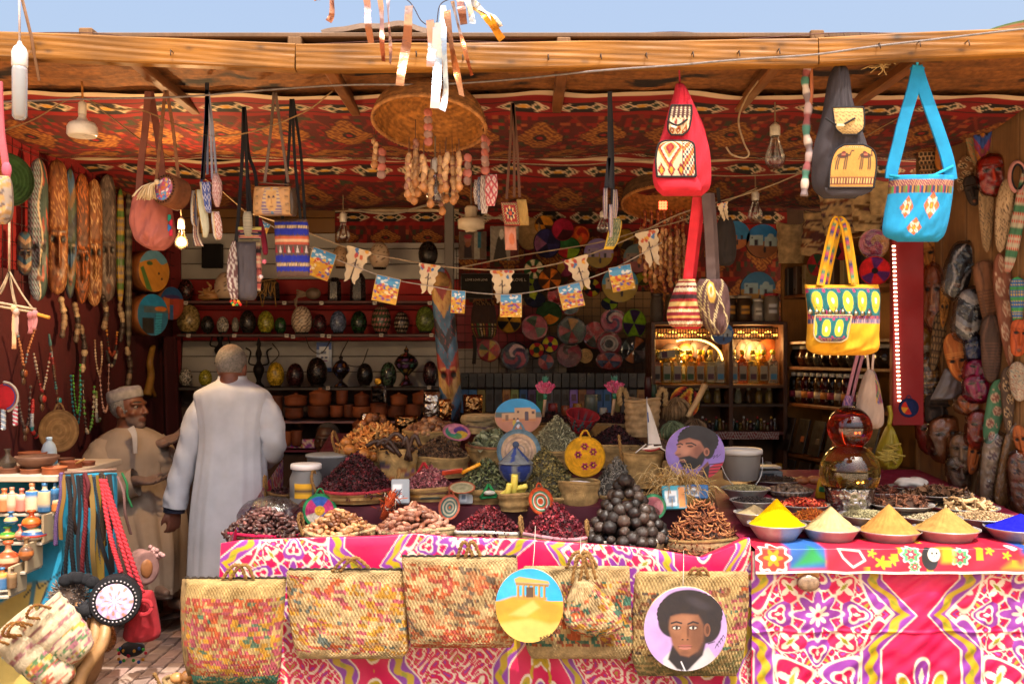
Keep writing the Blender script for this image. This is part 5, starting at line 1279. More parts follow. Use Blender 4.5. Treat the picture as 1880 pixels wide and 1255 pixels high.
tube([W(1633,322,Yb-.03)-ref,W(1660,326,Yb-.03)-ref,W(1715,322,Yb-.03)-ref,W(1750,305,Yb-.02)-ref],.006,'#18a0cc',6);tube([W(1684,105,4.03)-ref,W(1684,125,Yb)-ref],.006,'#2f9ac0',6);mb.put('hem','canvas',t)
# yellow tote
Yb=4.15;ref=W(1540,405,Yb);t=thing('tote_bag','mustard yellow tote with green embroidered band and front pocket','bag',ref);YE='#cf9410'
def emb(u,v,n=5):
 p=Pic(u*n,(v-.5)*2,'#13585c');p.c=p.c*(.8+.4*hash2(floor(u*n*14),floor(v*14)))[:,None];x=mod(p.U,1)-.5
 d=hypot(x*1.25,p.V*.62);p.mix(sm(.5,.47,d),'#1f6f6a');p.mix(sm(.42,.39,d),'#d8b62a');p.mix(sm(.3,.27,d),'#8a8f3a');p.mix(sm(.25,.22,d),'#d9bb30');p.mix(sm(.12,.09,d),'#d5d8dc')
 x2=mod(p.U+.5,1)-.5;d2=hypot(x2*1.2,(abs(p.V)-.7)*.7);p.mix(sm(.13,.1,d2),'#a82858');p.mix((abs(p.V)>.88)*1.,'#3a2a66');p.mix(((abs(p.V)>.88)&(mod(u*n*8,1)<.5))*1.,'#b04a3a');return p.c
def yel(u,v):
 c=flat(YE,u);m=(v>.055)&(v<.36);c[m]=emb(u[m],(v[m]-.055)/.305);m=(v>=.36)&(v<.395);c[m]=where((mod(u[m]*40,1)<.5)[:,None],lin('#2a3a6a'),lin('#b08a8a'));return c
pillow([(522,1477,1613),(545,1480,1614),(580,1483,1613),(615,1482,1612),(636,1481,1612),(646,1490,1606),(652,1510,1590)],Yb,.07,110,80,yel,YE,.009,6,ref,pw=.35);mb.put('bag_body','canvas',t)
e=patch([(580,1486,1551),(590,1484,1549),(612,1483,1545),(622,1486,1542),(628,1495,1532)],Yb,.085,lambda u,v:where(((v>.1)&(v<.75))[:,None],emb(u*.55+.12,(v-.1)/.65),stripes(['#2a3a6a','#8d2a4a','#3a6a5a','#b0803a'],40,1,True)(u,v)),60,40,ref,.012);mb.put('pocket','canvas',t)
tube(e,.0035,'#c9b48a',6);mb.put('pocket_trim','rope',t)
r=rnd(3)
for x in range(1488,1606,12):
 p=W(x,570+(3 if x<1560 else 6),Yb-.075)-ref;tube([p+(0,.01,.022),p],.0015,'#8a7a5a',4);V,q,tt,c=lathe([(0,-.002),(.0105,-.0015),(.0105,.0015),(0,.002)],12);mb.add(V@rotx(PI/2).T+p,q,tt,'#8f8468')
mb.put('coin_fringe','brass',t)
for pth in([(1506,524),(1517,470),(1531,412),(1540,403),(1549,412),(1556,450),(1566,519)],):
 for off,a in((0,0),(.055,8)):
  P_=spline(array([W(x+(a if x<1540 else a*.5),y+a*.6,Yb-.035+off)for x,y in pth])-ref,40);s_=np.arange(40);cols=array([lin(x)for x in('#c98f10','#2a3a6a','#b54a5a','#3a7a5a','#d0a020')])
  band(P_,.034,.006,(1,.1,0),YE);band(P_+(0,-.004,0),.014,.005,(1,.1,0),cols=cols[(s_//1)%5]);mb.put('handle','canvas',t)
  # long strapped round bottomed pouches
for px0,rows,cols,lb,Yb,stp in((1262,[(512,1247,1276),(530,1238,1280),(555,1229,1286),(580,1224,1290),(597,1230,1290),(604,1244,1282)],['#8d1a24','#d0b070','#a03020','#1f1518','#c99a4a','#7d1420'],'red zigzag pouch bag on a long scarlet strap',4.3,[(1280,362),(1272,430),(1262,515)]),(1310,[(512,1284,1326),(530,1277,1336),(560,1278,1340),(590,1288,1338),(610,1303,1330),(615,1308,1322)],['#4a2f2c','#5a3a34','#b09668','#4a2f2c'],'brown patchwork pouch bag on a long brown strap',4.28,[(1296,355),(1302,430),(1306,515)])):
 ref=W(px0,365,Yb);t=thing('pouch_bag',lb,'bag',ref);redp='scarlet' in lb
 def pnt(u,v,redp=redp):
  if redp:
   c=stripes(['#8d1a24','#c9ab6a','#a02a20','#2a1518','#8d1a24','#c98f4a','#7d1420','#d8c8a0'],20,1)(u,v);z=abs(mod(u*7,1)-.5)*.1
   for v0 in(.22,.74):c[abs(v-v0-z+.025)<.018]=lin('#d8cba8');c[abs(v-v0+z-.025)<.018]=lin('#d8cba8')
   c[v>.86]=lin('#b8202f');return c
  c=flat('#4d312e',u);d=abs(mod(u*1.6+v*1.5,1)-.5);e_=abs(mod(u*1.6-v*1.5,1)-.5);z=(mod(v*30+u*12,1)>.4)
  c[((d<.06)|(e_<.06))&z]=lin('#c2ac7c');q=hypot((u-.4)*1.2,v-.22);c[q<.16]=lin('#b8903a');c[q<.1]=lin('#cdbb94');c[q<.05]=lin('#b8862a');c[(u<.3)&(v>.15)&z&(mod(u*9+v*4,1)<.5)]=lin('#9a8658');c[v>.9]=lin('#43302c');return c
 pillow(rows,Yb,.06,50,50,pnt,'#5a2a28',.01,px0,ref);mb.put('bag_body','canvas',t)
 straps('strap',t,ref,[stp,[(a+7,b,(.06,))for a,b in stp]],Yb,17,.01,'#c8242e' if redp else '#54423e','canvas')
Yb=5.2;ref=W(1330,375,Yb);t=thing('shoulder_bag','small black cloth bag hanging behind the brown patchwork pouch','bag',ref)
pillow([(398,1322,1342),(420,1314,1350),(460,1312,1352),(480,1318,1348),(488,1324,1340)],Yb,.05,20,20,'#2a2422','#2a2422',.008,3,ref);mb.put('bag_body','cloth',t);straps('strap',t,ref,[[(1318,345),(1322,380),(1330,402)]],Yb,6,.006,'#2a2422')
# the bags hanging further back on the left
Yh=4.55
ref=W(285,165,Yh);t=thing('tote_bag','dusty pink cloth tote with long brown straps hanging open','bag',ref)
pillow([(348,256,306),(370,246,312),(400,240,318),(430,246,322),(448,258,314),(460,280,300)],Yh,.09,30,34,'#b06355','#a05548',.016,2,ref);mb.put('bag_body','canvas',t)
straps('strap',t,ref,[[(272,168),(266,240),(259,300),(255,352)],[(276,168,(.05,)),(288,240,(.06,)),(296,300,(.06,)),(300,352,(.05,))]],Yh,12,.008,'#7d4a3c','canvas')
for i in range(4):box((.014,.008,.03),W(311+i%2*3,400+i*9,Yh-.05)-ref,['#1f8a7a','#c21f3a','#2a6aa8','#c21f3a'][i])
mb.put('trim','cloth',t)
Yr=4.42;ref=W(305,180,Yr);t=thing('round_bag','round brown rattan bag with a bright floral cloth front and tassel','bag',ref)
c0=W(316,353,Yr)-ref;R_=29/F*Yr;Rr=rotz(-.45)@rotx(-.15)
n_=44;U,V_=disc_grid(n_);pc=Pic(U,V_,'#a8607a');r=rnd(6)
for i in range(70):pc.ell(r.uniform(-1,1),r.uniform(-1,1),r.uniform(.08,.25),r.uniform(.06,.2),['#c24a6a','#d8a03a','#4a6ab0','#e0d0c0','#8a3f7a','#c9683a','#5a8fb0'][i%7],r.uniform(0,3))
P_=stack([U*R_*.72,np.full_like(U,-.051),V_*R_*.72],-1).reshape(-1,3);mb.add(P_@Rr.T+c0,gridq(n_,n_),None,pc.c);mb.put('print_panel','cloth',t)
V,q,tt,c=lathe([(R_*.7,-.05),(R_*.78,-.053),(R_*.98,-.045)]+[(R_*(1.+.025*abs(sin(i*1.05))),-.045+i*.0075)for i in range(13)]+[(R_*.9,.05),(0,.052)],40);V=V[:,[0,2,1]];mb.add(V@Rr.T+c0,q,[x for x in tt if x[0]==len(V)-1],'#7d4a2a');
for i in range(26):
 a=i/26*2*PI;ball(array([R_*.86*cos(a),-.052,R_*.86*sin(a)])@Rr.T+c0,.004,'#3d2418',6,5)
mb.put('rattan_shell','coil',t)
for pth in([(303,166),(296,240),(287,330)],[(306,166),(318,240),(328,330)]):
 d_=linspace(0,90,40);P_=spline([W(a,b,Yr)for a,b in pth],40)-ref;band(P_,.014+.003*sin(d_),.005,(1,0,0),'#8d5d3d')
mb.put('strap','rope',t)
r=rnd(2);k0=W(288,334,Yr-.06)-ref;ball(k0,.012,'#c9b08a')
for i in range(60):
 e=k0+array([-.035-.03*r.random()+.02*r.normal(),.01*r.normal(),-.06-.02*r.random()]);tube(spline([k0,(k0+e)/2+[-.012,0,.012],e],5),.003,['#d0b890','#c2a67a','#dcc9a4'][i%3],3)
mb.put('tassel','thread',t)
def purse(t,ref,rows,Y,paint,name='purse',th=.018,mat_='canvas',k=0):
 pillow(rows,Y,th,20,24,paint,'#6d5a4a',.003,k,ref);return mb.put(name,mat_,t)
ref=W(380,150,4.5);t=thing('purse_bundle','bundle of striped phone purses on grey and black cords','purses',ref)
for pth,c,w_ in(([(380,152),(379,230),(372,330)],'#1d1c24',7),([(380,165),(381,240),(381,320)],'#5a627a',4),([(381,165),(386,230),(390,330)],'#8a8fa5',4),([(383,170),(391,240),(397,318)],'#7a7f94',4),([(379,165),(376,240),(370,335)],'#3a4a78',4)):straps('cord',t,ref,[pth],4.5,w_,.006,c)
ST1=['#d0c6b4','#3a3f5a','#c9b89a','#8a8fa8','#c98f3a']
purse(t,ref,[(350,351,364),(380,350,362),(405,351,362),(415,354,363)],4.5,stripes(ST1,7,1,True));purse(t,ref,[(398,356,366),(430,354,366),(452,356,374)],4.53,stripes(['#8d5a58','#cfc4b0','#3a3a50','#a08a78'],6,2,True))
purse(t,ref,[(348,359,372),(380,362,380),(420,370,384),(436,372,380)],4.46,lambda u,v:where((u<.3)[:,None],stripes(['#c9962a','#2a2420','#d8d0b8'],9,0,True)(u,v),lin('#b8b49a')))
purse(t,ref,[(334,366,386),(360,370,388),(385,376,388),(391,380,387)],4.44,lambda u,v:where((u<.25)[:,None],lin('#b8a888'),kilim(['#3a4a8a','#5a6aa8','#d0ccd4','#3a4a8a'],3,4)(u,v)))
purse(t,ref,[(318,393,400),(335,390,407),(360,391,407),(380,396,402)],4.44,kilim(['#c9a8a4','#8d4a54','#d8c8c0','#a8686c'],3,5),'purse',.03);purse(t,ref,[(388,387,402),(410,389,407),(432,392,408),(440,396,405)],4.46,lambda u,v:where((u<.42)[:,None],stripes(ST1,9,3,True)(u,v),kilim(['#c9a094','#a85a4a','#d8c8c0'],2,4)(u,v)))
ref=W(447,195,4.6);t=thing('shoulder_bag','charcoal felt bag with a white embroidered side among black straps','bag',ref)
straps('strap',t,ref,[[(447,196),(445,280),(439,380),(433,445)],[(449,196),(453,300),(463,440)],[(449,196,(.03,)),(456,280,(.03,)),(470,330,(.03,)),(472,440,(.03,))]],4.6,6,.005,'#1c1b20')
pillow([(444,430,470),(460,434,470),(500,437,471),(540,438,472),(551,440,466)],4.6,.04,22,26,'#4a4449','#4a4449',.007,3,ref);mb.put('bag_body','cloth',t)
pillow([(442,426,433),(480,418,436),(520,417,437),(550,424,437)],4.57,.025,18,26,lambda u,v:where((sin(u*14+5*sin(v*16))*sin(v*30)>.1)[:,None],lin('#c9beb4'),lin('#6d4a4a')),'#5a4a48',.005,5,ref);mb.put('embroidered_side','canvas',t)
for i in range(9):ball(W(424+i*2.2,553+(i%3)*3,4.56)-ref,.007,['#c2241f','#2f8a4a','#d8a02a','#d8621f'][i%4],7,5)
mb.put('pompom','thread',t)
ref=W(460,330,4.62);t=thing('purse_bundle','stack of pink and black woven purses hanging beside the charcoal felt bag','purses',ref)
purse(t,ref,[(388,448,461),(400,446,463),(420,447,463),(434,450,460)],4.52,lambda u,v:flat('#8f8672',u)*(1+.2*sin(v*60))[:,None]);purse(t,ref,[(415,436,480),(430,437,480),(440,440,478)],4.6,stripes(['#c9c06a','#1f1d24','#8d2a4a','#2a3a5a','#c98f7a'],12,1))
purse(t,ref,[(445,466,478),(480,466,480),(510,466,480),(535,468,478)],4.64,stripes(['#c96a5f','#1d1a20','#d8c49a','#b0524e','#d08a7a'],16,2));purse(t,ref,[(400,472,480),(430,478,488),(460,482,492),(468,484,490)],4.66,lambda u,v:flat('#8d1f3c',u))
straps('cord',t,ref,[[(452,255),(453,330),(455,392)],[(457,330),(462,400),(460,420)]],4.58,4,.004,'#1c1b20')
ball(W(485,480,4.6)-ref,.012,'#c9687a',7,5);mb.put('pompom','thread',t);ball(W(479,508,4.6)-ref,.011,'#d8c0c0',7,5);mb.put('pompom','thread',t)
Yp=4.5;ref=W(505,170,Yp);t=thing('shoulder_bag','small tan bag printed with a pharaoh mask hanging on two brown straps','bag',ref)
def pharaoh(u,v):
 p=Pic(u*2-1,1-2*v,'#b08352');p.brush(.07,6,6,2)
 for sx in(-.75,.8):
  for y in(.5,.2,-.1,-.4):p.rect(sx-.1,y-.1,sx+.1,y+.06,'#a07848');p.line([(sx-.06,y),(sx+.06,y+.02)],.04,'#6d4f34')
 p.poly([(-.32,.65),(.05,.8),(.38,.62),(.52,-.2),(.5,-1),(-.48,-1),(-.5,-.2)],'#6a5470');
 m=p.sd([(-.32,.65),(.05,.8),(.38,.62),(.52,-.2),(.5,-1),(-.48,-1),(-.5,-.2)])<0;p.c=where((m&(mod(p.V*7,1)<.5))[:,None],lin('#b59a6c'),p.c)
 p.poly([(-.26,.45),(.3,.45),(.28,-.2),(.12,-.45),(-.1,-.45),(-.25,-.2)],'#b58a52',.03);p.ell(-.11,.18,.08,.035,'#3a2a34');p.ell(.15,.18,.08,.035,'#3a2a34');p.line([(.02,.15),(.03,-.08)],.05,'#94693c');p.ell(.02,-.22,.1,.035,'#7d4f34');p.rect(-.03,-.75,.09,-.42,'#4a6a8a');p.ell(.03,.6,.07,.12,'#b8862a');return p.c
pillow([(342,469,533),(350,467,534),(372,465,536),(392,466,538),(396,470,536)],Yp,.035,60,44,pharaoh,'#3d3028',.003,1,ref,pw=.3);mb.put('bag_body','leather',t)
pillow([(345,530,542),(370,533,545),(392,534,544),(397,532,540)],Yp+.02,.045,14,14,'#4a3c30','#4a3c30',.003,2,ref);mb.put('bag_side','leather',t)
straps('strap',t,ref,[[(503,170),(496,250),(486,335)],[(506,170),(517,250),(529,335)]],Yp,5,.006,'#5a4638','leather');tube([W(476,335,Yp-.03)-ref,W(530,339,Yp-.03)-ref],.0028,'#6d5648',5);mb.put('zip','iron',t)
Yg2=4.6;ref=W(536,178,Yg2);t=thing('shoulder_bag','taupe felt bag with royal blue fringed bands and red tassels','bag',ref)
def fr(u,v):
 c=flat('#59453e',u);w_=.02*wob(u*60,v*9,1)
 for v0 in(.2,.34,.68,.84):c[abs(v-v0+w_)<.045]=lin('#1f2a94')
 for v0 in(.27,.76):m=abs(v-v0)<.03;c[m]=where((mod(u[m]*22,1)<.6)[:,None],lin('#c2a884'),lin('#4a3a30'))
 for v0,cc in((.42,'#b5583a'),(.45,'#c9a07a'),(.48,'#a84a34')):c[abs(v-v0)<.016]=lin(cc)
 m=(v>.52)&(v<.6)&(abs(mod(u*8,1)-.5)<.35*(v-.5)/.1);c[m]=where((mod(floor(u[m]*8),2)==0)[:,None],lin('#8d1f2a'),lin('#b8a8a0'));return c
pillow([(402,504,563),(415,504,566),(450,505,568),(485,507,569),(508,509,568)],Yg2,.03,70,60,fr,'#59453e',.004,1,ref,pw=.3);mb.put('bag_body','cloth',t)
straps('strap',t,ref,[[(534,182),(530,280),(518,405)],[(537,182),(541,290),(552,405)],[(538,182,(.04,)),(552,280,(.04,)),(560,405,(.03,))]],Yg2,5,.005,'#18171a')
ref=W(893,318,4.5);t=thing('purse_bundle','fan of small embroidered card purses hanging beside the wicker lamp','purses',ref)
for i,(x0,x1,y0,y1,c)in enumerate(((868,886,330,375,['#c9c0b8','#7a5a5f','#d0c6bc']),(874,892,325,385,['#5a6a8a','#b0a8a8','#3a4a6a']),(880,900,322,392,['#c2b4a8','#8a6a6a','#c9bcb0']),(889,914,320,378,['#b04a52','#c98a84','#c9bab0','#a03a48']))):
 purse(t,ref,[(y0,x0+3,x1-2),((y0+y1)/2,x0+1,x1),(y1,x0+4,x1-6)],4.52-i*.02,kilim(c,2,3,0,i),'purse',.012,k=i)
straps('cord',t,ref,[[(893,300),(893,325)],[(893,300),(900,325)]],4.5,3,.003,'#6d5a4a')
ref=W(942,190,4.5);t=thing('purse_bundle','stack of carpet patterned purses on long brown cords above the bunting','purses',ref)
straps('cord',t,ref,[[(940,190),(937,260),(930,365)],[(942,190),(944,260),(944,362)],[(943,190),(950,280),(954,362)]],4.5,5,.005,'#5a3a2a')
def carpet(u,v):
 p=Pic(u*2-1,v*2-1,'#8d2a26');m=np.maximum(abs(p.U),abs(p.V));p.mix((m>.72)*1.,'#2a2028');p.mix(((m>.72)&(mod((p.U+p.V)*5,1)<.5))*1.,'#b08a5a');p.mix((m>.94)*1.,'#8d2a26');d=hypot(p.U,p.V);a=arctan2(p.V,p.U);p.mix(sm(.55,.5,d/(1+.2*cos(8*a))),'#c2a070');p.mix(sm(.4,.36,d/(1+.3*cos(6*a))),'#2f3044');p.mix(sm(.22,.18,d),'#b5442a');return p.c
purse(t,ref,[(366,948,966),(385,950,969),(410,953,971),(414,956,970)],4.52,lambda u,v:flat('#b08a4a',u)*(1+.2*wob(u*9,v*9))[:,None],'purse',.014);pillow([(371,919,949),(392,922,952),(414,926,955)],4.46,.014,40,40,carpet,'#4a2a24',.002,1,ref,pw=.3);mb.put('purse','canvas',t)
purse(t,ref,[(415,926,947),(440,927,948),(459,928,949)],4.49,lambda u,v:where((hypot(u-.6,v-.5)<.25)[:,None],lin('#b5623f'),lin('#b87a62')),'purse',.012)
ref=W(1120,165,4.45);t=thing('purse_bundle','pair of striped ribbon purses on a long black strap beside the red backpack','purses',ref)
straps('strap',t,ref,[[(1119,168),(1119,260),(1121,345)],[(1120,168,(.03,)),(1124,280,(.03,)),(1125,400,(.03,))],[(1118,290),(1114,330),(1112,360)]],4.45,7,.006,'#2a2b33')
for i,rows in enumerate(([(345,1108,1116),(370,1107,1116),(402,1109,1115)],[(348,1126,1133),(375,1125,1135),(402,1127,1132)],[(375,1117,1126),(410,1117,1126),(438,1118,1124)])):purse(t,ref,rows,4.43,stripes(['#8a7494','#c9bcb0','#4a4a6a','#b59a7a'],6,i,True),'purse',.02,k=i)
pillow([(398,1125,1136),(410,1120,1142),(440,1113,1136),(458,1108,1126)],4.44,.02,36,36,lambda u,v:where((np.minimum(np.minimum(u,1-u),np.minimum(v,1-v))<.09)[:,None],lin('#c9a22a'),kilim(['#2f4a3a','#b0a070','#3a5a4a','#8a7a4a'],4,4)(u,v)),'#b08a24',.002,1,ref,pw=.3);mb.put('embroidered_purse','canvas',t)
P_=spline([W(x,y,4.1)for x,y in((1484,120),(1478,150),(1484,190),(1480,240),(1486,280),(1479,320),(1476,360))],60);s_=np.arange(60);cl=array([lin(c)for c in('#b59a94','#8d4a4a','#4a7a6a','#c9b8a8','#7a6a6a')])
tube(P_,.012+.006*abs(sin(s_*.5)),n=7,cols=cl[(s_//4)%5]);tube(spline([W(1489,120,4.1),W(1490,170,4.09),W(1485,210,4.1)],20),.008,'#a8623f',6);tag(mb.put('cloth_strip','cloth'),'twisted strip of printed cloth dangling from the beam beside the charcoal backpack','cloth strip')
Ye=3.5;ref=W(5,180,Ye);t=thing('shoulder_bag','tan and grey patterned bag on a pink strap cut off by the picture edge','bag',ref)
pillow([(322,-14,18),(345,-16,21),(380,-16,22),(400,-12,18),(412,-8,10)],Ye,.05,30,30,lambda u,v:where((wob(u*6,v*14,2)>.12)[:,None],lin('#a8824f'),where((wob(u*7,v*11,5)>.2)[:,None],lin('#5a4a48'),lin('#9a8878'))),'#6d5a4a',.006,1,ref);mb.put('bag_body','canvas',t)
band(spline([W(-2,150,Ye),W(2,240,Ye),W(10,300,Ye),W(13,325,Ye)],20)-ref,.022,.01,(1,0,0),'#b5525c');ball(W(12,312,Ye)-ref,(.018,.014,.03),'#b5586a');mb.put('strap','cloth',t)
Ym=3.9;t=thing('macrame_hanger','knotted rope wall hanging with wooden bars and pale tassels','macrame',W(16,400,Ym));ref=W(16,400,Ym)
top=W(17,498,Ym)
tube([W(17,400,Ym)-ref,top-ref],.0045,'#b59a78',6)
for x,y in((-12,548),(0,540),(26,556),(64,572),(30,562)):tube(spline([top,(top+W(x,y,Ym))/2+(0,0,-.01),W(x,y,Ym)],10)-ref,.0038,'#b59a78',5)
tube([W(-15,553,Ym)-ref,W(66,568,Ym)-ref],.005,'#c2a682',6);tube([W(-15,560,Ym)-ref,W(66,574,Ym)-ref],.005,'#b89c78',6);tube([W(66,576,Ym)-ref,W(91,583,Ym)-ref],.007,'#c98a2a',7);mb.put('rope_frame','rope',t)
for x,y0,y1,c in((26,560,640,'#c2926a'),(30,566,615,'#a8887a'),(56,572,612,'#9a5a5a'),(64,570,605,'#a86a68')):
 r=rnd(x)
 for i in range(12):tube(spline([W(x,y0,Ym),W(x-4+8*r.random(),(y0+y1)/2,Ym),W(x-5+8*r.random(),y1,Ym)],8)-ref,.0035,c,4)
 ball(W(x,y0+6,Ym)-ref,(.014,.012,.016),c);mb.put('tassel','thread',t)
 # lamps
def bulb(px,ytop,ymid,ybot,half,Y,label,lit=False,cord_top=None,socket='#b8b2a8',name='light_bulb'):
 """pear bulb hanging from its cord: socket from ytop to ymid, glass to ybot"""
 c0=W(px,ytop,Y);t=thing(name,label,'light bulb',c0);k=Y/F;hs=(ymid-ytop)*k;hg=(ybot-ymid)*k;R_=half*k;rs=R_*.5
 turn([(rs*.9,-hs),(rs,-hs*.95),(rs,-hs*.2),(rs*.7,-hs*.05),(.004,.008)],16,socket);mb.put('socket','ceramic',t)
 turn([(0,-hs-hg),(R_*.5,-hs-hg*.97),(R_*.88,-hs-hg*.84),(R_,-hs-hg*.68),(R_*.9,-hs-hg*.5),(R_*.6,-hs-hg*.27),(rs*.8,-hs-hg*.06),(rs*.8,-hs)],24,'#f4f4f0');mb.put('bulb_glass','clear_plastic',t)
 if lit:turn([(0,-hs-hg*.86),(R_*.55,-hs-hg*.8),(R_*.72,-hs-hg*.66),(R_*.5,-hs-hg*.46),(0,-hs-hg*.35)],14,'#ffb45a')
 else:tube([(-R_*.3,0,-hs-hg*.6),(0,0,-hs-hg*.7),(R_*.3,0,-hs-hg*.6),(R_*.1,0,-hs-hg*.1)],.003,'#c9c4b8',4)
 mb.put('filament','glow_bulb' if lit else 'iron',t)
 if cord_top:
  P_=array([W(a,b,Y)for a,b in cord_top]+[c0])-c0;tube(spline(P_,16),.004,'#8a7458',5);mb.put('cord','rope',t)
 return t
lb_=bulb(333,400,420,458,13,5.4,'lit pear light bulb glowing orange beside the pink tote',True,[(331,330),(330,365)])
lamp=bpy.data.lights.new('bulb_glow','POINT');lamp.energy=22;lamp.color=(1,.62,.28);lamp.shadow_soft_size=.04;lo=bpy.data.objects.new('bulb_glow',lamp);COL.objects.link(lo);lo.parent=lb_;lo.location=(0,-.1,-.14)
bulb(630,390,408,447,13,6.6,'unlit light bulb on a white cord above the egg lamps',cord_top=[(630,325),(630,360)])
bulb(799,292,318,376,18,4.45,'big unlit light bulb inside the shell strings of the wicker lamp',cord_top=[(799,250),(799,275)],socket='#c9c2b4')
bulb(1423,228,250,312,19,4.75,'large clear light bulb on a twisted cord between the two backpacks',cord_top=[(1423,150),(1423,190)],socket='#c4bba8')
bulb(1387,352,368,409,14,5.9,'clear light bulb on a dark cord behind the large clear bulb',cord_top=[(1386,318),(1387,335)])
bulb(1107,388,400,428,12,5.6,'small dim light bulb hanging behind the black strap purses',cord_top=[(1107,360),(1107,375)])
Yt=3.75;c0=W(36,82,Yt);k=Yt/F;t=thing('tube_lamp','clear tubular lamp in a white socket hanging in front of the beam','lamp',c0)
turn([(.026,-.085),(.029,-.08),(.029,-.03),(.022,-.012),(.01,0),(.006,.012)],18,'#c9c6c2');mb.put('socket','ceramic',t)
turn([(0,-.285),(.018,-.282),(.027,-.27),(.028,-.1),(.026,-.08)],20,'#eef0f2');mb.put('tube_glass','bottle_glass',t)
turn([(.01,-.26),(.012,-.25),(.012,-.1),(.01,-.09)],10,'#d8d6d2');mb.put('inner_tube','ceramic',t)
tube([(0,0,0),W(35,-20,Yt)-c0],.0045,'#a89a98',5);mb.put('cord','thread',t)
tube([W(38,-12,3.85),W(57,66,3.95),W(72,148,4.)],.006,'#8a6a52',6);tag(mb.put('hanging_rod','plank'),'thin wooden slat leaning across the beam beside the tube lamp','slat')
Yt=4.35;c0=W(151,185,Yt);t=thing('reflector_lamp','white mushroom shaped reflector lamp hanging under the beam','lamp',c0);k=Yt/F
turn([(7*k,-26*k),(7.5*k,-20*k),(7*k,-4*k),(3*k,0)],16,'#cdbfaa');mb.put('socket','ceramic',t)
turn([(0,-62*k),(18*k,-63*k),(24*k,-66*k),(27*k,-62*k),(26.5*k,-48*k),(22*k,-41*k),(11*k,-37*k),(7*k,-30*k),(7*k,-24*k)],30,'#d3c7b6');mb.put('reflector','ceramic',t)
tube(spline([(0,0,0),(0.,0,.04),W(150,150,Yt)-c0],8),.005,'#b8742a',5);mb.put('cord','rope',t)
c0=W(865,378,6.);k=6./F;t=thing('pendant_lamp','flat white enamel pendant lamp near the steel post','lamp',c0)
turn([(0,-47*k),(10*k,-48*k),(12*k,-44*k),(24*k,-42*k),(25*k,-26*k),(22*k,-24*k),(11*k,-21*k),(12*k,-4*k),(8*k,0)],28,'#c2b49c');mb.put('shade','ceramic',t)
tube([(0,0,0),(0,0,.45)],.005,'#6d5a48',5);mb.put('cord','rope',t)
def wicker(px,rim_y,apex_y,half,Y,label,tilt,strings,col='#9a6430',yaw=0):
 c0=W(px,rim_y,Y);R_=half/F*Y;h=(rim_y-apex_y)/F*Y;t=thing('wicker_lamp',label,'lamp',c0)
 n=84;m=26;a,v=mesh2(circ(n),linspace(0,1,m));th=v*PI/2*.98
 M_=rotx(tilt)@roty(yaw)
 for s_,cc in((1,col),(.965,'#b5742e')):
  rr=R_*s_*cos(th)**.75;bump=.02*R_*sin(a*21+np.pi*floor(v*m))*(1 if s_==1 else-1)
  V=stack([(rr+bump)*cos(a),(rr+bump)*sin(a),h*1.2*s_*sin(th)],-1).reshape(-1,3)
  c_=lin(cc)[None]*((.6+.5*hash2(floor(a*13.4),floor(v*m)))*(.8+.3*mod(floor(v*m),2))).ravel()[:,None]
  mb.add(V@M_.T,gridq(n,m,True),None,c_);mb.put('wicker_dome' if s_==1 else 'wicker_lining','straw',t)
 a=linspace(0,2*PI,90)
 for ph in(0,2.1,4.2):tube(stack([R_*cos(a)*(1+.015*cos(a*30+ph)),R_*sin(a)*(1+.015*cos(a*30+ph)),.008*sin(a*30+ph)],-1)@M_.T,.006,'#a8703a',5)
 mb.put('braided_rim','straw',t)
 r=rnd(int(px))
 for(x,y0,y1,big)in strings:
  L0=W(x,y0,Y)-c0;L1=W(x+r.uniform(-3,3),y1,Y)-c0;dy=r.uniform(-.12,.12)
  L0[1]+=dy;L1[1]+=dy;n_=int(max(4,(y1-y0)/(13 if big else 8)));tube([L0,L1],.0018,'#6d4a34',4)
  for i in range(n_):
   q=L0+(L1-L0)*((i+.7)/n_)if big else L0+(L1-L0)*(.35+.65*(i+.5)/n_)
   s_=.011+.005*r.random();cc=['#b58a5c','#c49a6c','#a0764c','#8d5a44'][int(r.integers(0,4))]
   if big:V,q_,tt,c_=lathe([(.006,-.004),(.018,-.005),(.021,0),(.018,.005),(.006,.004)],14);mb.add(V@(rotz(r.random())@rotx(PI/2)).T+q,q_,tt,'#8d6a5c' if i%2 else '#a85a48')
   else:ball(q+[r.uniform(-.006,.006),r.uniform(-.006,.006),0],(s_*.9,s_*.8,s_*(1+.6*r.random())),cc,8,6)
  if not big:
   q=L1-[0,0,.02];V,q_,tt,c_=lathe([(.003,-.026),(.014,-.018),(.018,-.004),(.01,.012),(.004,.02)],10);mb.add(V+q,q_,tt,'#a8703f')
  mb.put('shell_string','shell',t)
 return t
strs=[(697,262,318,1),(683,230,285,0),(788,205,270,1),(765,225,330,0),(748,250,345,0),(755,260,352,0),(762,262,358,0),(770,255,345,0),(777,262,335,0),(782,270,340,0),(807,262,335,0),(815,255,350,0),(822,262,342,0),(830,255,358,0),(838,262,348,0),(845,265,340,0),(808,285,370,0),(860,285,340,1),(889,250,300,1),(893,250,315,1),(793,290,365,0)]
wicker(788,228,172,104,4.4,'large wicker dome lamp hung with strings of shells and seed pods',-.26,strs,yaw=.08)
t2=wicker(1216,372,318,74,6.4,'second wicker dome lamp with red beaded strings behind the red backpack',-.25,[(1180+i*6,385+(i%3)*4,470+(i*37)%50,0)for i in range(14)],'#5d4024')
for i in range(9):ball(W(1212+i%3*5,372+(i//3)*5,6.3)-W(1216,372,6.4),.01,'#ff4a2a',7,5)
mb.put('red_light','led_red',t2)
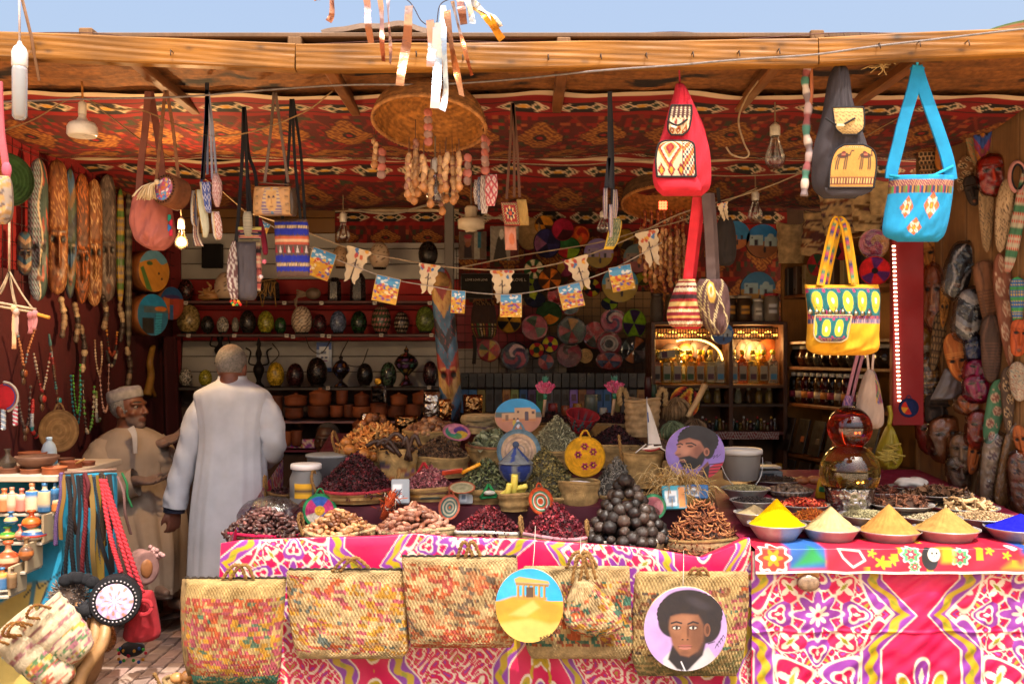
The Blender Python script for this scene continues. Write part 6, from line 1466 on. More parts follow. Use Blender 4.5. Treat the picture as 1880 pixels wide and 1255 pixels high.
for i in range(7):
 x=1183+i*12
 P_=[W(x+2*sin(j*.7),388+j*5,6.5)for j in range(30 if i%2 else 24)]
 for j,q in enumerate(P_):ball(q-P_[0],(.012,.012,.014),['#8d4a2a','#a86434','#7d3424','#b5703a'][(i+j)%4],6,5)
 tag(mb.put('bead_string','shell',None,P_[0]),'long string of amber brown beads hanging below the second wicker lamp','bead string','amber bead strings')
 # cables and ropes
def wire(label,pts,Y,r,col,mat_='rope',name='cable',cat='cable'):
 Ys=Y if isinstance(Y,(list,tuple))else[Y]*len(pts);P_=array([W(a,b,y)for(a,b),y in zip(pts,Ys)])
 tube(spline(P_,80)-P_[0],r,col,5);return tag(mb.put(name,mat_,None,P_[0]),label,cat)
wire('grey twisted cable strung along the beam from end to end',[(-20,188),(150,182),(330,178),(480,166),(640,156),(800,155),(940,146),(1100,130),(1240,120),(1330,112),(1400,107),(1500,100),(1600,86),(1720,72),(1890,52)],[4.25]*4+[4.2]*3+[3.95]*8,.0042,'#8f8684')
wire('cream string sagging from the reflector lamp towards the wicker lamp',[(155,182),(210,200),(262,203),(330,232),(390,250),(470,240),(560,205),(610,168)],4.5,.0035,'#a8865a',name='string',cat='string')
wire('taut cord running from the reflector lamp down to the charcoal felt bag',[(-10,245),(60,220),(140,178),(190,205),(260,258),(330,300),(400,345),(450,388)],[4.6,4.6,4.4,4.5,4.7,4.9,5.2,5.4],.0032,'#9a7d58',name='string',cat='string')
wire('white cord stretched under the second ceiling cloth',[(940,300),(1060,303),(1200,295),(1310,322),(1480,318)],5.5,.0035,'#a8967a',name='string',cat='string')
wire('loose pale cord dangling in loops by the large clear bulb',[(1395,145),(1370,180),(1356,220),(1365,260),(1375,282),(1366,290),(1344,284),(1333,270)],4.35,.0045,'#b59670',name='string',cat='string')
wire('thin cord running from the charcoal backpack to the mask wall',[(1590,250),(1640,222),(1700,190)],4.5,.003,'#8a6a44',name='string',cat='string')
wire('white cable looped along the lowest lamp shelf',[(640,385),(720,392),(800,375),(850,395),(905,400),(935,398)],6.8,.009,'#a89a86')
wire('pale string carrying the row of goat skull flags',[(450,388),(560,425),(640,455),(740,477),(845,492),(960,494),(1060,474),(1150,440),(1250,392),(1390,350),(1485,312)],[5.4]+[5.2]*9+[4.9],.004,'#b59e80',name='bunting_string',cat='string')
wire('second pale string slightly higher across the middle of the stall',[(845,491),(950,470),(1100,445),(1180,422),(1260,402),(1390,345)],5.3,.0038,'#ab9474',name='bunting_string',cat='string')
wire('lower white string carrying the row of postcards',[(470,398),(570,455),(640,485),(720,512),(790,525),(850,535),(940,540),(1030,525),(1110,500),(1180,465),(1215,445)],5.15,.003,'#c2b8b0',name='bunting_string',cat='string')
def flag(px,py,w_,h_,Y,rot,label,kind):
 c0=W(px,py,Y);k=Y/F;nu,nv=26,40;u,v=mesh2(linspace(-1,1,nu),linspace(0,1,nv));uf,vf=u.ravel(),v.ravel()
 if kind=='skull':
  fork=where(v>.62,1,0);half=(1-.55*v)*(1+.1*sin(v*26));X=u*half*w_/2*k;X=X+fork*np.sign(u)*0.;Z=-v*h_*k*(1-.18*(1-abs(u))**2*(v>.5))
  p=Pic(uf,vf,'#c9b696');p.brush(.06,5,5,px)
  r=rnd(int(px))
  for i in range(9):p.ell(r.uniform(-.8,.8),r.uniform(0.,.26),.16,.06,['#b5522a','#c98f2a','#3a6aa0','#a83a3a'][i%4])
  p.line([(-.4,.5),(-.1,.42),(.1,.5),(.35,.44)],.05,'#4a3a4a',.02);p.line([(0.,.55),(.15,.6)],.05,'#6d4a5a',.02);p.poly([(-.05,.3),(.05,.3),(.14,1.02),(-.14,1.02)],'#3d2a22')
 else:
  X=u*w_/2*k;Z=-v*h_*k;p=Pic(uf,vf,'#c9962a');p.rect(-1.1,-.1,1.1,.38,'#4a94c4');p.rect(-1.1,-.1,1.1,.14,'#3a80b8');r=rnd(int(px))
  for i in range(60):p.ell(r.uniform(-1,1),r.uniform(.32,.95),r.uniform(.08,.18),r.uniform(.03,.06),['#d8a82a','#c24a2a','#d8b84a','#8a4a8a','#c9782a','#e0cfa0','#a83a3a','#5a5a9a'][i%8])
  for i in range(8):p.ell(r.uniform(-.9,.9),r.uniform(.1,.32),.14,.035,'#d0d8dc')
  p.ell(0.,.07,.09,.03,'#d8a03a');m=np.maximum(abs(uf),abs(vf*2-1))>.95;p.c[m]=lin('#c9a03a')
 Yy=.012*sin(v*4+px)*v;c,s_=cos(rot),sin(rot)
 V=stack([X*c-Z*s_,Yy,X*s_+Z*c],-1).reshape(-1,3);mb.add(V,gridq(nu,nv),None,p.c);mb.add(V+(0,.0015,0),gridq(nu,nv),None,p.c*.9)
 return tag(mb.put('bunting_flag' if kind=='skull' else 'postcard','card_glossy',None,c0),label,'flag' if kind=='skull' else 'postcard','goat skull flags on the string' if kind=='skull' else 'postcards on the lower string')
for px,py,w_,h_,rot,lb in((660,456,44,66,-.28,'cream skull shaped flag hanging left of the second postcard'),(789,485,38,55,-.12,'cream skull shaped flag partly hidden by the tall painted mask'),(922,496,42,60,0.,'cream skull shaped flag just right of the tall painted mask'),(1057,472,42,64,.28,'cream skull shaped flag above the third postcard of the row'),(1187,424,42,66,.22,'cream skull shaped flag nearest the red zigzag pouch'),(1326,372,20,34,.2,'small narrow skull shaped flag beside the black cloth bag')):flag(px,py,w_,h_,5.17,rot,lb,'skull')
for px,py,w_,h_,rot,lb in((597,460,46,52,-.34,'tilted seaside postcard next to the taupe fringed bag'),(714,508,46,48,-.22,'seaside postcard above the flowered green egg lamp'),(842,533,26,42,-.05,'half hidden seaside postcard behind the tall painted mask'),(938,540,40,42,0.,'seaside postcard below the middle skull flag'),(1044,522,42,44,.22,'seaside postcard in front of the coiled plates below the fourth skull flag'),(1137,488,42,46,.2,'seaside postcard hanging over the round village drum painting'),(487,408,22,26,-.4,'small seaside postcard behind the pink woven purses')):flag(px,py,w_,h_,5.13,rot,lb,'card')
def ribbon(pts,w_,Y,label,cols,tw=.9,k=0):
 P_=spline([W(a,b,Y)for a,b in pts],40);s_=linspace(0,1,40);ang=tw*sin(s_*5+k);side=stack([cos(ang),sin(ang),0*ang],-1)
 P_[:,1]+=.02*sin(s_*7+k);cc=array([lin(c)for c in cols])[(s_*len(cols)*.999).astype(int)]
 band(P_-P_[0],w_/F*Y*(1-.15*abs(sin(s_*4+k))),.0012,side,cols=cc);return tag(mb.put('ribbon','foil_ribbon',None,P_[0]),label,'ribbon','metallic ribbons over the beam')
mat('foil_ribbon',.3,metal=.75,bump='crinkle',bscale=26,bstr=.5,var=.05,bdist=.01)
CO=['#b58a84','#c49a92','#8d5a3f'];SI=['#c4d0dc','#b8c8d8','#d0d8e0']
Yr=3.72
for pts,w_,cols,lb,tw in(([(576,-14),(584,4)],12,CO,'stub of pinkish ribbon at the left end of the streamer row',.4),([(612,-12),(610,12),(603,40)],12,CO,'short copper ribbon ending in a point against the sky',.7),([(672,-12),(675,30),(681,78)],13,CO,'dusty pink ribbon hanging straight to the beam edge',.3),([(697,-12),(701,50),(704,112)],10,['#c4a094','#a87a6a','#8d4a2f'],'narrow pink ribbon with coppery lower end crossing the beam',.8),([(713,-5),(715,60),(717,118)],7,['#b8a8a8','#b09088','#8a5a44'],'thinnest twisted ribbon beside the narrow pink one',1.2),([(752,14),(748,60),(740,110),(735,160)],18,['#c9a89a','#8a5a44','#9a6a50','#a8744f'],'broad bronze ribbon covering the beam left of the silver one',.3),([(790,40),(793,80),(791,125)],17,['#c2a09a','#b8948e'],'pale pink ribbon tied just behind the silver ribbon',.2),([(803,45),(802,100),(802,150),(799,200)],19,SI,'long silver ribbon hanging over the wicker lamp',.25),([(813,8),(816,90),(818,160),(812,203)],12,SI,'second silver blue ribbon behind the long one',.6),([(820,20),(830,90),(838,130),(848,178)],14,['#b07a58','#9a5a34','#b87a4a'],'copper ribbon slanting down towards the wicker lamp',.8),([(830,0),(845,60),(858,110),(866,136)],9,['#c9a890','#a86a44','#8d4a2a'],'narrow copper ribbon ending at the lower edge of the beam',1.),([(843,-12),(848,20),(851,42)],16,['#8a6258','#8d665a'],'short dark bronze ribbon at the top of the streamers',.2),([(858,0),(866,30),(868,46)],12,['#dde2e6','#d0d8e0'],'short white silver ribbon beside the bronze stub',.3),([(868,6),(895,35),(922,70)],17,['#d8a85a','#c98f2a','#b87a24'],'golden ribbon blown sideways at the right end of the streamers',.3),([(860,-3),(890,20),(918,50)],14,['#e2e6ea','#dde2e8'],'white ribbon blown sideways above the golden ribbon',.4)):ribbon(pts,w_,Yr,lb,cols,tw,pts[0][0])
wire('thin dark string that carries the metallic ribbons',[(560,-20),(640,-14),(740,-4),(775,40),(800,45),(812,5),(870,-10)],Yr,.002,'#4a4048',name='string',cat='string')
r=rnd(3)
for i in range(40):c0=W(1622,118,4.05);e=c0+r.normal(size=3)*[.03,.02,.018];tube([c0,(c0+e)/2+r.normal(size=3)*.006,e],.0022,'#c9a66a',3)
tag(mb.put('straw_tuft','straw'),'tuft of frayed straw stuck under the beam beside the turquoise bag','straw')
# MASKS
def mask_paint(st,c0,c1,c2,k,face):
 def f(u,v):
  p=Pic(u,v,c0);U,V=p.U,p.V
  if st=='carved':
   g=sin(U*5+2.5*sin(V*17+k))*sin(V*26+2*sin(U*4+k));p.mix(sm(.25,.08,abs(g-.35)),c1);p.mix(sm(.75,.9,-g)*.8,c2)
  elif st=='stripe':
   s_=mod(V*26+U*3.5,1);p.mix((U<.1)*(s_<.5),c1);p.mix((U<.1)*((s_>.5)&(s_<.7)),c2);g=sin(U*7+k)*sin(V*19+2*sin(U*4));p.mix((U>.15)*sm(.5,.6,g),'#8d3a2a');p.mix(sm(.1,.05,abs(U-.12-.2*sin(V*14))),'#c2ab8a')
  elif st=='oval':
   for i in range(5):
    y=.1+.19*i;x=.25*(-1)**i;d=hypot((U-x)/.5,(V-y)/.075);p.mix(sm(1.,.92,d),c1);p.mix(sm(.82,.74,d),c2);p.mix((d<.72)*(mod(arctan2(V-y,U-x)*2.2,1)<.3),c1)
   p.mix(hash2(floor(U*6),floor(V*30))>.95,c1)
  elif st=='hex':
   x=U*2.2;y=V*9;j=floor(y);xx=mod(x+.5*mod(j,2),1)-.5;yy=mod(y,1)-.5;d=np.maximum(abs(xx)*1.1+abs(yy)*.35,abs(yy));p.mix(sm(.38,.44,d),c1);p.mix(abs(V-.55)<.02,c2);p.mix(abs(V-.7)<.015,c2)
  elif st=='dots':
   d=hypot(mod(U*3,1)-.5,mod(V*16,1)-.5);p.mix(sm(.3,.24,d),c1);p.mix((mod(V*5,1)<.28),c2)
  elif st=='bands':
   i=floor(V*9+.4*abs(U)*3).astype(int);p.c=array([lin(x)for x in(c0,c1,c2,c0,'#2a2a34')])[mod(i,5)];p.mix(sm(.12,.06,abs(sin(U*6+3*sin(V*30+k))))*.8,c1)
  if st=='plain':p.mix(sm(.12,.05,abs(abs(U)-.55-.2*sin(V*9+k))),c1);p.mix((mod(V*22,1)<.3)*(V<(face[0]if face else 1)+.12),c1)
  p.brush(.22,4,9,k)
  if face:
   f0,f1=face;q=lambda t:f0+(f1-f0)*t
   for sx in(-.45,.45):p.ell(sx,q(.3),.26,.045*(f1-f0)+.006,'#1c1512',0,.15);p.line([(sx-.25,q(.21)),(sx+.25,q(.19))],.015,c2 if st!='plain' else '#2a1a14',.006)
   p.ell(0,q(.82),.34,.05*(f1-f0)+.004,'#7a4a34');p.line([(-.3,q(.82)),(.3,q(.82))],.01,'#1c1210',.004)
  return p.c
 return f
def mask(c,w_,h_,label,st,cols,yaw=0.,face=(.45,1),k=1,wrap=False,name='wooden_mask',cat='mask',roll=0.,depth=.4,taper=0.,nu=22,nv=55,material='wood',pitch=0.):
 """carved mask: domed shell with brow, nose and lips in relief; w_, h_ in metres, c its centre"""
 t=thing(name,label,cat,c,(pitch,roll,yaw))
 u,v=mesh2(linspace(-1,1,nu),linspace(0,1,nv));hw=w_/2*clip(1-abs(2*v-1)**(3+k%4*1.5),0,1)**.5*(1-taper*v*v)
 D=w_*depth;d=D*clip(1-u**4,0,1)**.6*clip(1-abs(2*v-1)**6,0,1)**.5
 if face:
  f0,f1=face;s_=(v-f0)/(f1-f0);g=(s_>0)*(s_<1)
  d=d+1.7*g*w_*(.16*exp(-(u/.17)**2)*sm(.2,.3,s_)*sm(.68,.6,s_)*(.5+.8*s_)+.07*exp(-((s_-.2)/.035)**2)*(abs(u)<.8)-.06*exp(-((s_-.31)/.05)**2-((abs(u)-.45)/.25)**2)+.07*exp(-((s_-.82)/.05)**2-(u/.35)**2))
 else:d=d+.03*w_*wob(u*3,v*12,k)
 V=stack([u*hw,-d,h_*(.5-v)],-1).reshape(-1,3);mb.add(V,gridq(nu,nv),None,mask_paint(st,*cols,k,face)(u.ravel(),v.ravel()));V2=V.reshape(nu,nv,3)[::3,::3]*[1,0,1]+[0,.006,0];mb.add(V2,gridq(*V2 .shape[:2])[:,::-1],None,cols[0]);mb.put('carved_wood',material,t)
 if wrap:
  n_=24;a,b=mesh2(circ(n_),linspace(-1,1,18));rr=(1-abs(b)**3.5)**.5*(1+.09*wob(a*3,b*5,k));V=stack([rr*cos(a)*w_*.62,rr*sin(a)*D*1.5-D*.4,b*h_*.56+.02*wob(a*2,b,k)*h_],-1);mb.add(V,gridq(n_,18,True),None,wrap if isinstance(wrap,str)else '#f0ece6');mb.put('plastic_wrap','film',t)
 return t
def LW(px,py,X=-2.56):Y=X*F/(px-CX);return W(px,py,Y)
BW='#6d3f22'
for px,y0,y1,w_,st,cols,lb,fc,k in((45,424,506,22,'bands',('#4a3a2a','#2a4a5a','#8a6a4a'),'short dark painted mask at the near end of the row, blue on brown',(.3,1),1),(70,290,553,31,'stripe',('#2f3f3a','#8d9aa0','#6d3a4a'),'tall mask with a fan of blue and white stripes and a green edge',(.5,.92),2),(105,292,541,33,'carved',(BW,'#a87a4a','#3d2012'),'tall brown mask carved with pale lizards above a long solemn face',(.42,1),3),(128,308,549,22,'bands',('#3d4638','#3f5a78','#7a5a3a'),'narrow olive and blue painted mask behind the lizard mask',(.5,.95),4),(150,318,558,27,'carved',('#5d3218','#b5622a','#3a1c0e'),'tall brown mask with flame orange carving',(.5,1),5),(173,328,563,26,'carved',('#7d4a26','#c9a070','#4a2814'),'brown mask with white cut leaves, next to the grey mask',(.4,1),6),(197,320,554,27,'carved',('#5a4a42','#8a7868','#2f2622'),'grey weathered mask with a long carved face',(.42,1),7),(221,345,562,13,'dots',('#a8842a','#2f4a7a','#4a6a2a'),'narrow yellow carved strip dotted green and blue at the far end of the masks',None,8),(236,342,640,11,'dots',('#2a201c','#8a7a5a','#4a3a2a'),'slim dark beaded snake hanging at the far end of the masks',None,9)):
 c=LW(px,(y0+y1)/2);mask(c,w_/F*c[1]*1.12,(y1-y0)/F*c[1],lb,st,cols,.62,fc,k,depth=.3)
def beads(label,name,cat,pts,s_,cols,place=LW,n=26,group=None,pend=None,parent=None):
 P_=spline([place(a,b)for a,b in pts],n);tube(P_-P_[0],.002,cols[0],4)
 for i in range(n):ball(P_[i]-P_[0],s_*(.75+.5*float(hash2(i,n,pts[0][0]))),cols[int(hash2(i//3,2,pts[0][0])*len(cols))],6,5)
 if not pend:return tag(mb.put(name,'shell',None,P_[0]),label,cat,group)
 t=thing(name,label,cat,P_[0],None,group);mb.put('bead_chain','shell',t);x,y,r_,c=pend;q=place(x,y)-P_[0];R_=r_/F*5.6;ball(q,(R_*.5,R_*.9,R_),'#4a3628',12,8);ball(q+(R_*.35,0,0),(R_*.4,R_*.62,R_*.7),c,12,8);ball(q-(0,0,R_*1.5),(R_*.3,R_*.7,R_*.8),'#5a4230',10,6);mb.put('pendant','ceramic',t);return t
SH=['#8a7258','#5a4a3c','#a89070','#3a2e28']
for x,y0,y1,lb in((115,550,615,'string of brown shells below the lizard mask'),(140,560,625,'thick cluster of pale shells below the flame mask'),(152,600,680,'long string of dark shells beside the thick shell cluster'),(192,545,600,'string of cowrie shells below the leaf mask'),(222,560,625,'bunch of brown seed shells under the yellow carved strip'),(236,640,705,'string of large brown pods near the seated man')):beads(lb,'shell_string','shell string',[(x-3,y0),(x+3,(y0+y1)/2),(x-1,y1)],.018,SH,n=18)
N_=[([(30,605),(38,640),(44,672),(52,640),(64,605)],.008,['#b5744a','#7a8a94','#5a3a28','#c98a5a'],(43,685,9,'#8d4a24'),'beaded necklace with an amber medallion nearest the macrame'),([(62,650),(70,690),(77,718),(84,695),(92,650)],.008,['#8d2a2a','#5a4232','#a89a8a'],(77,732,10,'#a02a24'),'necklace with red barrel beads and a round red pendant'),([(90,615),(96,660),(104,722)],.009,['#7d2a2a','#3f6a6a','#8a8f94','#5a4232'],(107,735,8,'#1f8a94'),'necklace with white beads and a turquoise oval pendant'),([(33,730),(40,770),(46,785),(52,770),(56,710)],.009,['#3a2a28','#8d2f2a','#5a4a44'],(46,790,8,'#6d4a34'),'dark bead necklace with a bronze pendant low on the cloth'),([(60,735),(58,785),(66,800)],.013,['#9aa0a8','#a82a2a','#2f8a94','#2a2a2c'],None,'string of big white red and blue beads beside the woven mat'),([(130,690),(133,740),(142,778),(148,740),(147,690)],.008,['#1f6a74','#2a8a94','#14505a'],None,'turquoise bead necklace hanging in a long loop'),([(134,690),(137,730),(142,758),(146,730),(147,670)],.007,['#3f8a2f','#5aa03a','#2f6a24'],None,'bright green bead necklace inside the turquoise one'),([(152,700),(156,770),(162,795),(170,765),(173,710)],.01,['#b5a890','#5a8a3a','#3a3028'],None,'necklace of white stone chips and green beads'),([(174,625),(176,660),(182,688),(187,660),(186,628)],.008,['#b59a80','#c2a890','#8d6a54'],None,'pink shell bead necklace next to the red bead strand'),([(183,690),(188,740),(193,756),(198,735),(200,670)],.008,['#b08a80','#c29a90','#a0786c'],None,'rose pink bead necklace just behind the seated man'),([(195,600),(200,640),(206,652),(212,640),(215,610)],.009,['#8d3a1f','#a8702a','#2a2220'],None,'amber and black bead necklace under the grey mask'),([(196,645),(202,668),(208,668),(215,645)],.01,['#2a2422','#b0a490','#3a322c'],None,'black and cream bead loop under the amber necklace'),([(176,720),(178,770),(184,768)],.01,['#c2bba8','#7a8a4a','#b5ada0'],None,'white and green pebble necklace near the cap of the seated man')]
for pts,s_,cols,pend,lb in N_:beads(lb,'necklace','necklace',pts,s_,cols,pend=pend)
for px,py,w_,h_,pn,lb in((270,498,50,76,0,'tall round drum painted with golden desert dunes'),(268,578,50,76,1,'round drum painted with a blue Nile village below the dune drum'),(303,557,38,60,2,'small round drum painted with red houses behind the blue village drum')):
 def dp(p,pn=pn):
  if pn==0:p.rect(-1,-1,1,1,'#b8802f');p.rect(-1,.35,1,1,'#5a8aa0');p.poly([(-.6,.45),(.1,.6),(.5,.3),(.9,.5),(1,-1),(-1,-1),(-1,.3)],'#b57a2a');p.poly([(-.9,.1),(-.5,-.9),(-.1,-1),(-.7,.2)],'#4a6a2f');p.ell(.3,-.1,.06,.08,'#3a2a20');p.ell(.5,-.35,.07,.06,'#3a2a20');p.ell(-.3,.35,.2,.1,'#3f5a2f')
  elif pn==1:p.rect(-1,-1,1,1,'#2f6a8a');p.rect(-1,.45,1,1,'#1f7aa8');p.rect(-.6,.1,1,.4,'#4a5a60');p.ell(.5,.3,.4,.12,'#b86a24');p.rect(-.7,-.9,.05,-.15,'#2a2824');p.poly([(.1,-1),(.5,-1),(.6,.1),(.2,.1)],'#3a94b0');
  else:p.rect(-1,-1,1,1,'#8d3a20');p.rect(-1,.3,1,1,'#1f4a7a');p.rect(-.7,-.6,-.2,.4,'#b5622a');p.rect(.1,-.7,.6,.3,'#a03a2a');p.rect(-.2,-1,.1,-.1,'#2f5a8a');p.ell(0.,.4,.7,.12,'#3a2a5a')
  if pn==1:
   for i in range(8):p.line([(.12,-.9+i*.12),(.56,-.9+i*.12)],.025,'#1f4a64')
  p.brush(.1,6,6,pn)
 Yd=6.85+.25*(pn==2);disc('painted_drum',lb,W(px,py,Yd),h_/2/F*Yd,dp,60,1.15,0,.13,1.,'#7d4a24','drum')
c=LW(273,665);tube(spline([LW(281,635),LW(275,665),LW(277,690),LW(270,725)],16)-c,linspace(.02,.03,16),'#8d6424',7);tube(spline([LW(277,690),LW(279,712),LW(285,728)],10)-c,.014,'#7d5420',6);tag(mb.put('wooden_figure','wood',None,c),'thin gold carved stick figure hanging on the maroon cloth beside the standing man','figure')
c=LW(10,330,-2.55);plate('green red and orange coiled plate on the red cloth behind the blurred bag','plate',c,.13,sectors(['#2a4a24','#a85a1f','#8d1f24','#2a4a24'],'#2a4220'),.8,name='woven_plate',rings=7)
c=W(108,791,5.5);plate('round natural straw mat with a loop, propped on the counter by the necklaces','mat',c,33/F*5.5,rings_col(['#8a6a44','#96764e','#8a6a44']*4),.35,-.15,handle='#8a6a44',name='straw_mat',rings=11,ey=1.15)
c=W(10,728,4.6);t=thing('crochet_pouch','red crochet pouch with a colourful border and braided tassels','pouch',c);ball((0,0,0),(.058,.03,.062),'#b5121f',20,12);a=linspace(-1.3,1.6,24)
for rr,cc in((.06,'#c9683a'),(.064,'#c9c0b0'),(.056,'#4a5aa0')):tube(stack([rr*cos(a),0*a-.015,rr*sin(a)*1.05],-1),.006,cc,6)
mb.put('pouch_body','knit',t)
for x,L_,c1 in((-.01,.11,'#8a9ab0'),(.045,.09,'#b54a5a')):
 d_=linspace(0,30,24)
 for ph in(0,PI):tube(stack([x+.007*cos(d_+ph),.007*sin(d_+ph),-.04-L_*linspace(0,1,24)],-1),.006,['#c2c8cc',c1][int(ph>1)],5)
 mb.put('tassel','thread',t)
 # counter with pottery, stepped sand bottle display and mural
Yc=4.62;ct=thing('counter','painted counter with stepped sand bottle shelves and a blue and yellow mural','counter',W(60,1000,Yc));ref=array(ct.location)
def P(u,v):return W(0,0,Yc)[0]+(-40+160*u)/F*Yc,Yc+.1-.34*v+0*u,CZ-(878-HY+400*v)/F*Yc
def mural(u,v):
 x=-40+160*u;y=878+377*v;p=Pic(x,y,'#1d86a8');p.brush(.1,.1,.1,1);p.poly([(-50,1090),(20,1085),(60,1055),(100,1050),(85,1110),(40,1160),(120,1150),(130,1270),(-50,1270)],'#b59a4f',3);p.poly([(35,1170),(50,1140),(85,1115),(100,1060),(130,1080),(130,1180),(60,1175)],'#1f7fa4',2);p.line([(38,1160),(55,1135),(85,1112),(98,1060)],2.5,'#17222a',1);p.line([(60,1075),(72,1060),(78,1052),(84,1062),(120,1035)],3,'#1c2a30',1);p.rect(70,1050,78,1110,'#3a6a78',2);p.rect(-50,870,130,880,'#b5a078',1);return p.c
cloth_sheet('mural_panel',lambda u,v:tuple(a-b for a,b in zip(P(u,v),ref)),90,110,mural,'paint',ct)
a=W(-60,868,Yc);b_=W(122,880,Yc);box((b_[0]-a[0],.75,.03),(a+b_)/2+(0,.28,0)-ref,'#b8a894');mb.put('counter_top','wallpaint',ct)
for i,(yb,xr)in enumerate(((940,112),(992,92),(1045,62),(1088,32))):
 Ys=Yc-.02-.09*i;a=W(-60,yb,Ys);b_=W(xr,yb,Ys);box((b_[0]-a[0],.16,.014),((a+b_)/2)-ref,'#b5a894',b=.003);box((.012,.15,.125),b_+(0,0,.065)-ref,'#b09a78',b=.003);mb.put('shelf','wallpaint',ct)
def sandb(px,yb,i,w_,h_,cols,label,Y,rnd=False):
 c=W(px,yb,Y);r_=w_/2/F*Y;H=h_/F*Y;t=thing('sand_bottle',label,'sand bottle',c);pr=[(r_*.9,0),(r_,H*.05),(r_,H*.7),(r_*.85,H*.78),(r_*.4,H*.84),(r_*.4,H)]if not rnd else[(r_*.5,0),(r_*.95,H*.2),(r_,H*.35),(r_*.8,H*.55),(r_*.3,H*.72),(r_*.28,H)]
 zz=linspace(0,1,22);pp=spline(array([(a,b,0)for a,b in pr]),22);L_=[cols[int(k*len(cols)*.999)]for k in zz];turn([(max(x[0],.001),x[1],c_)for x,c_ in zip(pp,L_)],18);mb.put('layered_sand','ceramic',t);turn([(r_*.45,H*.97),(r_*.45,H*1.08),(0,H*1.1)],12,cols[0]);mb.put('cap','plastic',t)
PK=['#c9865a','#d8c2a0','#3f78b0','#c9a06a','#c25a3a','#d9c9a8'];Q=[(8,937,24,38,['#c9784a','#d8c4a0','#c9784a'],'squat orange and cream sand bottle at the edge of the top display shelf',0),(22,937,20,40,['#c9866a','#d8b89a','#c26a5a','#d8c2a0'],'pink layered sand bottle on the top display shelf',0),(40,937,20,38,['#c97a6a','#d9c4a6','#b5644a'],'rose capped sand bottle next to the tall blue topped one',0),(59,938,24,48,PK,'tall sand bottle with purple and blue layers',0),(82,938,24,48,['#3f78a8','#d0b890','#2f6aa0','#d8c4a0'],'tall sand bottle with a blue flower band',0),(101,925,16,36,['#2a4a6a','#3f78a8','#2a6a8a'],'dark blue sand bottle at the back end of the top shelf',0),(104,937,18,26,['#c9783a','#d8b88a','#c26a3a'],'small orange sand bottle at the end of the top shelf',0),(20,962,24,22,['#2f6a94','#d0a06a','#2f5a84'],'round blue sand flask on the second display shelf',1),(58,968,34,30,['#c2521f','#d8702a','#b5461a'],'bright orange round sand flask',1),(14,990,32,22,['#3f7a2f','#c9964a','#4a8a34','#c9a05a'],'flat green and orange sand flask',1),(37,990,18,26,['#c26a5a','#c9866a','#b55a4a'],'small pink sand bottle beside the green flask',1),(62,990,44,30,['#d8d0c4','#b53a2a','#2f5a8a','#d8c8a8','#3a8a4a'],'glass jar of bright mixed sand beads',1),(15,1042,40,46,['#c25a34','#d09a74','#b5522f','#c98a64'],'large pear shaped terracotta sand flask',2),(48,1028,26,40,['#8a5a3a','#b56a34','#6d5240','#94744f'],'brown smoked glass sand flask leaning on the third shelf',2),(4,1080,22,36,['#3f6a94','#c9a04a','#b0703a'],'blue and yellow sand bottle on the lowest shelf',3),(22,1078,18,34,['#6d5238','#9a7a54','#5a4430'],'dusty brown sand bottle on the lowest shelf',3)]
for i,(px,yb,w_,h_,cols,lb,sh)in enumerate(Q):sandb(px,yb,i,w_,h_,cols,lb,Yc-.08-.09*sh,w_>25 or 'flask' in lb)
def pot(px,yb,w_,h_,Y,label,col='#8d4f30',prof=None,cat='pot',material='terracotta',name='clay_pot',lid=False,group=None):
 c=W(px,yb,Y);r_=w_/2/F*Y;H=h_/F*Y;prof=prof or[(.7,0),(.92,.1),(1,.4),(.96,.85),(1.03,.95),(1.,1),(.9,.97),(.85,.3),(0,.25)]
 t=thing(name,label,cat,c,None,group);turn([(a*r_,b*H)for a,b in prof],26,col);mb.put('pot_body',material,t)
 if lid:turn([(r_*1.02,H),(r_*1.,H*1.06),(r_*.5,H*1.25),(r_*.15,H*1.3),(r_*.2,H*1.42),(0,H*1.46)],24,col);mb.put('lid',material,t)
 return t
BWL=[(.4,0),(.6,.08),(.95,.7),(1.02,.95),(1.,1),(.9,.9),(.5,.2),(0,.15)]
for a in((100,878,44,22,4.6,'wide glazed orange clay pot at the corner of the counter','#a0532a'),(58,877,40,18,4.62,'low terracotta saucer pot under the wooden bowl','#9c5834'),(18,875,44,18,4.64,'terracotta dish under the glass decanter','#7d4a30'),(130,868,40,22,4.85,'brown clay pot with a wooden spoon resting on it','#8a4524'),(160,868,28,22,4.95,'small brown clay pot nearest the seated man','#7d4024'),(120,850,32,10,5.1,'dark clay dish behind the spoon pot','#5d3322')):pot(*a)
pot(68,860,76,24,4.66,'large worn brown bowl balanced on the saucer pot','#6b4a38',BWL,'bowl');pot(60,845,50,16,4.9,'orange clay bowl behind the large worn bowl','#8d4a2a',BWL,'bowl')
c=W(14,860,4.7);turn([(.03,0),(.04,.01),(.035,.04),(.012,.065),(.011,.085),(.02,.095)],18,'#8a7a68');tag(mb.put('glass_decanter','bottle_glass',None,c),'small smoky glass decanter among the clay pots','decanter')
c=W(90,842,4.95);t=thing('water_bottle','clear plastic water bottle with a blue label on the counter','bottle',c);k_=4.95/F;turn([(13*k_,-18*k_),(14*k_,0),(13*k_,18*k_),(10*k_,27*k_),(5*k_,33*k_),(5*k_,36*k_)],18,'#c8dcea');mb.put('bottle_body','frosted',t);turn([(14.4*k_,-8*k_),(14.4*k_,8*k_)],18,'#5aa8dc');mb.put('label','paper',t);turn([(5.5*k_,35*k_),(5.5*k_,40*k_),(0,41*k_)],12,'#b8d8ee');mb.put('cap','plastic',t)
c=W(128,856,4.83);tube([(0,0,0),W(155,842,4.8)-c],.005,'#b5844a',6);tag(mb.put('wooden_spoon','wood',None,c),'thin wooden spoon lying across the clay pots','spoon')
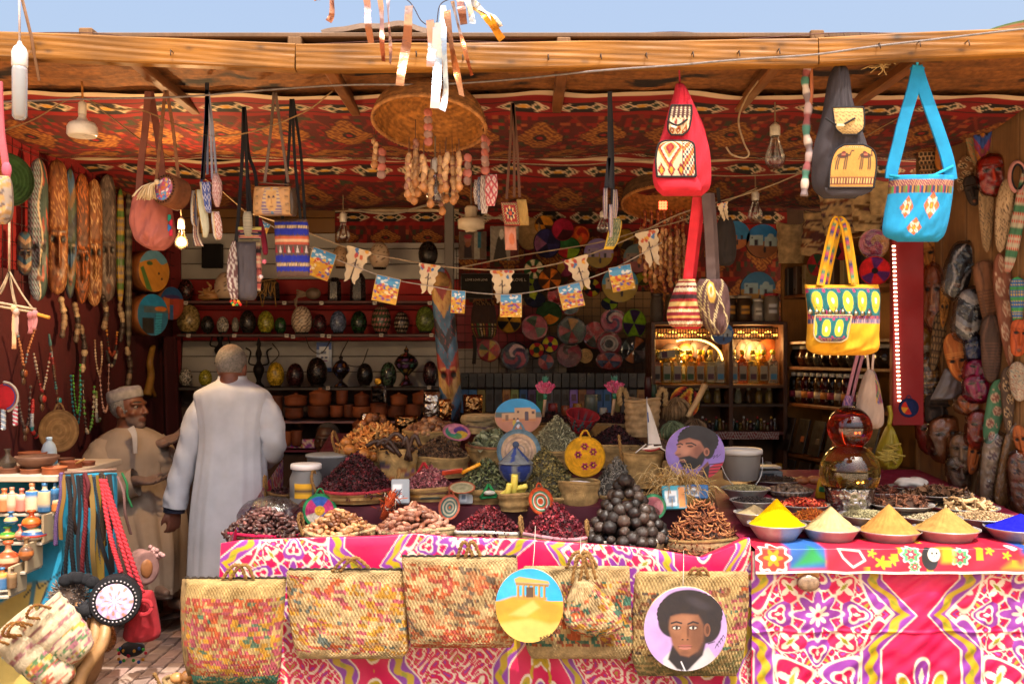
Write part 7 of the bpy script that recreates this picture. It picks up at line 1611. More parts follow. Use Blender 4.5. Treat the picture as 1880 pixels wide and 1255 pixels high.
Ys=4.5;rk=thing('strap_rack','turquoise painted rack behind the hanging straps and crochet bags','rack',W(170,1000,Ys+.12));a=W(118,868,Ys+.12);b_=W(212,1130,Ys+.12);box((b_[0]-a[0],.05,a[2]-b_[2]),(a+b_)/2-array(rk.location),'#1d7f9e');mb.put('rack_board','paint',rk)
tube([W(118,868,Ys)-array(rk.location),W(214,862,Ys+.1)-array(rk.location)],.008,'#8a6a5a',6);mb.put('rail','wood',rk)
for i,(x0,x1,y1,w_,col,lb)in enumerate(((112,102,1000,9,'#8a6aa8','lilac braided strap leaning at the edge of the mural'),(116,112,990,7,'#b58a3a','mustard cord strap beside the lilac strap'),(124,138,1070,9,'#26242a','thick black braided strap'),(132,140,980,7,'#5a3f30','short brown leather strap'),(142,146,1060,6,'#33313a','plain charcoal strap in the middle of the rack'),(148,165,1075,8,'#2b2a30','flat black strap ending near the round black bag'),(156,166,930,8,'#7d2a34','dull red braided strap half hidden by the mustard braid'),(164,176,1075,9,'#a8863f','long mustard braided strap'),(172,190,1070,6,'#3a4a5a','blue grey cord strap'),(186,192,1000,10,'#4a3a2c','dark brown woven strap'),(200,206,1050,9,'#3a2a26','wide dark brown strap near the end of the rack'),(216,240,980,6,'#94706a','pinkish grey braided strap'),(224,242,930,5,'#1f8a4a','thin bright green cord'),(150,206,1060,7,'#1f1e24','black cord crossing over the other straps'),(128,120,1110,8,'#1c1a20','black strap hanging lowest by the mural'),(156,152,1100,9,'#8d1f2a','crimson ribbon strap behind the mustard braid'),(184,186,1110,16,'#a88420','broad yellow sash low on the rack'),(196,232,1085,6,'#8d5a54','dusty rose crochet strap'))):
 d_=linspace(0,70,60);P_=spline([W(x0,868+(i%3)*3,Ys-.02),W((x0*2+x1)/3+3,(868*2+y1)/3,Ys-.03-.012*(i%4)),W((x0+2*x1)/3-2,(868+2*y1)/3,Ys-.03-.012*(i%4)),W(x1,y1,Ys-.02)],60);w2=w_/F*Ys
 if i%3==1:band(P_-P_[0],w2,.005,(1,0,0),col)
 else:
  for ph in(0,2.1,4.2):tube(P_-P_[0]+stack([cos(d_+ph),sin(d_+ph),0*d_],-1)*w2*.24,w2*.27,col,5)
 o=tag(mb.put('bag_strap','thread',None,P_[0]),lb,'strap');o.color=(.42,.4,.4,1)
c=W(213,1100,4.25);k_=4.25/F;t=thing('round_bag','round black crochet bag with a pearly lilac swirled front','bag',c,(-.1,0,.3));R_=44*k_;V,q,tt,cc=lathe([(R_*.7,-.062),(R_*.95,-.06)]+[(R_*(1+.03*abs(sin(i*1.05))),-.055+i*.01)for i in range(12)]+[(R_*.9,.065),(0,.066)],44);mb.add(V[:,[0,2,1]],q,[x for x in tt if x[0]==len(V)-1],'#1e1c20')
mb.put('bag_body','coil',t);n_=60;U,V_=disc_grid(n_);a=arctan2(V_,U);d=hypot(U,V_);g=sin(a*7+d*6)+.6*sin(a*13-d*9+1);cc=lin('#b59ac0')[None]*(1+.12*g.ravel())[:,None];cc[g.ravel()>.7]=lin('#e0d8dc');cc[g.ravel()<-.9]=lin('#b87a6a');mb.add(stack([U*R_*.72,np.full_like(U,-.065)-.01*(1-d**2),V_*R_*.72],-1),gridq(n_,n_),None,cc);mb.put('pearl_disc','ceramic',t)
for i in range(34):a_=i/34*2*PI;ball((R_*.83*cos(a_),-.063,R_*.83*sin(a_)),.0045,'#b0a8ac',6,5)
mb.put('bead_rim','steel',t);ball((-.12,-.03,-.03),(.035,.03,.035),'#1a191c',12,8)
for i in range(14):a_=i*.45;tube([(-.12,-.03,-.03),(-.12+.04*cos(a_),-.05,-.03+.04*sin(a_))],.006,'#242226',4)
mb.put('tassel','thread',t)
ref=W(262,1080,4.35);t=thing('crochet_bag','red crochet bag with a ring handle hanging on red cords','bag',ref);pillow([(1083,250,280),(1100,240,284),(1140,232,292),(1165,228,294),(1176,236,280)],4.35,.07,30,34,'#a8202a','#8d1a22',.006,2,ref);mb.put('bag_body','knit',t);a=linspace(0,2*PI,22);tube(W(264,1115,4.26)-ref+stack([.034*cos(a),.01*sin(a),.028*sin(a)],-1),.01,'#b0262f',7);mb.put('ring_handle','knit',t)
for x0,x1 in((188,250),(192,262),(186,222)):
 d_=linspace(0,80,60);P_=spline([W(x0,880,4.42),W((x0+x1)/2-2,980,4.34),W(x1,1088 if x1>240 else 1050,4.32)],60)-ref
 for ph in(0,PI):tube(P_+stack([cos(d_+ph),sin(d_+ph),0*d_],-1)*.006,.007,'#b02a34',5)
 mb.put('cord','thread',t)
c=W(262,1040,4.75);t=thing('round_bag','small dusty pink crochet drum bag with a fringed edge near the seated man','bag',c,(0,0,.7));V,q,tt,cc=lathe([(0,-.05),(.05,-.052)]+[(.062+.003*(i%2),-.048+.01*i)for i in range(10)]+[(0,.05)],30);V[:,2]*=1;mb.add(V[:,[0,2,1]]*[1,1,1.25],q,None,'#9a7068');mb.put('bag_body','knit',t);ball((0,-.052,0),(.03,.006,.045),'#8d5a34');mb.put('front_patch','shell',t);r=rnd(1)
for i in range(26):ball((.05+.02*r.random(),.04*r.normal(),.06+.02*r.normal()),.012,'#a8807a',6,5)
mb.put('fringe','thread',t)
c=W(130,1075,4.4);r=rnd(5);V,q=sphere(20,12);mb.add(V*[.07,.05,.075]+(-.01,0,-.06),q,None,'#5a4638')
for i in range(500):
 d=r.normal(size=3);d/=np.linalg.norm(d);p0=d*[.07,.05,.08]+[-.01,0,-.06];tube([p0,p0+d*.018+r.normal(size=3)*.008],.002,['#6d5644','#8a7058','#3a2c24'][i%3],3)
tag(mb.put('fur_pouch','feather',None,c),'shaggy brown fur pouch beside the round black bag','pouch');c=W(145,1065,4.36)
for i in range(5):ball(((i-2)*.03,.01*(i%2),.012*sin(i)),(.03,.03,.028),'#1e1d21',12,8)
tag(mb.put('black_pouch','knit',None,c),'lumpy black crochet pouch above the fur pouch','pouch')
ref=W(150,1160,4.3);t=thing('suede_sack','tan suede sack with long folds leaning on the woven bag','sack',ref);pillow([(1105,138,175),(1140,140,182),(1180,140,190),(1230,120,185),(1290,80,150)],4.25,.07,26,30,'#8d6440','#7d5838',.02,3,ref);mb.put('sack_body','leather',t)
for x0,x1 in((182,110),(200,140)):tube(spline([W(x0-6,1130,4.22),W(x0-12,1180,4.16),W(x1+10,1235,4.12),W(x1-10,1290,4.08)],20)-ref,linspace(.022,.034,20),'#a0784c',8);mb.put('fold','leather',t)
c=W(195,1170,4.4);ball((0,0,0),(.045,.04,.065),'#9a6234',14,10);tag(mb.put('beaded_pouch','mosaic',None,c),'small orange beaded pouch behind the suede sack','pouch');c=W(243,1190,4.5);ball((0,0,0),(.055,.05,.035),'#241f22',14,9);r=rnd(8)
for i in range(16):a_=i*.39;ball((.06*cos(a_),-.045*abs(sin(a_)),-.02+.03*sin(a_*2)),.008,['#c21f3a','#3aa03a','#2f5aa8','#c98a2a'][i%4],6,5)
tag(mb.put('beaded_pouch','knit',None,c),'flat black pouch edged with coloured beads under the red crochet bag','pouch')
p=W(365,1250,4.25);t=thing('egg_basket','shallow palm basket of polished wooden eggs at the bottom of the picture','basket',p-(0,0,.07));weave('woven_body',t,.11,.15,.07,'#b59468',[],'#a88a5c',1,.8,12);rope(t,[(-.15,-.02,.05),(-.17,-.05,.11),(-.16,-.07,.12),(-.14,-.06,.06)],.007)
for i,(x,y,s_)in enumerate(((325,1244,1),(345,1240,1.15),(365,1236,1),(385,1238,1.1),(340,1252,1),(362,1250,1.1),(400,1246,.9),(384,1252,1))):ball((0,0,0),array([.03,.024,.024])*s_,'#b8834e',14,10,rotz(i*1.3));tag(mb.put('wooden_egg','ceramic',None,W(x,y,4.22+.02*(i%3))),'polished tan wooden egg in the shallow palm basket','wooden egg','wooden eggs in the basket')
# PEOPLE
def fuse(name,blobs,voxel,colf,parent,material='skin',smooth=4):
 """one continuous surface from overlapping rounded volumes"""
 for b in blobs:
  if b[0]=='b':ball(b[1],b[2],'#fff',20,14,b[3]if len(b)>3 else None)
  else:tube(spline(b[1],18),np.interp(linspace(0,1,18),linspace(0,1,len(b[2])),b[2]),'#fff',12)
  if b[0]!='b':
   for q,r_ in((b[1][0],b[2][0]),(b[1][-1],b[2][-1])):ball(q,r_*.99,'#fff',12,9)
 o=mb.put(name,material);m=o.modifiers.new('r','REMESH');m.mode='VOXEL';m.voxel_size=voxel;s_=o.modifiers.new('s','SMOOTH');s_.iterations=smooth;s_.factor=.5
 dg=bpy.context.evaluated_depsgraph_get();dg.update();me=bpy.data.meshes.new_from_object(o.evaluated_get(dg));old=o.data;o.modifiers.clear();o.data=me;bpy.data.meshes.remove(old)
 V=np.empty(len(me.vertices)*3,np.float32);me.vertices.foreach_get('co',V);V=V.reshape(-1,3)
 for a in list(me.color_attributes):me.color_attributes.remove(a)
 a=me.color_attributes.new('Col','FLOAT_COLOR','POINT');a.data.foreach_set('color',np.c_[clip(colf(V),0,1),np.ones(len(V))].astype(np.float32).ravel());me.polygons.foreach_set('use_smooth',np.ones(len(me.polygons),bool))
 me.materials.clear();me.materials.append(MATS[material]);o.parent=parent;return o
def head_blobs(c,R,s=1.):
 """face looks along local -y"""
 T=lambda p:asarray(c)+R@(asarray(p,float)*s);B=lambda p,r_:('b',T(p),asarray(r_)*s,R)
 o=[B((0,.012,.035),(.074,.092,.088)),B((0,-.022,-.02),(.06,.066,.085)),B((0,-.05,-.085),(.034,.03,.026)),B((0,-.035,-.055),(.05,.045,.045)),B((-.04,-.05,-.022),(.024,.024,.022)),B((.04,-.05,-.022),(.024,.024,.022)),('t',[T((-.05,-.064,.03)),T((-.02,-.083,.027)),T((.02,-.083,.027)),T((.05,-.064,.03))],array([.01,.013,.013,.01])*s),('t',[T((0,-.082,.02)),T((0,-.096,-.005)),T((0,-.105,-.024))],array([.009,.011,.014])*s),B((-.014,-.092,-.028),(.01,.011,.008)),B((.014,-.092,-.028),(.01,.011,.008)),('t',[T((-.024,-.074,-.055)),T((0,-.088,-.052)),T((.024,-.074,-.055))],array([.004,.008,.004])*s),('t',[T((-.022,-.073,-.063)),T((0,-.086,-.066)),T((.022,-.073,-.063))],array([.004,.009,.004])*s)]
 for sx in(-1,1):o+=[B((sx*.076,.006,0.),(.01,.02,.032)),B((sx*.072,-.002,-.028),(.009,.011,.012))]
 o.append(('t',[T((0,.02,-.05)),T((0,.035,-.12)),T((0,.04,-.17))],array([.056,.056,.066])*s));return o,T
def face_col(V,c,R,s,skin,beard=None):
 L_=(V-asarray(c))@R/s;cc=flat(skin,V);f=L_[:,1]<-.05
 def mx(m,col,a=1.):nonlocal cc;m=(clip(m,0,1)*a)[:,None];cc=cc*(1-m)+lin(col)*m
 mx(f*sm(1.2,.8,hypot(L_[:,0]/.026,(L_[:,2]+.059)/.013)),'#5d3226',.7)
 for sx in(-1,1):mx(f*sm(1.15,.85,hypot((L_[:,0]-sx*.031)/.022,(L_[:,2]-.036-.004*0)/.0055)),'#2a2422');mx(f*sm(1.3,.7,hypot((L_[:,0]-sx*.031)/.024,(L_[:,2]-.01)/.014)),'#3a2018',.35)
 if beard:mx(sm(-.03,-.05,L_[:,2])*(L_[:,1]<-.01)*(hypot(L_[:,0]/.03,(L_[:,2]+.059)/.016)>1),beard,.45)
 return cc
def hand(T,s=1.,curl=.5,spread=.12,thumb=1):
 """local: fingers along +x from the wrist at 0, palm facing -z, thumb towards thumb*y"""
 o=[('t',[T((-.05,0,0)),T((0,0,0)),T((.035,0,0))],array([.026,.027,.026])*s)]
 for i in range(4):o.append(('t',[T((.01,(i-1.5)*.014,0)),T((.05,(i-1.5)*.02,0)),T((.085,(i-1.5)*.022,0.))],array([.014,.0145,.0115])*s))
 for i,L_ in enumerate((.07,.08,.075,.058)):
  y=(i-1.5)*.021;a=(i-1.5)*spread;p=[array([.085,y,0.])];b=0
  for j,f in enumerate((.45,.32,.23)):b+=curl*(.5+.35*j);p.append(p[-1]+L_*f*array([cos(a)*cos(b),sin(a),-sin(b)]))
  o.append(('t',[T(x)for x in p],array([.0105,.01,.009,.0075])*s))
 o.append(('t',[T((.015,thumb*.015,0)),T((.045,thumb*.045,-.008)),T((.075,thumb*.058,-.018)),T((.098,thumb*.06,-.028))],array([.016,.013,.011,.009])*s));return o
def frame(x,z):
 x=asarray(x,float);x/=np.linalg.norm(x);z=asarray(z,float);z=z-x*(x@z);z/=np.linalg.norm(z);return stack([x,np.cross(z,x),z],1)
def loft(secs,Y,ref,col,n=64,fold=.012,k=0,m=60,cut=None):
 """garment from photo outline sections (py, px_left, px_right, depth_m, dy)"""
 S_=spline([x[:3]for x in secs],m);D_=spline(array([(s_[3],s_[4]if len(s_)>4 else 0,0)for s_ in secs],float),m);v=linspace(0,1,m);a=circ(n)
 cx=((S_[:,1]+S_[:,2])/2-CX)/F*Y;rx=(S_[:,2]-S_[:,1])/2/F*Y;z=CZ-(S_[:,0]-HY)/F*Y;A,Vv=mesh2(a,v);g=sm(.12,.8,Vv)
 ff=1+fold/.2*g*(sin(A*9+1.2*sin(Vv*3+k))+.8*sin(A*17+1.5*Vv+k)+.7*wob(A*2,Vv*5,k))*.5+.005*wob(A*5,Vv*14,k+2);pw=.82
 ca,sa=cos(A),sin(A);V=stack([cx[None]+rx[None]*np.sign(ca)*abs(ca)**pw*ff,Y+D_[None,:,1]+D_[None,:,0]*np.sign(sa)*abs(sa)**pw*ff,np.broadcast_to(z[None],A.shape)],-1).reshape(-1,3)-ref;mb.add(V,gridq(n,m,True),None,col)
def sleeve(P_,r,ref,col,k=0,flat=1.):
 m=40;Q=spline(array(P_)-ref,m);rr=np.interp(linspace(0,1,m),linspace(0,1,len(r)),r);Pp,T_,A,B=frames(Q);a=circ(36);AA,s_=mesh2(a,linspace(0,1,m));ff=1+.07*wob(AA*2,s_*16,k)+.05*sin(s_*34+AA*2+k)*(s_>.3)
 V=Pp[None]+(cos(a)[:,None,None]*A[None]+sin(a)[:,None,None]*B[None]*flat)*(rr[None]*ff)[...,None];mb.add(V,gridq(36,m,True),None,col)
def hairf(name,c,R,s,parent,col,lo=-.02,fr=-.045,seed=1,bald=0.):
 V,q=sphere(44,30);V=V*[.0785,.0965,.0925]+[0,.014,.036];keep=(V[:,2]>lo+1.1*np.maximum(0,-V[:,1]-0.))&(V[:,1]>fr);V=V*(1+.012*hash2(np.arange(len(V)),seed)[:,None]);qk=q[keep[q].all(1)];cc=lin(col)[None]*(.75+.5*hash2(np.arange(len(V)),3,seed))[:,None]
 if bald:b=sm(.06,.03,hypot(V[:,0],V[:,1]-.03-.02)*1.)*(V[:,2]>.08);cc=cc*(1-b[:,None]*bald)+lin('#5d4034')*b[:,None]*bald
 mb.add((V*s)@R.T+c,qk,None,cc);return mb.put(name,'hair',parent)
 # man standing with his back to us
Y1=5.45;ref=W(420,1190,Y1);ref[2]=0.;t=thing('person','man in a pale grey robe standing with his back turned and grey hair','person',ref);c=W(426,676,Y1-.01)-ref;R_=rotz(PI-.12)@rotx(.06);SK='#6a4030'
bl,T=head_blobs(c,R_,1.);hw=W(319,928,Y1-.02)-ref;Rh=frame((.02,0,-1),(.7,-.5,0));hT=lambda p:hw+Rh@(asarray(p)*1.)
bl+=hand(hT,1.,.45,.1,-1)+[('t',[W(425,735,Y1)-ref,W(382,756,Y1)-ref,W(347,830,Y1)-ref,W(324,890,Y1)-ref,hw],[.05,.045,.04,.036,.027]),('t',[W(425,735,Y1)-ref,W(470,756,Y1)-ref,W(500,815,Y1+.02)-ref,W(480,840,Y1+.25)-ref],[.05,.045,.04,.034]),('t',[W(425,705,Y1)-ref,W(424,800,Y1)-ref,W(420,930,Y1)-ref],[.055,.11,.12]),('t',[W(395,920,Y1)-ref,W(392,1060,Y1)-ref,(-.07,0.,.07)],[.09,.06,.04]),('t',[W(448,920,Y1)-ref,W(446,1060,Y1)-ref,(.09,0,.07)],[.09,.06,.04]),('t',[(-.07,.02,.05),(-.07,.2,.035)],[.045,.03]),('t',[(.09,.02,.05),(.09,.2,.035)],[.045,.03])]
fuse('body',bl,.0095,lambda V:face_col(V,c,R_,1.,SK),t);hairf('hair',c,R_,1.02,t,'#6d6863',-.03,-.05,2,.5)
GB='#b9bcc4';loft([(690,401,450,.078,.01),(698,398,454,.088,.01),(708,380,474,.115),(722,358,494,.13),(750,362,494,.135),(800,368,486,.13),(860,362,488,.135),(940,352,491,.15),(1060,347,491,.165),(1172,345,491,.175)],Y1,ref,GB,fold=.011,k=1)
sleeve([W(378,732,Y1),W(360,770,Y1-.01),W(345,830,Y1-.02),W(328,890,Y1-.02),W(321,930,Y1-.02)],[.055,.072,.07,.07,.074],ref,GB,1,.9);sleeve([W(476,730,Y1),W(495,770,Y1-.01),W(500,815,Y1+.02),W(492,835,Y1+.15),W(470,845,Y1+.3)],[.06,.072,.072,.068,.065],ref,GB,4);mb.put('galabeya','galabeya',t)
V,q,tt,cc=lathe([(.062,0),(.068,.012),(.064,.034),(.058,.036)],30);cl=W(425,702,Y1)-ref;mb.add(V*[1.1,1.,1]+cl,q,None,'#b4b0b0');mb.put('collar','galabeya',t);sleeve([W(321,922,Y1-.02),W(320,940,Y1-.02)],[.058,.056],ref,'#26283a',2);mb.put('inner_cuff','cloth',t)
# seated man in the white cap
Y2=6.05;ref=W(250,1090,Y2);ref[2]=0;t=thing('person','older man in a tan robe and white cap seated and gesturing with open hands','person',ref);c=W(238,752,Y2)-ref;R_=rotz(1.25)@rotx(-.12)@roty(-.05);SK='#6f432f';s2=1.13
bl,T=head_blobs(c,R_,s2);h1=W(258,882,Y2-.22)-ref;R1=frame((1,-.25,-.02),(0,.2,-1));f1=lambda p:h1+R1@(asarray(p)*1.05);h2=W(290,815,Y2-.05)-ref;R2=frame((1,-.1,.35),(-.1,.7,-1));f2=lambda p:h2+R2@(asarray(p)*1.05)
bl+=hand(f1,1.05,.35,.2,-1)+hand(f2,1.05,.25,.16,1)+[('t',[W(228,800,Y2)-ref,W(185,825,Y2)-ref,W(195,890,Y2-.12)-ref,h1],[.07,.06,.045,.028]),('t',[W(228,800,Y2)-ref,W(285,820,Y2+.1)-ref,W(285,860,Y2+.05)-ref,h2],[.07,.06,.045,.028]),('t',[W(230,800,Y2)-ref,W(225,860,Y2)-ref,W(225,930,Y2)-ref],[.08,.14,.15]),('t',[W(225,945,Y2)-ref,W(283,975,Y2-.22)-ref,W(288,1060,Y2-.32)-ref,W(290,1078,Y2-.35)-ref],[.08,.06,.045,.035]),('t',[W(235,945,Y2)-ref,W(300,985,Y2-.08)-ref,W(316,1090,Y2-.12)-ref],[.08,.06,.04]),('t',[W(286,1080,Y2-.35)-ref,W(305,1088,Y2-.45)-ref],[.036,.024]),('t',[W(318,1105,Y2-.12)-ref,W(335,1112,Y2-.3)-ref],[.036,.024])]
fuse('body',bl,.007,lambda V:face_col(V,c,R_,s2,SK,'#8d8680'),t);hairf('hair',c,R_,s2*1.01,t,'#8a8580',-.045,-.035,4)
for sx in(-1,1):ball(T((sx*.031,-.0665,.012)),.0125*s2,'#8a7c70',12,9,R_);ball(T((sx*.031,-.0745,.012)),.0062*s2,'#1a1210',10,8,R_);mb.put('eye','ceramic',t)
V,q,tt,cc=lathe([(.078,0),(.0815,.004),(.0825,.03),(.079,.052),(.07,.06),(.04,.064),(0,.065)],40);a=arctan2(V[:,1],V[:,0]);col=lin('#c2bcb8')[None]*(1+.07*sin(a*30)*(V[:,2]>.01))[:,None];col[(V[:,2]>.045)]=lin('#a8a2ae');mb.add((V*[1.03,1.22,1.05]+[0,.012,.056])*s2@(R_@rotx(-.1)).T+c,q,tt,col);mb.put('cap','knit',t)
TN='#a39282';loft([(784,214,262,.09,.02),(793,196,282,.12,.02),(806,180,300,.14,.02),(830,172,308,.15),(870,170,306,.16),(915,165,322,.2),(945,195,335,.26,-.06),(985,225,348,.27,-.14),(1030,240,352,.24,-.18),(1066,250,354,.23,-.2)],Y2,ref,TN,fold=.026,k=3)
sleeve([W(196,815,Y2-.04),W(182,850,Y2-.1),W(190,895,Y2-.18),W(222,892,Y2-.24),W(250,884,Y2-.24)],[.075,.1,.1,.085,.078],ref,TN,2);sleeve([W(280,808,Y2+.03),W(300,840,Y2+.05),W(296,855,Y2),W(290,825,Y2-.04)],[.075,.085,.08,.06],ref,TN,5);mb.put('galabeya','galabeya',t)
P_=[W(a,b,Y2-.16-.02*i)-ref for i,(a,b)in enumerate(((240,784),(247,800),(249,832)))];band(spline(P_,10),linspace(.04,.02,10),.008,(1,0,0),'#b8b4b4');mb.put('undershirt','cloth',t)
for x,y,dy in((292,1086,-.42),(326,1122,-.22)):q=W(x,y,Y2+dy)-ref;V,qq=sphere(16,8);mb.add(V*[.05,.12,.018]@rotz(.9 if dy<-.3 else-.6).T+q-(0,0,.02),qq,None,'#3a2c2a');mb.put('sandal','leather',t)
# man looking out between the baskets
Y3=6.5;ref=W(600,1000,Y3);ref[2]=0;t=thing('person','dark faced man in a pale shirt peering out behind the hibiscus basket','person',ref);c=W(600,812,Y3)-ref;R_=rotz(-.15)@rotx(-.1);bl,T=head_blobs(c,R_,1.02);bl+=[('t',[c+(-.2,.05,-.28),c+(0,.05,-.24),c+(.2,.05,-.28)],[.07,.09,.07]),('t',[c+(0,.05,-.25),c+(0,.05,-.6)],[.13,.14])]
fuse('body',bl,.006,lambda V:face_col(V,c,R_,1.02,'#3d2419'),t);hairf('hair',c,R_,1.03,t,'#3a3634',.03,-.07,6)
for sx in(-1,1):ball(T((sx*.031,-.0665,.012)),.0125,'#7d7268',12,9,R_);ball(T((sx*.031,-.0745,.012)),.0062,'#140e0c',10,8,R_);mb.put('eye','ceramic',t)
V,q,tt,cc=lathe([(.2,-.7),(.2,-.36),(.17,-.26),(.1,-.19),(.075,-.165),(.07,-.16)],40);mb.add(V*[1.15,.8,1]+c+(0,.045,0),q,None,'#6d6a60');mb.put('shirt','cloth',t)
c=W(235,1000,Y2+.02);box((.34,.32,.05),(0,0,.4),'#5a3d26');[box((.045,.045,.38),(x,y,.19),'#4d331f')for x in(-.13,.13)for y in(-.12,.12)];tag(mb.put('stool','plank',None,(c[0],Y2+.06,0)),'low wooden stool under the seated man','stool')
# BACK OF THE STALL
YS=7.68
sh=thing('lamp_shelf','long wall shelves on the slatted wall carrying the egg lamps and clay pots','shelves',W(585,780,YS))
for y,x0,x1,c in((553,335,800,'#5d3a38'),(613,335,815,'#5a4644'),(710,325,815,'#4a4440'),(770,505,820,'#9a7070'),(822,505,700,'#6d2038')):
 a=W(x0,y,YS);b_=W(x1,y,YS);box((b_[0]-a[0],.3,.018),(a+b_)/2-(0,-.02,.012)-array(sh.location),c);mb.put('shelf_board','wallpaint',sh)
n_=60;a=W(505,806,YS-.14);b_=W(700,822,YS-.14);u,v=mesh2(linspace(0,1,n_),linspace(0,1,6));mb.add(stack([a[0]+(b_[0]-a[0])*u,a[1]+.004*sin(u*40),a[2]+(b_[2]-a[2])*v],-1)-array(sh.location),gridq(n_,6),None,arabesque(u.ravel()*.8,v.ravel()*.06));mb.put('shelf_cloth','satin',sh)
box((.9,.26,.62),W(600,905,YS)-(0.,-.06,0)-array(sh.location),'#4a3020');mb.put('base_cupboard','plank',sh)
def egg(px,yb,w_,h_,label,cols,st='mosaic',dots=None,kind='egg_lamp',cat='egg lamp',Y=YS-.08):
 c=W(px,yb,Y);r_=w_/2/F*Y;H=h_/F*Y;t=thing(kind,label,cat,c);z=linspace(0,1,22);m=.06
 pr=[(max(r_*sqrt(max(0,1-((x-.42)/(.58 if x>.42 else .52))**2)),.001),H*(m+(1-m)*x))for x in z];V,q,tt,cc=lathe(pr,32);a=arctan2(V[:,1],V[:,0]);zz=V[:,2]/H
 C0=array([lin(x)for x in cols]);cell=hash2(floor(a*7+floor(zz*16)*.5),floor(zz*16),px);col=C0[(cell*len(cols)).astype(int)%len(cols)]
 if dots:
  d=hypot(mod(a*4/PI*2+floor(zz*5)*.5,1)-.5,mod(zz*5,1)-.5);col=where((d<.26)[:,None],lin(dots),col)
 if st=='lattice':g=np.minimum(abs(mod(a*3.2+zz*7,1)-.5),abs(mod(a*3.2-zz*7,1)-.5));col=where((g<.2)[:,None],lin(cols[0]),lin(cols[1]))
 if st=='ink':g=sin(a*5+3*sin(zz*9+px))*sin(zz*14+2*sin(a*4));col=where(((abs(g-.3)<.09)&(zz>.2)&(zz<.85))[:,None],lin('#3a2018'),lin(cols[0]))
 mb.add(V,q,tt,col*1.5);mb.put('glass_shell' if st=='mosaic' else 'eggshell','mosaic' if st=='mosaic' else 'ceramic',t);turn([(r_*.62,0),(r_*.66,H*.03),(r_*.5,H*.1)],20,'#2a2422');mb.put('foot','iron',t);return t
BKK=['#1c1a18','#2f2a26','#141312']
for a in((625,492,28,42,'cream ostrich egg with brown drawing, left of the larger drawn egg',['#9a7d5f'],'ink'),(697,494,38,50,'large cream egg drawn with brown figures on the top ledge',['#a8927a'],'ink'),(786,488,36,46,'glossy black egg on the top ledge near the steel post',['#14110f','#201a17'],'plain'),(415,551,42,52,'cream egg drawn with red brown calligraphy beside the conch shell',['#a89078'],'ink'),(341,552,28,40,'dark red and black mosaic egg lamp at the end of the upper shelf',['#2a1614','#4a201c','#1a1414']),(346,612,42,54,'large gold beaded egg lamp on the long shelf',['#7d6a3f','#96804f','#5a4a2c']),(381,611,24,32,'small black mosaic egg lamp beside the gold beaded one',BKK),(409,611,22,30,'small silver mosaic egg lamp with black specks',['#8a8478','#a8a294','#4a463f']),(432,610,14,28,'narrow grey mosaic egg lamp behind a price tag',['#5a564f','#7d786c']),(455,611,30,42,'black mosaic egg lamp left of the yellow green one on the long shelf',BKK),(488,612,30,42,'yellow green mosaic egg lamp on the long shelf',['#7d7a24','#948f2f','#5d5a1a']),(515,612,22,30,'small dark green egg lamp beside the lattice egg',['#1f3a20','#2a4a28','#142614']),(554,613,38,52,'white and brown latticed egg on the long shelf',['#b5a48c','#3a2420'],'lattice'),(587,612,26,36,'dark wine red mosaic egg lamp beside the lattice egg',['#2f1418','#42191f','#1c0d10']),(621,612,30,42,'blue grey mosaic egg lamp on the long shelf',['#4a5570','#626d86','#363f54']),(659,612,30,42,'deep bottle green mosaic egg lamp',['#132414','#1f3a1f','#0d180d']),(700,612,36,52,'green egg lamp covered with red and white flowers',['#26331f','#31402a'],'mosaic','#a0605a'),(737,612,28,40,'black egg lamp scattered with white and red dots',['#1a1715','#241f1c'],'mosaic','#8d7a68'),(781,611,36,50,'olive green mosaic egg lamp at the post end of the long shelf',['#4d5a24','#5f6d2f','#39441a']),(341,709,24,34,'white and black speckled egg lamp on the lower shelf',['#8f8a80','#2a2724','#a8a296']),(377,708,24,30,'yellow mosaic egg lamp near the head of the standing man',['#8d8526','#a09632','#6d661a']),(506,710,32,46,'bright yellow woven looking egg lamp on the lower shelf',['#a0841f','#b5962c','#7a6214']),(542,710,32,44,'dark maroon egg lamp next to the bright yellow one',['#2a1416','#3a1a1c','#1c0e10']),(582,709,38,54,'largest black egg lamp on the lower shelf, in front of the poster',['#171210','#2a1a16','#0f0d0c']),(670,708,30,42,'plain black egg lamp beside the brass disc',['#14110f','#1c1715']),(713,710,30,46,'black egg lamp flecked with green and white',['#161815','#2f4a34','#151614','#4d5a4a']),(790,708,28,46,'dark wine egg lamp at the post end of the lower shelf',['#2a1618','#3d2024','#1a0e10'])):egg(*a)
def turned(px,yb,H,label,prof,cols,name='mosaic_lamp',cat='lamp',material='mosaic',handle=False,Y=YS-.08):
 c=W(px,yb,Y);k=Y/F;t=thing(name,label,cat,c);pp=spline(array([(r_,z,0)for r_,z in prof],float),40);V,q,tt,cc=lathe([(max(r_,.3)*k,z*H*k)for r_,z,_ in pp],26);a=arctan2(V[:,1],V[:,0]);zz=V[:,2]/(H*k);C0=array([lin(x)for x in cols]);d=hypot(mod(a*1.6,1)-.5,mod(zz*7,1)-.5);i=(hash2(floor(a*1.6),floor(zz*7),px)*len(cols)).astype(int);mb.add(V,q,tt,where((d<.3)[:,None],C0[i],C0[0]));mb.put('lamp_body',material,t)
 if handle:
  for s_ in(-1,1):tube(spline([(s_*6*k,0,H*.45*k),(s_*18*k,0,H*.5*k),(s_*15*k,0,H*.72*k),(s_*24*k,0,H*.8*k)],18),1.6*k,'#1c1614',6);mb.put('handle','iron',t)
GEN=[(13,0),(12,.05),(4,.16),(4,.22),(14,.42),(16,.55),(10,.72),(3,.8),(4,.86),(1.5,.93),(.5,1)]
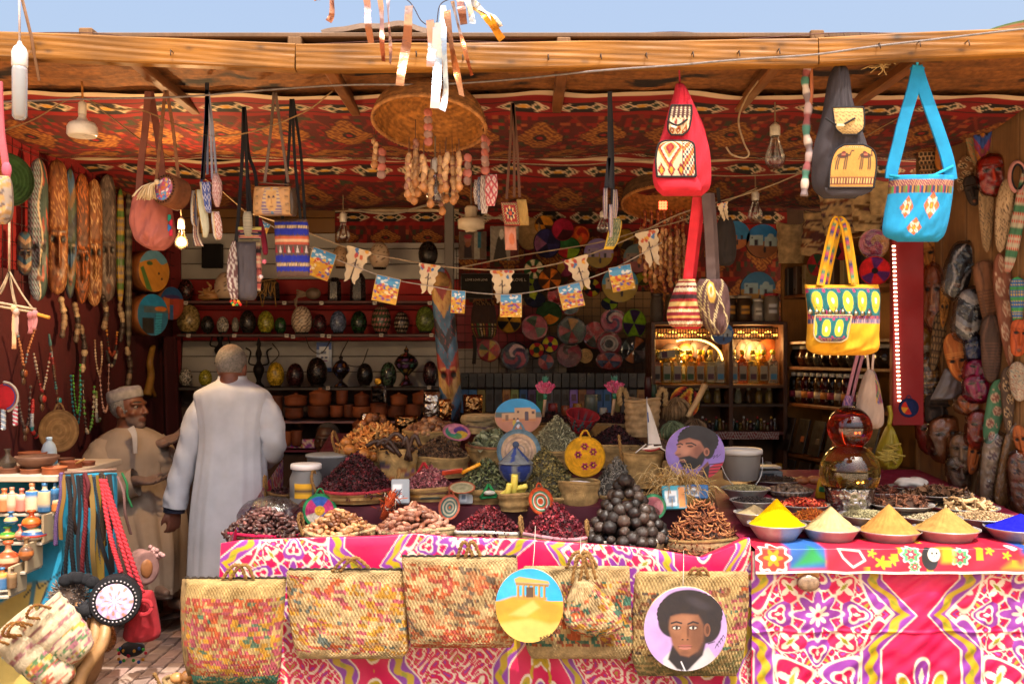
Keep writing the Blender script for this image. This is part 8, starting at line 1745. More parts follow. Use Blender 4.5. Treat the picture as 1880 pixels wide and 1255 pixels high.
turned(626,710,62,'small genie shaped mosaic lamp with orange and blue spots',GEN,['#1f1512','#a0622a','#3a4a7a','#2a1a14']);turned(746,708,74,'wide genie shaped mosaic lamp with many coloured flower spots',[(14,0),(12,.05),(5,.18),(5,.26),(19,.46),(22,.58),(14,.74),(4,.82),(5,.88),(2,.94),(.5,1)],['#1f1412','#8d3a3a','#7a5a94','#a88a4a','#3a6a5a'])
OIL=[(10,0),(10,.04),(4,.14),(9,.3),(10,.4),(4,.52),(4,.6),(6,.68),(3,.8),(4,.88),(1,1)];turned(475,712,92,'tall dark metal oil lamp with curling handles left of the yellow egg',OIL,['#1c1614','#241c18'],'oil_lamp','oil lamp','iron',True);turned(404,668,70,'dark metal oil lamp with curling handles behind the head of the standing man',OIL,['#1c1614','#241c18'],'oil_lamp','oil lamp','iron',True)
c=W(383,551,YS-.1);th=linspace(0,9,60);tube(stack([.045*exp(-th/6)*cos(th)-0.,-.03*exp(-th/6)*sin(th),.03+.012*th],-1),.034*exp(-th/5),'#b5844f',8)
for i in range(9):a_=i*.7;tube([(0,0,.05),(.075*cos(a_),-.03,.05+.045*sin(a_))],[.014,.004],'#c29a66',5)
ball((0,0,.02),(.085,.05,.022),'#a8763f');tag(mb.put('conch_shell','shell',None,c),'spiky orange conch shell lamp beside the calligraphy egg','shell')
c=W(570,551,YS-.1);ball((.02,0,.05),(.06,.04,.045),'#6d5a48',14,9)
for i in range(7):tube(spline([(0,0,.04),(-.05-.01*i,-.02,.06-.008*i),(-.1,-.03,.075-.022*i)],6),.007,'#8a735a',5)
tag(mb.put('sea_shell','shell',None,c),'large grey spider shell with pointed fingers on the upper shelf','shell')
for px,w_,h_,lb in((492,44,40,'square black lantern hung with straw threads on the upper shelf'),(614,26,42,'black six sided mosaic lantern on the upper shelf'),(657,30,50,'taller black six sided mosaic lantern behind a skull flag')):
 c=W(px,552,YS-.08);k=YS/F;t=thing('lantern',lb,'lantern',c);V,q,tt,cc=lathe([(w_/2*k*.9,0),(w_/2*k,h_*.1*k),(w_/2*k*.9,h_*.8*k),(w_/4*k,h_*k)],6);mb.add(V,q,tt,where((hash2(np.arange(len(V)),2)>.6)[:,None],lin('#2f2a2a'),lin('#151213')),smooth=False);mb.put('lantern_body','mosaic',t)
 if px==492:
  r=rnd(5);tube([(-.12,-.1,.13),(.1,-.1,.16)],.004,'#a8824a',5)
  for i in range(14):x=-.11+.015*i;tube(spline([(x,-.1,.14),(x+.015*r.normal(),-.11,.08),(x+.02*r.normal(),-.11,.03-.08*(i%4==0))],7),.004,'#a07838',4)
  mb.put('straw_thread','straw',t)
c=W(390,470,7.85);box((.155,.06,.19),(0,0,0),'#171310');tag(mb.put('loudspeaker','iron',None,c),'black box speaker on the grey slats beside the lit bulb','speaker')
c=W(595,655,7.9);k=7.9/F;n_=30;U,V_=mesh2(linspace(-1,1,n_),linspace(-1,1,2*n_));p=Pic(U,V_,'#b8c4d8');p.rect(-1,.5,1,1,'#3a62b0');p.rect(-.6,-.35,.6,.7,'#dcdfe6');p.rect(-.4,-.1,-.05,.02,'#3a4a7a');p.rect(.1,-.1,.45,.02,'#3a4a7a');p.rect(-.4,-.3,.45,-.2,'#8a5a94');p.rect(-.4,.2,.3,.4,'#6d7a94');p.rect(-1,-1,1,-.75,'#4a7ac0');mb.add(stack([U*14*k,0*U-.004,V_*27*k],-1),gridq(n_,2*n_),None,p.c);box((28*k,.006,54*k),(0,0,0),'#c4ccd8',b=.001);tag(mb.put('poster','card_glossy',None,c),'blue and white notice card stuck on the grey slats above the black egg','poster')
c=W(694,700,YS-.15);V,q,tt,cc=lathe([(.028,-.004),(.028,.004),(.02,.006),(.008,.004),(0,.006)],24);mb.add(V@rotx(PI/2).T,q,tt,'#b5862f');box((.02,.03,.02),(0,.01,-.03),'#5a4020');tag(mb.put('brass_disc','brass',None,c),'small shiny brass disc on a stand between the black egg lamps','disc')
for i,(x,y)in enumerate(((341,556),(430,558),(522,556),(590,556),(688,556),(789,556),(346,616),(430,616),(526,616),(538,618),(592,616),(604,617),(700,615),(792,615),(404,713),(602,712),(788,711))):c=W(x,y,YS-.17);box((.03,.004,.026),(0,0,0),'#c4beb4',b=.001);box((.02,.005,.006),(0,-.001,.002),'#4a4440',b=.001);tag(mb.put('price_tag','paper',None,c),'small white price tag clipped to the edge of a lamp shelf','price tag','price tags on the lamp shelves')
for pts in([(640,622),(625,660),(660,672),(676,640)],[(560,615),(570,640),(590,648),(610,620)],[(500,630),(512,650),(496,668)]):tube(spline([W(a,b,YS-.05)for a,b in pts],24),.004,'#3a2c28',5);tag(mb.put('lamp_cable','rope'),'brown lamp cable drooping under the long egg shelf','cable','lamp cables')
LIDP=[(.75,0),(.98,.15),(1,.5),(.92,.8),(.6,.95),(.2,1),(.22,1.1),(0,1.12)];k=0
PG='brown clay pots stacked on the low shelf'
for px,yb,w_,h_,lid,lb in((540,768,34,20,0,'dark terracotta bowl standing by the shoulder of the standing man'),(543,745,42,22,1,'tilted brown casserole with a carved zigzag band'),(585,766,40,22,0,'low round clay casserole on the shelf'),(588,744,40,30,1,'domed brown tagine lid pot stacked on the low casserole'),(628,742,22,26,0,'footed clay goblet stacked in the middle of the pots'),(618,766,24,22,0,'small cylindrical clay cup under the goblet'),(640,766,18,24,0,'narrow brown clay beaker'),(664,766,34,20,0,'broad terracotta casserole beside the beaker'),(664,746,28,26,1,'tall glazed brown pot with lid stacked on the broad casserole'),(696,766,32,26,0,'deep brown clay pot below the silver frame'),(728,766,34,22,0,'brown clay bowl with ribbed sides'),(732,744,32,22,1,'round lidded clay pot stacked on the ribbed bowl'),(758,765,30,24,0,'dark clay pot near the silver bags'),(775,742,36,24,1,'wide lidded clay pot at the post end of the shelf'),(508,766,22,40,0,'tall stacked clay jar partly behind the standing man'),(525,818,20,26,0,'small orange clay candle holder on the lowest shelf'),(545,818,20,28,0,'second small clay candle holder with a flared foot'),(657,800,20,30,1,'small brown clay lamp with a knob lid behind the nut basket')):pot(px,yb,w_,h_*(.75 if lid else 1),YS-.14-.02*(k%2),lb,['#7d4226','#94502e','#6d3a22','#a05830'][k%4],None,lid=bool(lid));k+=1
for px,py,w_,h_,lb,Y in((793,745,30,52,'crinkled silver foil bag hanging left of the painted mask',6.1),(817,752,22,40,'bronze foil bag tucked beside the painted mask',6.05),(868,742,34,36,'golden foil packet right of the painted mask',6.2),(695,724,26,32,'dark picture in a silver frame among the clay pots',7.4),(746,775,40,26,'clear foil bag of orange peel behind the fig basket',6.3),(680,768,34,22,'pale grey foil bag behind the nut basket',6.4)):ref=W(px,py,Y);pillow([(py-h_/2,px-w_/2,px+w_/2),(py,px-w_/2-1,px+w_/2+1),(py+h_/2,px-w_/2,px+w_/2)],Y,.03,16,18,'#b8b0a8' if 'silver' in lb or 'grey' in lb else '#a87a4a','#998f86',.006,px,ref);(box((w_*.8/F*Y,.01,h_*.8/F*Y),(0,-.034,0),'#1f1a18')if 'frame' in lb else 0);tag(mb.put('foil_bag' if 'frame' not in lb else 'silver_frame','foil',None,ref),lb,'foil bag' if 'frame' not in lb else 'picture frame')
Y=6.15;c=W(820,632,Y);mask(c,40/F*Y,285/F*Y,'very tall painted mask tied to the steel post with a spread beak face','bands',('#3f5f7d','#8d3a34','#a8824a'),0.,(.58,.97),3,roll=-.08,depth=.35,nu=30,nv=90)
turn([(0,.035),(.04,.02),(.062,-.02),(.058,-.06)],20,'#8d6a3a',wobble=.05);tag(mb.put('straw_tuft','straw',None,W(808,508,Y-.02)),'fringed straw cap on top of the very tall painted mask','straw cap')
# woven plates on the grid
YP=7.66
SE=lambda*a,**k:sectors(list(a),**k)
PL=[(972,429,22,SE('#8a6d48','#7d6240'),'natural straw coiled fan on the grid top row',1.35,0),(999,413,17,SE('#b0701f','#b87824','#2a1a14','#b0701f','#a86a1c','#2a1a14'),'small orange plate with dark crosses',1,0),(1004,447,24,SE('#1f1a3a','#2a2450','#7d4a6a','#1c1834','#2a2450'),'dark purple plate with pink wedges',1.1,0),(1033,421,20,SE('#8d1430','#9c1a38','#3a1018'),'crimson cross shaped plate near the top',1,0),(1064,433,18,SE('#b5421a','#8d1f14','#b54a1f','#a8641f',rim='#b5501a',twist=2),'orange and red chequered plate',1,0),(1043,456,22,SE('#1f4a24','#2a5a2c','#8d1a20','#6d8a1f'),'green plate with red wedges under the chequered one',.9,0),(980,494,18,SE(*('#1f4024','#b5a888')*6,hub='#7d1a1f',hubr=.35),'green and white beaded ring plate with a red centre',1,0),(1010,513,21,SE(*('#3a2418','#b5621f')*4),'dark brown plate with an orange cross',1,0),(1038,491,16,SE('#7d2a4a','#8a6a2a','#6d2440'),'pink and olive plate beside a skull flag',1,0),(978,522,17,SE('#1a1c2a','#6d7a1f','#1a1c2a','#5d6a1c','#1a1c2a'),'black and lime plate, upper of the pair left of the orange cross',.9,0),(982,550,19,SE('#15182c','#7d8a24','#15182c','#1c2038','#15182c'),'black and lime plate, lower of the pair left of the wrapped red plate',.75,0),(1087,528,16,SE(*('#8d1420','#a89a2a','#1a1820')*3,hub='#14141a',hubr=.4),'red yellow and black wheel plate under the fourth skull flag',1,0),(1022,543,17,SE('#8d1a24','#a82a34','#7d141c'),'red plate wrapped in clear plastic beside a postcard',.9,1),(1045,563,18,SE('#9c2a34','#7d1a24','#5a6a74'),'red plate with grey wedge wrapped in plastic under a postcard',.8,1),(1008,576,23,SE('#1f3a20','#1f3a20','#a8641a',rim='#1f3a20',ph=.5),'green plate with three orange wedges',.95,0),(1119,557,15,SE('#161a34','#6d8a1f','#161a34','#161a34','#7a9424'),'small navy plate with two lime wedges',.8,0),(1125,589,23,SE('#a83a5a','#3a2a5a','#b54a6a','#c2a0a8','#2a2248','#a03050',rim='#8d1f3a',twist=4),'pink and navy swirled plate wrapped in plastic',1,1),(1164,594,22,SE(*('#6d9420','#2a1a44')*3),'lime and violet plate with a handle',1.2,0),(982,600,23,SE('#8d1a3a','#2a3a24','#9c1f40','#7d1430','#2a3a24',rim='#8d1a3a'),'raspberry plate with dark green wedges wrapped in plastic',1,1),(1049,607,26,SE('#1c3a2a','#a87a2a','#1f2a24','#8d1f24','#1c3a2a','#7d1a1f','#162a20',rim='#1a1a1c'),'largest dark green plate with red and amber wedges',1,1),(1091,615,21,SE('#a81f24','#b52a2c','#8d141c','#2a2a1c','#a81f24'),'bright red plate with small yellow leaves',1.15,1),(935,590,22,SE(*('#a87a24','#1f1c20')*3),'amber and black plate half hidden by a postcard',.9,0),(1010,632,16,SE(*('#a8a02a','#8d1a34')*3,hub='#1a2448',hubr=.25,rim='#1a1c3a'),'small yellow and crimson wheel plate',1,0),(985,642,15,SE(*('#a8862a','#8d1a20')*3,hub='#1f3a24',hubr=.4,rim='#1c1c30'),'small gold and red plate with a green centre',1,0),(1118,631,23,rings_col(['#1a181c','#1a181c','#2a2428','#b0a49c','#8a7f7a','#b8aca4','#8d1a28','#7a1422']),'white ringed plate with a black centre wrapped in plastic',.95,1),(898,643,21,SE('#a81f1a','#b58a24','#9c1a18','#3a4a20','#b58a24','#a81f1a','#c29a2c','#8d1a18',rim='#8d1f1a'),'red and yellow sunburst plate under the cloth backpack',1,1),(946,653,25,SE('#1f1c44','#a83a5a','#2a2450','#c2a0a8','#1c1a3c','#8d2a44',rim='#16162c',twist=3),'navy and pink swirled plate wrapped in plastic',1,1),(1002,664,14,SE('#a83a3a','#3a4a6a','#b04a44','#8d2a30','#2a3a5a'),'small coral and blue plate at the bottom of the grid',1,1),(1045,650,23,SE('#5a1424','#7d1a30','#4a3a3a','#8a4a54','#5a1424',rim='#6d1428',twist=2),'maroon plate wrapped in crinkled plastic',1,1),(1075,653,13,rings_col(['#a8865a','#96764c','#b0905f']*3),'small plain straw coaster',1,0),(1118,662,24,SE(*('#a8342c','#1f2a50')*3,rim='#8d2424'),'wide red and navy plate at the bottom of the grid',.7,1),(1164,642,25,SE('#1c1818','#a85a1f','#2a2424','#4a5a5a','#1c1818','#b0642a','#2a2424','#5a4a4a'),'black plate with orange diamonds wrapped in plastic',1,1),(1148,440,16,SE('#8a6a24','#7a5a1c','#2a2018'),'ochre plate near the amber bead strings',1.2,0),(1180,512,16,SE('#7d7a1f','#94902a','#3a3a14'),'olive yellow plate behind the bead strings',.7,0)]
for i,(px,py,r_,cf,lb,ey,fl)in enumerate(PL):plate(lb,'plate',W(px,py,YP-.012*(i%4)),r_/F*YP,cf,((i*37)%7-3)*.05,((i*53)%5-2)*.05,rings=7,na=36,ey=ey,film=bool(fl),group='woven plates on the back grid')
VIL=lambda s_,w_,g_:(lambda p:(p.rect(-1,-1,1,1,g_),p.rect(-1,0.,1,1,s_),p.rect(-.8,-.25,0.,.35,w_),p.rect(.1,-.3,.85,.25,w_),p.ell(.45,.25,.2,.2,w_),p.rect(-.5,-.25,-.3,.1,'#2a2430'),p.rect(.35,-.3,.5,0.,'#2a2430'),p.rect(-.7,.15,-.6,.25,'#2a2430'),p.ell(.1,-.5,.08,.2,'#2a2024'),p.brush(.1,5,5,2)))
for px,py,r_,Y,f_,lb in((1099,465,27,7.6,VIL('#7d68a0','#8a7a94','#8a7224'),'round painting of violet houses under a lilac sky'),(1138,522,33,7.55,VIL('#2f7aa0','#a89880','#8a7420'),'round painting of white houses on yellow sand behind a postcard'),(1170,474,26,7.62,VIL('#4a5a5a','#6d5a50','#7a3a3a'),'round dull painting of a village beside the amber bead strings'),(1350,432,26,7.3,VIL('#2a7ab0','#2a7ab0','#a8622a'),'round painting of blue water and orange sand behind the black cloth bag'),(1400,443,31,7.3,VIL('#1f74b5','#9fb4b8','#8a5530'),'round painting of a white building under a deep blue sky'),(1391,531,32,7.3,VIL('#2f6a94','#8fa8b0','#a07428'),'round painting of pale houses and walking figures above the jars'),(1326,612,20,6.9,VIL('#1a62a8','#8a9aa8','#1f4a84'),'round blue painting of a lighthouse in front of the bottle cabinet')):disc('painted_disc',lb,W(px,py,Y),r_/F*Y,f_,44,0,0,.03,1.,'#4a3424')
def print_girl(p):p.rect(-1,-1,1,1,'#5a4a40');p.rect(.1,-1,.5,1,'#8a8478');p.rect(.35,-.2,.6,1,'#2a5a6a');p.ell(-.35,.35,.25,.25,'#8a5a48');p.ell(-.35,.62,.3,.16,'#8d2a3a');p.poly([(-.65,-.9),(-.6,0.),(-.1,0.),(-.05,-.9)],'#2a2024');p.ell(-.35,.05,.2,.2,'#7a4a34');p.brush(.15,8,8,1)
def print_grey(p):p.rect(-1,-1,1,1,'#8a8074');p.poly([(-.8,-1),(-.5,.2),(-.2,.8),(0.,.1),(.2,-1)],'#3a3430');p.ell(-.2,.5,.15,.3,'#c2b8ac');p.rect(.4,-1,1,.2,'#5a2a2a');p.ell(.6,.1,.2,.2,'#b04a3a');p.brush(.2,9,9,3)
def sheet_pic(px0,px1,y0,y1,Y,f_,label,name,cat,n_=40,th=.02,m_='cloth'):
 a=W(px0,y1,Y);b_=W(px1,y0,Y);c=(a+b_)/2;U,V_=mesh2(linspace(-1,1,n_),linspace(-1,1,n_));p=Pic(U,V_,'#888');f_(p);w_=(b_[0]-a[0])/2;h_=(b_[2]-a[2])/2;yy=-th*(1-U**4)*(1-V_**4)+.005*wob(U*3,V_*3,px0)
 mb.add(stack([U*w_,yy,V_*h_],-1),gridq(n_,n_),None,p.c);mb.add(stack([U*w_,-yy*.5+.004,V_*h_],-1),gridq(n_,n_),None,'#3a302c');return tag(mb.put(name,m_,None,c),label,cat),c
sheet_pic(843,893,425,476,7.6,print_girl,'tapestry cushion printed with a figure in a red hat','printed_cushion','cushion');sheet_pic(900,952,415,478,7.62,print_grey,'grey printed tapestry cushion behind the carpet purses','printed_cushion','cushion')
for x0,x1,tx,lb in((846,904,'LOVE LOVE LOVE','black shirt with a line of white LOVE lettering'),(936,972,'LOVE L','second black shirt with LOVE lettering behind the middle skull flag')):
 o,c=sheet_pic(x0,x1,502,548,7.62,lambda p:p.rect(-1,-1,1,1,'#17130f'),lb,'black_shirt','shirt');w_=(x1-x0)/F*7.62;text_mesh(tx,w_/len(tx)*1.25,array(Matrix.Translation((0,-.03,.045))@Matrix.Rotation(PI/2,4,'X')),'#a89c8c');mb.put('lettering','paper',o)
Y=7.5;ref=W(887,590,Y);t=thing('backpack','dark brown cloth backpack with coloured dotted pockets below the shirts','backpack',ref);pillow([(552,872,905),(570,866,910),(600,865,912),(615,870,910),(622,878,902)],Y,.06,40,40,lambda u,v:where(((v>.45)&(v<.85))[:,None],where((hypot(mod(u*9,1)-.5,mod(v*14,1)-.5)<.28)[:,None],array([lin(x)for x in('#a8863a','#8d2a24','#3a6a3a','#b5a080')])[floor(u*9).astype(int)%4],lin('#2f1c14')),lin('#33211a')),'#33211a',.006,1,ref);mb.put('bag_body','canvas',t)
for i in range(7):tube(spline([W(868+i*6,556,Y-.05)-ref,W(872+i*5,548+(i%2)*8,Y-.08)-ref,W(876+i*5,560,Y-.07)-ref],8),.004,'#7a5a34',4)
mb.put('drawstring','rope',t);straps('strap',t,ref,[[(870,615),(872,640),(870,668)]],Y+.02,7,.01,'#1c1614')
def boxmesh(c,gold):
 box((.058,.05,.1),(0,0,.05),'#ffffff',b=.003);box((.036,.052,.03),(0,0,.062),gold,b=.002);return mb.mesh('perfume_box','card_glossy')
BM=[boxmesh(0,'#c9b080'),boxmesh(0,'#9a8a7a')];bc=['#2f4f7a','#7a4f24','#8a5f28','#3a3430','#54545a','#2f5a8a','#5a3a5a','#6d7a3a','#7a5aa0','#35302c','#6d6028','#4a7a34'];nm=['navy','rust brown','amber','charcoal','slate grey','bright blue','plum','olive','lilac','black brown','mustard','leaf green']
YX=7.15;a=W(846,757,YX);b_=W(1190,757,YX);s_=thing('perfume_shelf','black wire shelf holding two rows of slim perfume boxes','shelf',a)
for z in(757,711):a=W(846,z,YX);b_=W(1192,z,YX);box((b_[0]-a[0],.09,.01),(a+b_)/2+(0,0,-.006)-array(s_.location),'#1a1614');mb.put('shelf_board','iron',s_)
for i in range(22):
 x=853+i*15.4;j=(i*5+i//4)%12
 for z,c_,lb,m_ in((757,bc[j],'slim %s perfume box in the lower row of the wire shelf'%nm[j],0),(711,['#17130f','#1f1a14','#241d1a'][i%3],'black labelled perfume box in the upper row of the wire shelf',1)):
  o=link('perfume_box',BM[m_],None,W(x,z,YX),(0,0,random.uniform(-.08,.08)));o.color=(*lin(c_),1);o.scale=(1,1,1.75 if z>720 else 1.05);tag(o,lb,'perfume box','slim perfume boxes')
for i,(px,y,w_,h_,c_,lb)in enumerate(((1015,762,18,22,'#8d2f2a','small red tin below the perfume boxes'),(1038,762,16,18,'#94502f','orange paper tea box below the perfume boxes'),(1060,762,18,22,'#a8742a','amber glass honey jar below the perfume boxes'),(1085,758,24,34,'#5a6258','clear jar of pale leaves behind the red zigzag bowl'),(1107,762,14,14,'#a8a49c','small glass of white beads beside the leaf jar'),(1190,735,14,44,'#3a1418','dark red slim tin standing by the bottle cabinet'),(1200,745,12,40,'#1f3a2a','dark green slim tin by the bottle cabinet'))):c=W(px,y,6.6);r_=w_/2/F*6.6;H=h_/F*6.6;turn([(r_,0),(r_,H*.8),(r_*.9,H*.86),(r_*.95,H*.9),(r_*.95,H)],14,c_);tag(mb.put('tin','plastic',None,c),lb,'tin')
# bottle cabinet
YK=7.3;cb=thing('bottle_cabinet','dark wooden cabinet with lit lattice arches holding rows of oil bottles','cabinet',W(1315,900,YK));o_=array(cb.location)
def cpart(name,x0,y0,x1,y1,d,dy,col,m_='wood'):a=W(x0,y1,YK);b_=W(x1,y0,YK);box((b_[0]-a[0],d,b_[2]-a[2]),(a+b_)/2+(0,dy,0)-o_,col);mb.put(name,m_,cb)
for x in(1194,1334,1432):cpart('upright',x-4,592,x+4,900,.3,0.,'#4a2a18')
for y,c_ in((594,'#3d2416'),(708,'#5a3a20'),(742,'#3d2818'),(792,'#5d2a24'),(868,'#241812')):cpart('shelf_board',1196,y-3,1430,y+3,.3,.002,c_)
cpart('back_panel',1196,600,1430,900,.02,.16,'#6d4424')
for x0,x1 in((1203,1330),(1338,1428)):
 n_=int((x1-x0)/5)
 for i in range(n_+1):x=x0+(x1-x0)*i/n_;tube([W(x,601,YK-.14)-o_,W(x,622,YK-.14)-o_],.004,'#3a2214',4)
 for y in(602,612,621):tube([W(x0,y,YK-.143)-o_,W(x1,y,YK-.143)-o_],.005,'#3a2214',4)
mb.put('lattice','wood',cb)
for x0,x1,ys in((1205,1330,645),(1340,1426,640)):
 for i in range(22):t_=i/21;ball(W(x0+(x1-x0)*t_,612+3*sin(i),YK-.1)-o_,.0075,'#ffb040',6,5)
 mb.put('led_string','led',cb)
for i in range(26):an=PI*.02+PI*.62*i/25;ball(W(1268+58*cos(an),662-40*sin(an),YK-.08)-o_,.0085,'#ffc060',6,5)
mb.put('led_string','led',cb)
for x,z in((1265,625),(1382,625)):L_=bpy.data.lights.new('led_glow','POINT');L_.energy=7;L_.color=(1,.58,.2);L_.shadow_soft_size=.1;lo=bpy.data.objects.new('led_glow',L_);COL.objects.link(lo);lo.parent=cb;lo.location=W(x,z+12,YK-.02)-o_
for i,(x,y,r_,c_)in enumerate(((1230,650,20,'#5a4a44'),(1258,645,16,'#94502a'),(1285,640,20,'#4a3c38'),(1305,648,18,'#5a4c46'),(1352,640,20,'#4d403a'),(1368,642,20,'#6d5a50'),(1385,645,20,'#7a665a'),(1410,645,24,'#8d4a24'))):c=W(x,y,YK+.1);V,q,tt,cc=lathe([(0,0),(r_/F*YK,.02),(r_/F*YK*.96,.03),(0,.012)],24);mb.add(V@rotx(PI/2).T,q,None,c_);tag(mb.put('plate','ceramic',None,c),'round plate leaning on the cabinet back behind the oil bottles','plate','plates behind the oil bottles')
def bottle_mesh(oil,lab):
 k=YK/F;box((18*k,.045,42*k),(0,0,22*k),oil,b=.01);turn([(8*k,42*k),(4*k,49*k),(3.6*k,54*k),(4.4*k,55*k)],12,oil);a=mb.mesh('bottle_glass','bottle_glass')
 box((13*k,.003,26*k),(0,-.0245,20*k),'#8a8474',b=.001);box((11*k,.004,10*k),(0,-.0248,14*k),lab,b=.001);turn([(0,-.004),(4.5*k,-.003),(4.5*k,0)],12,'#c9c4b4',R=rotx(PI/2),at=(0,-.0235,26*k));b=mb.mesh('label','paper');turn([(4.6*k,54*k),(4.6*k,62*k),(0,63*k)],12,'#b5a02a');return a,b,mb.mesh('cap','plastic')
OB={c_:bottle_mesh(o2,l2)for c_,o2,l2 in(('amber','#c98a2a','#3a2a1c'),('golden','#d0a83a','#2f4a2a'),('pale yellow','#d8c878','#4a2a3a'),('orange','#c9621f','#2a2420'),('clear','#d8d0b0','#3f7aa0'))}
def obottle(x,yb,kind,label,Y=YK-.06,rot=None):
 t=thing('oil_bottle',label,'bottle',W(x,yb,Y),rot,'oil bottles in the cabinet')
 for me in OB[kind]:link(me.name,me,t)
for x,kd,lb in((1205,'orange','dark orange oil bottle nearest the hanging plates'),(1224,'golden','golden oil bottle, second from the cabinet edge'),(1243,'pale yellow','pale yellow oil bottle under the lying bottle'),(1267,'golden','golden oil bottle in the middle of the left arch'),(1285,'amber','amber oil bottle right of the arch middle'),(1304,'pale yellow','pale yellow oil bottle beside the blue labelled one'),(1322,'clear','clear oil bottle with a blue label against the middle upright'),(1346,'clear','clear oil bottle just right of the middle upright'),(1363,'orange','orange oil bottle in the right arch'),(1382,'pale yellow','pale yellow bottle in the middle of the right arch'),(1401,'amber','amber oil bottle beside the last bottle of the right arch'),(1419,'clear','clear oil bottle at the end of the right arch')):obottle(x,705,kd,lb)
for x,kd in((1233,'amber'),(1255,'golden'),(1290,'amber'),(1334,'golden'),(1392,'golden')):obottle(x,705,kd,'oil bottle in the back row of the cabinet, only its neck showing',YK+.03)
obottle(1205,652,'pale yellow','yellow oil bottle lying flat on the bottle tops',YK-.08,(0,PI/2-.1,0))
def small(px,yb,w_,h_,c_,label,Y,name='bottle',cat='bottle',group=None,m_='bottle_glass',capc='#b8b0a0',capn=True):
 c=W(px,yb,Y);k=Y/F;t=thing(name,label,cat,c,None,group);turn([(w_*.46*k,0),(w_*.5*k,h_*.05*k),(w_*.5*k,h_*.66*k),(w_*.25*k,h_*.8*k),(w_*.22*k,h_*.86*k)],14,c_);mb.put('bottle_body',m_,t);turn([(w_*.28*k,h_*.85*k),(w_*.28*k,h_*k),(0,h_*k)],10,capc);mb.put('cap','plastic',t)
for i in range(4,12):small(1203+i*19,741,13,30,['#b08a3a','#c2a25a','#8d5a2a','#c2b890','#6d4a24'][i%5],'small perfume oil bottle on the middle cabinet shelf',YK-.05,'perfume_bottle','bottle','small perfume bottles')
for i in range(22):small(1290+i*6.3,790,6+(i%3),26-(i%4)*4,['#8a5a3a','#b8a070','#6d3a3a','#a8a8a0','#3a5a4a','#c29a3a'][i%6],'tiny perfume vial in the crowded lower cabinet row',YK-.1+.03*(i%2),'perfume_vial','vial','tiny perfume vials','bottle_glass',['#c9c4bc','#a82a2a','#c29a3a'][i%3])
for i in range(9,14):c=W(1300+i*10,866,YK-.12);box((.038,.05,.05+.02*(i%3)),(0,0,.03),['#6d8a2a','#94401f','#8a6a4a','#3a5a4a','#a8a090','#5a2a3a','#b5862a'][i%7],b=.004);box((.026,.052,.02),(0,0,.03),'#b8b0a0',b=.002);tag(mb.put('soap_box','card_glossy',None,c,(0,0,.1*(i%3-1))),'small %s soap box on the lowest cabinet shelf'%['lime','rust','tan','teal','cream','plum','gold'][i%7],'soap box','soap boxes in the cabinet')
a=W(1290,792,YK-.16);b_=W(1430,806,YK-.16);u,v=mesh2(linspace(0,1,90),linspace(0,1,8));mb.add(stack([a[0]+(b_[0]-a[0])*u,a[1]+0*u,a[2]+(b_[2]-a[2])*v],-1)-o_,gridq(90,8),None,where((mod(abs(mod(u.ravel()*5,1)-.5)*6+v.ravel()*1.5,1)<.5)[:,None],lin('#a8a098'),lin('#7d1a24')));mb.put('shelf_cloth','cloth',cb)
for px,w_,h_,c_,lc,lb,lab in((1206,24,46,'#5a5048','#3a2c24','dusty glass jar at the plate end of the cabinet top',None),(1234,26,44,'#6d5a44','#4a3424','glass jar of brown seeds on the cabinet top',None),(1342,22,42,'#4a3a2c','#8a8070','dark jar beside the brown patchwork pouch on the cabinet top','#a8742a'),(1366,28,42,'#54402c','#9a9284','brown jar with an orange label on the cabinet top','#b5802a'),(1391,21,36,'#a8a49c','#b8b4ac','white jar with handwriting on the cabinet top','#c9c5bc'),(1416,28,46,'#8f8678','#8d1f24','pale jar with a red lid on the cabinet top','#b8bcc4')):jar(lb,W(px,590,YK-.05),w_/2/F*YK,h_/F*YK,c_,lc,'jar',lab,n=18)
# side shelves on the right, seen at a slant
XS0,YS0,XS1,YS1=W(1437,0,7.25)[0],7.25,W(1642,0,5.85)[0],5.85
dS=array([XS1-XS0,YS1-YS0]);LS=hypot(*dS);dS/=LS;aS=math.atan2(dS[1],dS[0])
def SWp(px,py,off=0.):
 k=(px-CX)/F;s_=(k*YS0-XS0)/(dS[0]-k*dS[1]);n_=array([dS[1],-dS[0]]);n_=n_ if n_[0]<0 else-n_;X,Y=XS0+s_*dS[0],YS0+s_*dS[1];Z=CZ-(py-HY)/F*Y;return array([X+n_[0]*off,Y+n_[1]*off,Z])
ss=thing('side_shelf','ochre side shelves packed with jars and bottles of spice and oil','shelves',(XS0,YS0,0));nS=SWp(1500,600,1)-SWp(1500,600);o_=array(ss.location)
c=(array([XS0,YS0])+dS*LS/2);box((LS+.1,.03,2.5),(c[0]-nS[0]*.32,c[1]-nS[1]*.32,1.25)-o_,'#8a5a1f',R=rotz(aS));mb.put('back_panel','plank',ss)
for z in(2.36,2.03,1.7,1.52,1.26,.9):box((LS+.08,.34,.022),(c[0]-nS[0]*.17,c[1]-nS[1]*.17,z)-o_,'#7d4a24',R=rotz(aS));mb.put('shelf_board','wood',ss)
box((.03,.36,2.5),(XS0-nS[0]*.17,YS0-nS[1]*.17,1.25)-o_,'#8a5c24',R=rotz(aS));mb.put('upright','plank',ss)
def onS(s_,z,off=-.1):return array([XS0+dS[0]*s_*LS+nS[0]*off,YS0+dS[1]*s_*LS+nS[1]*off,z])
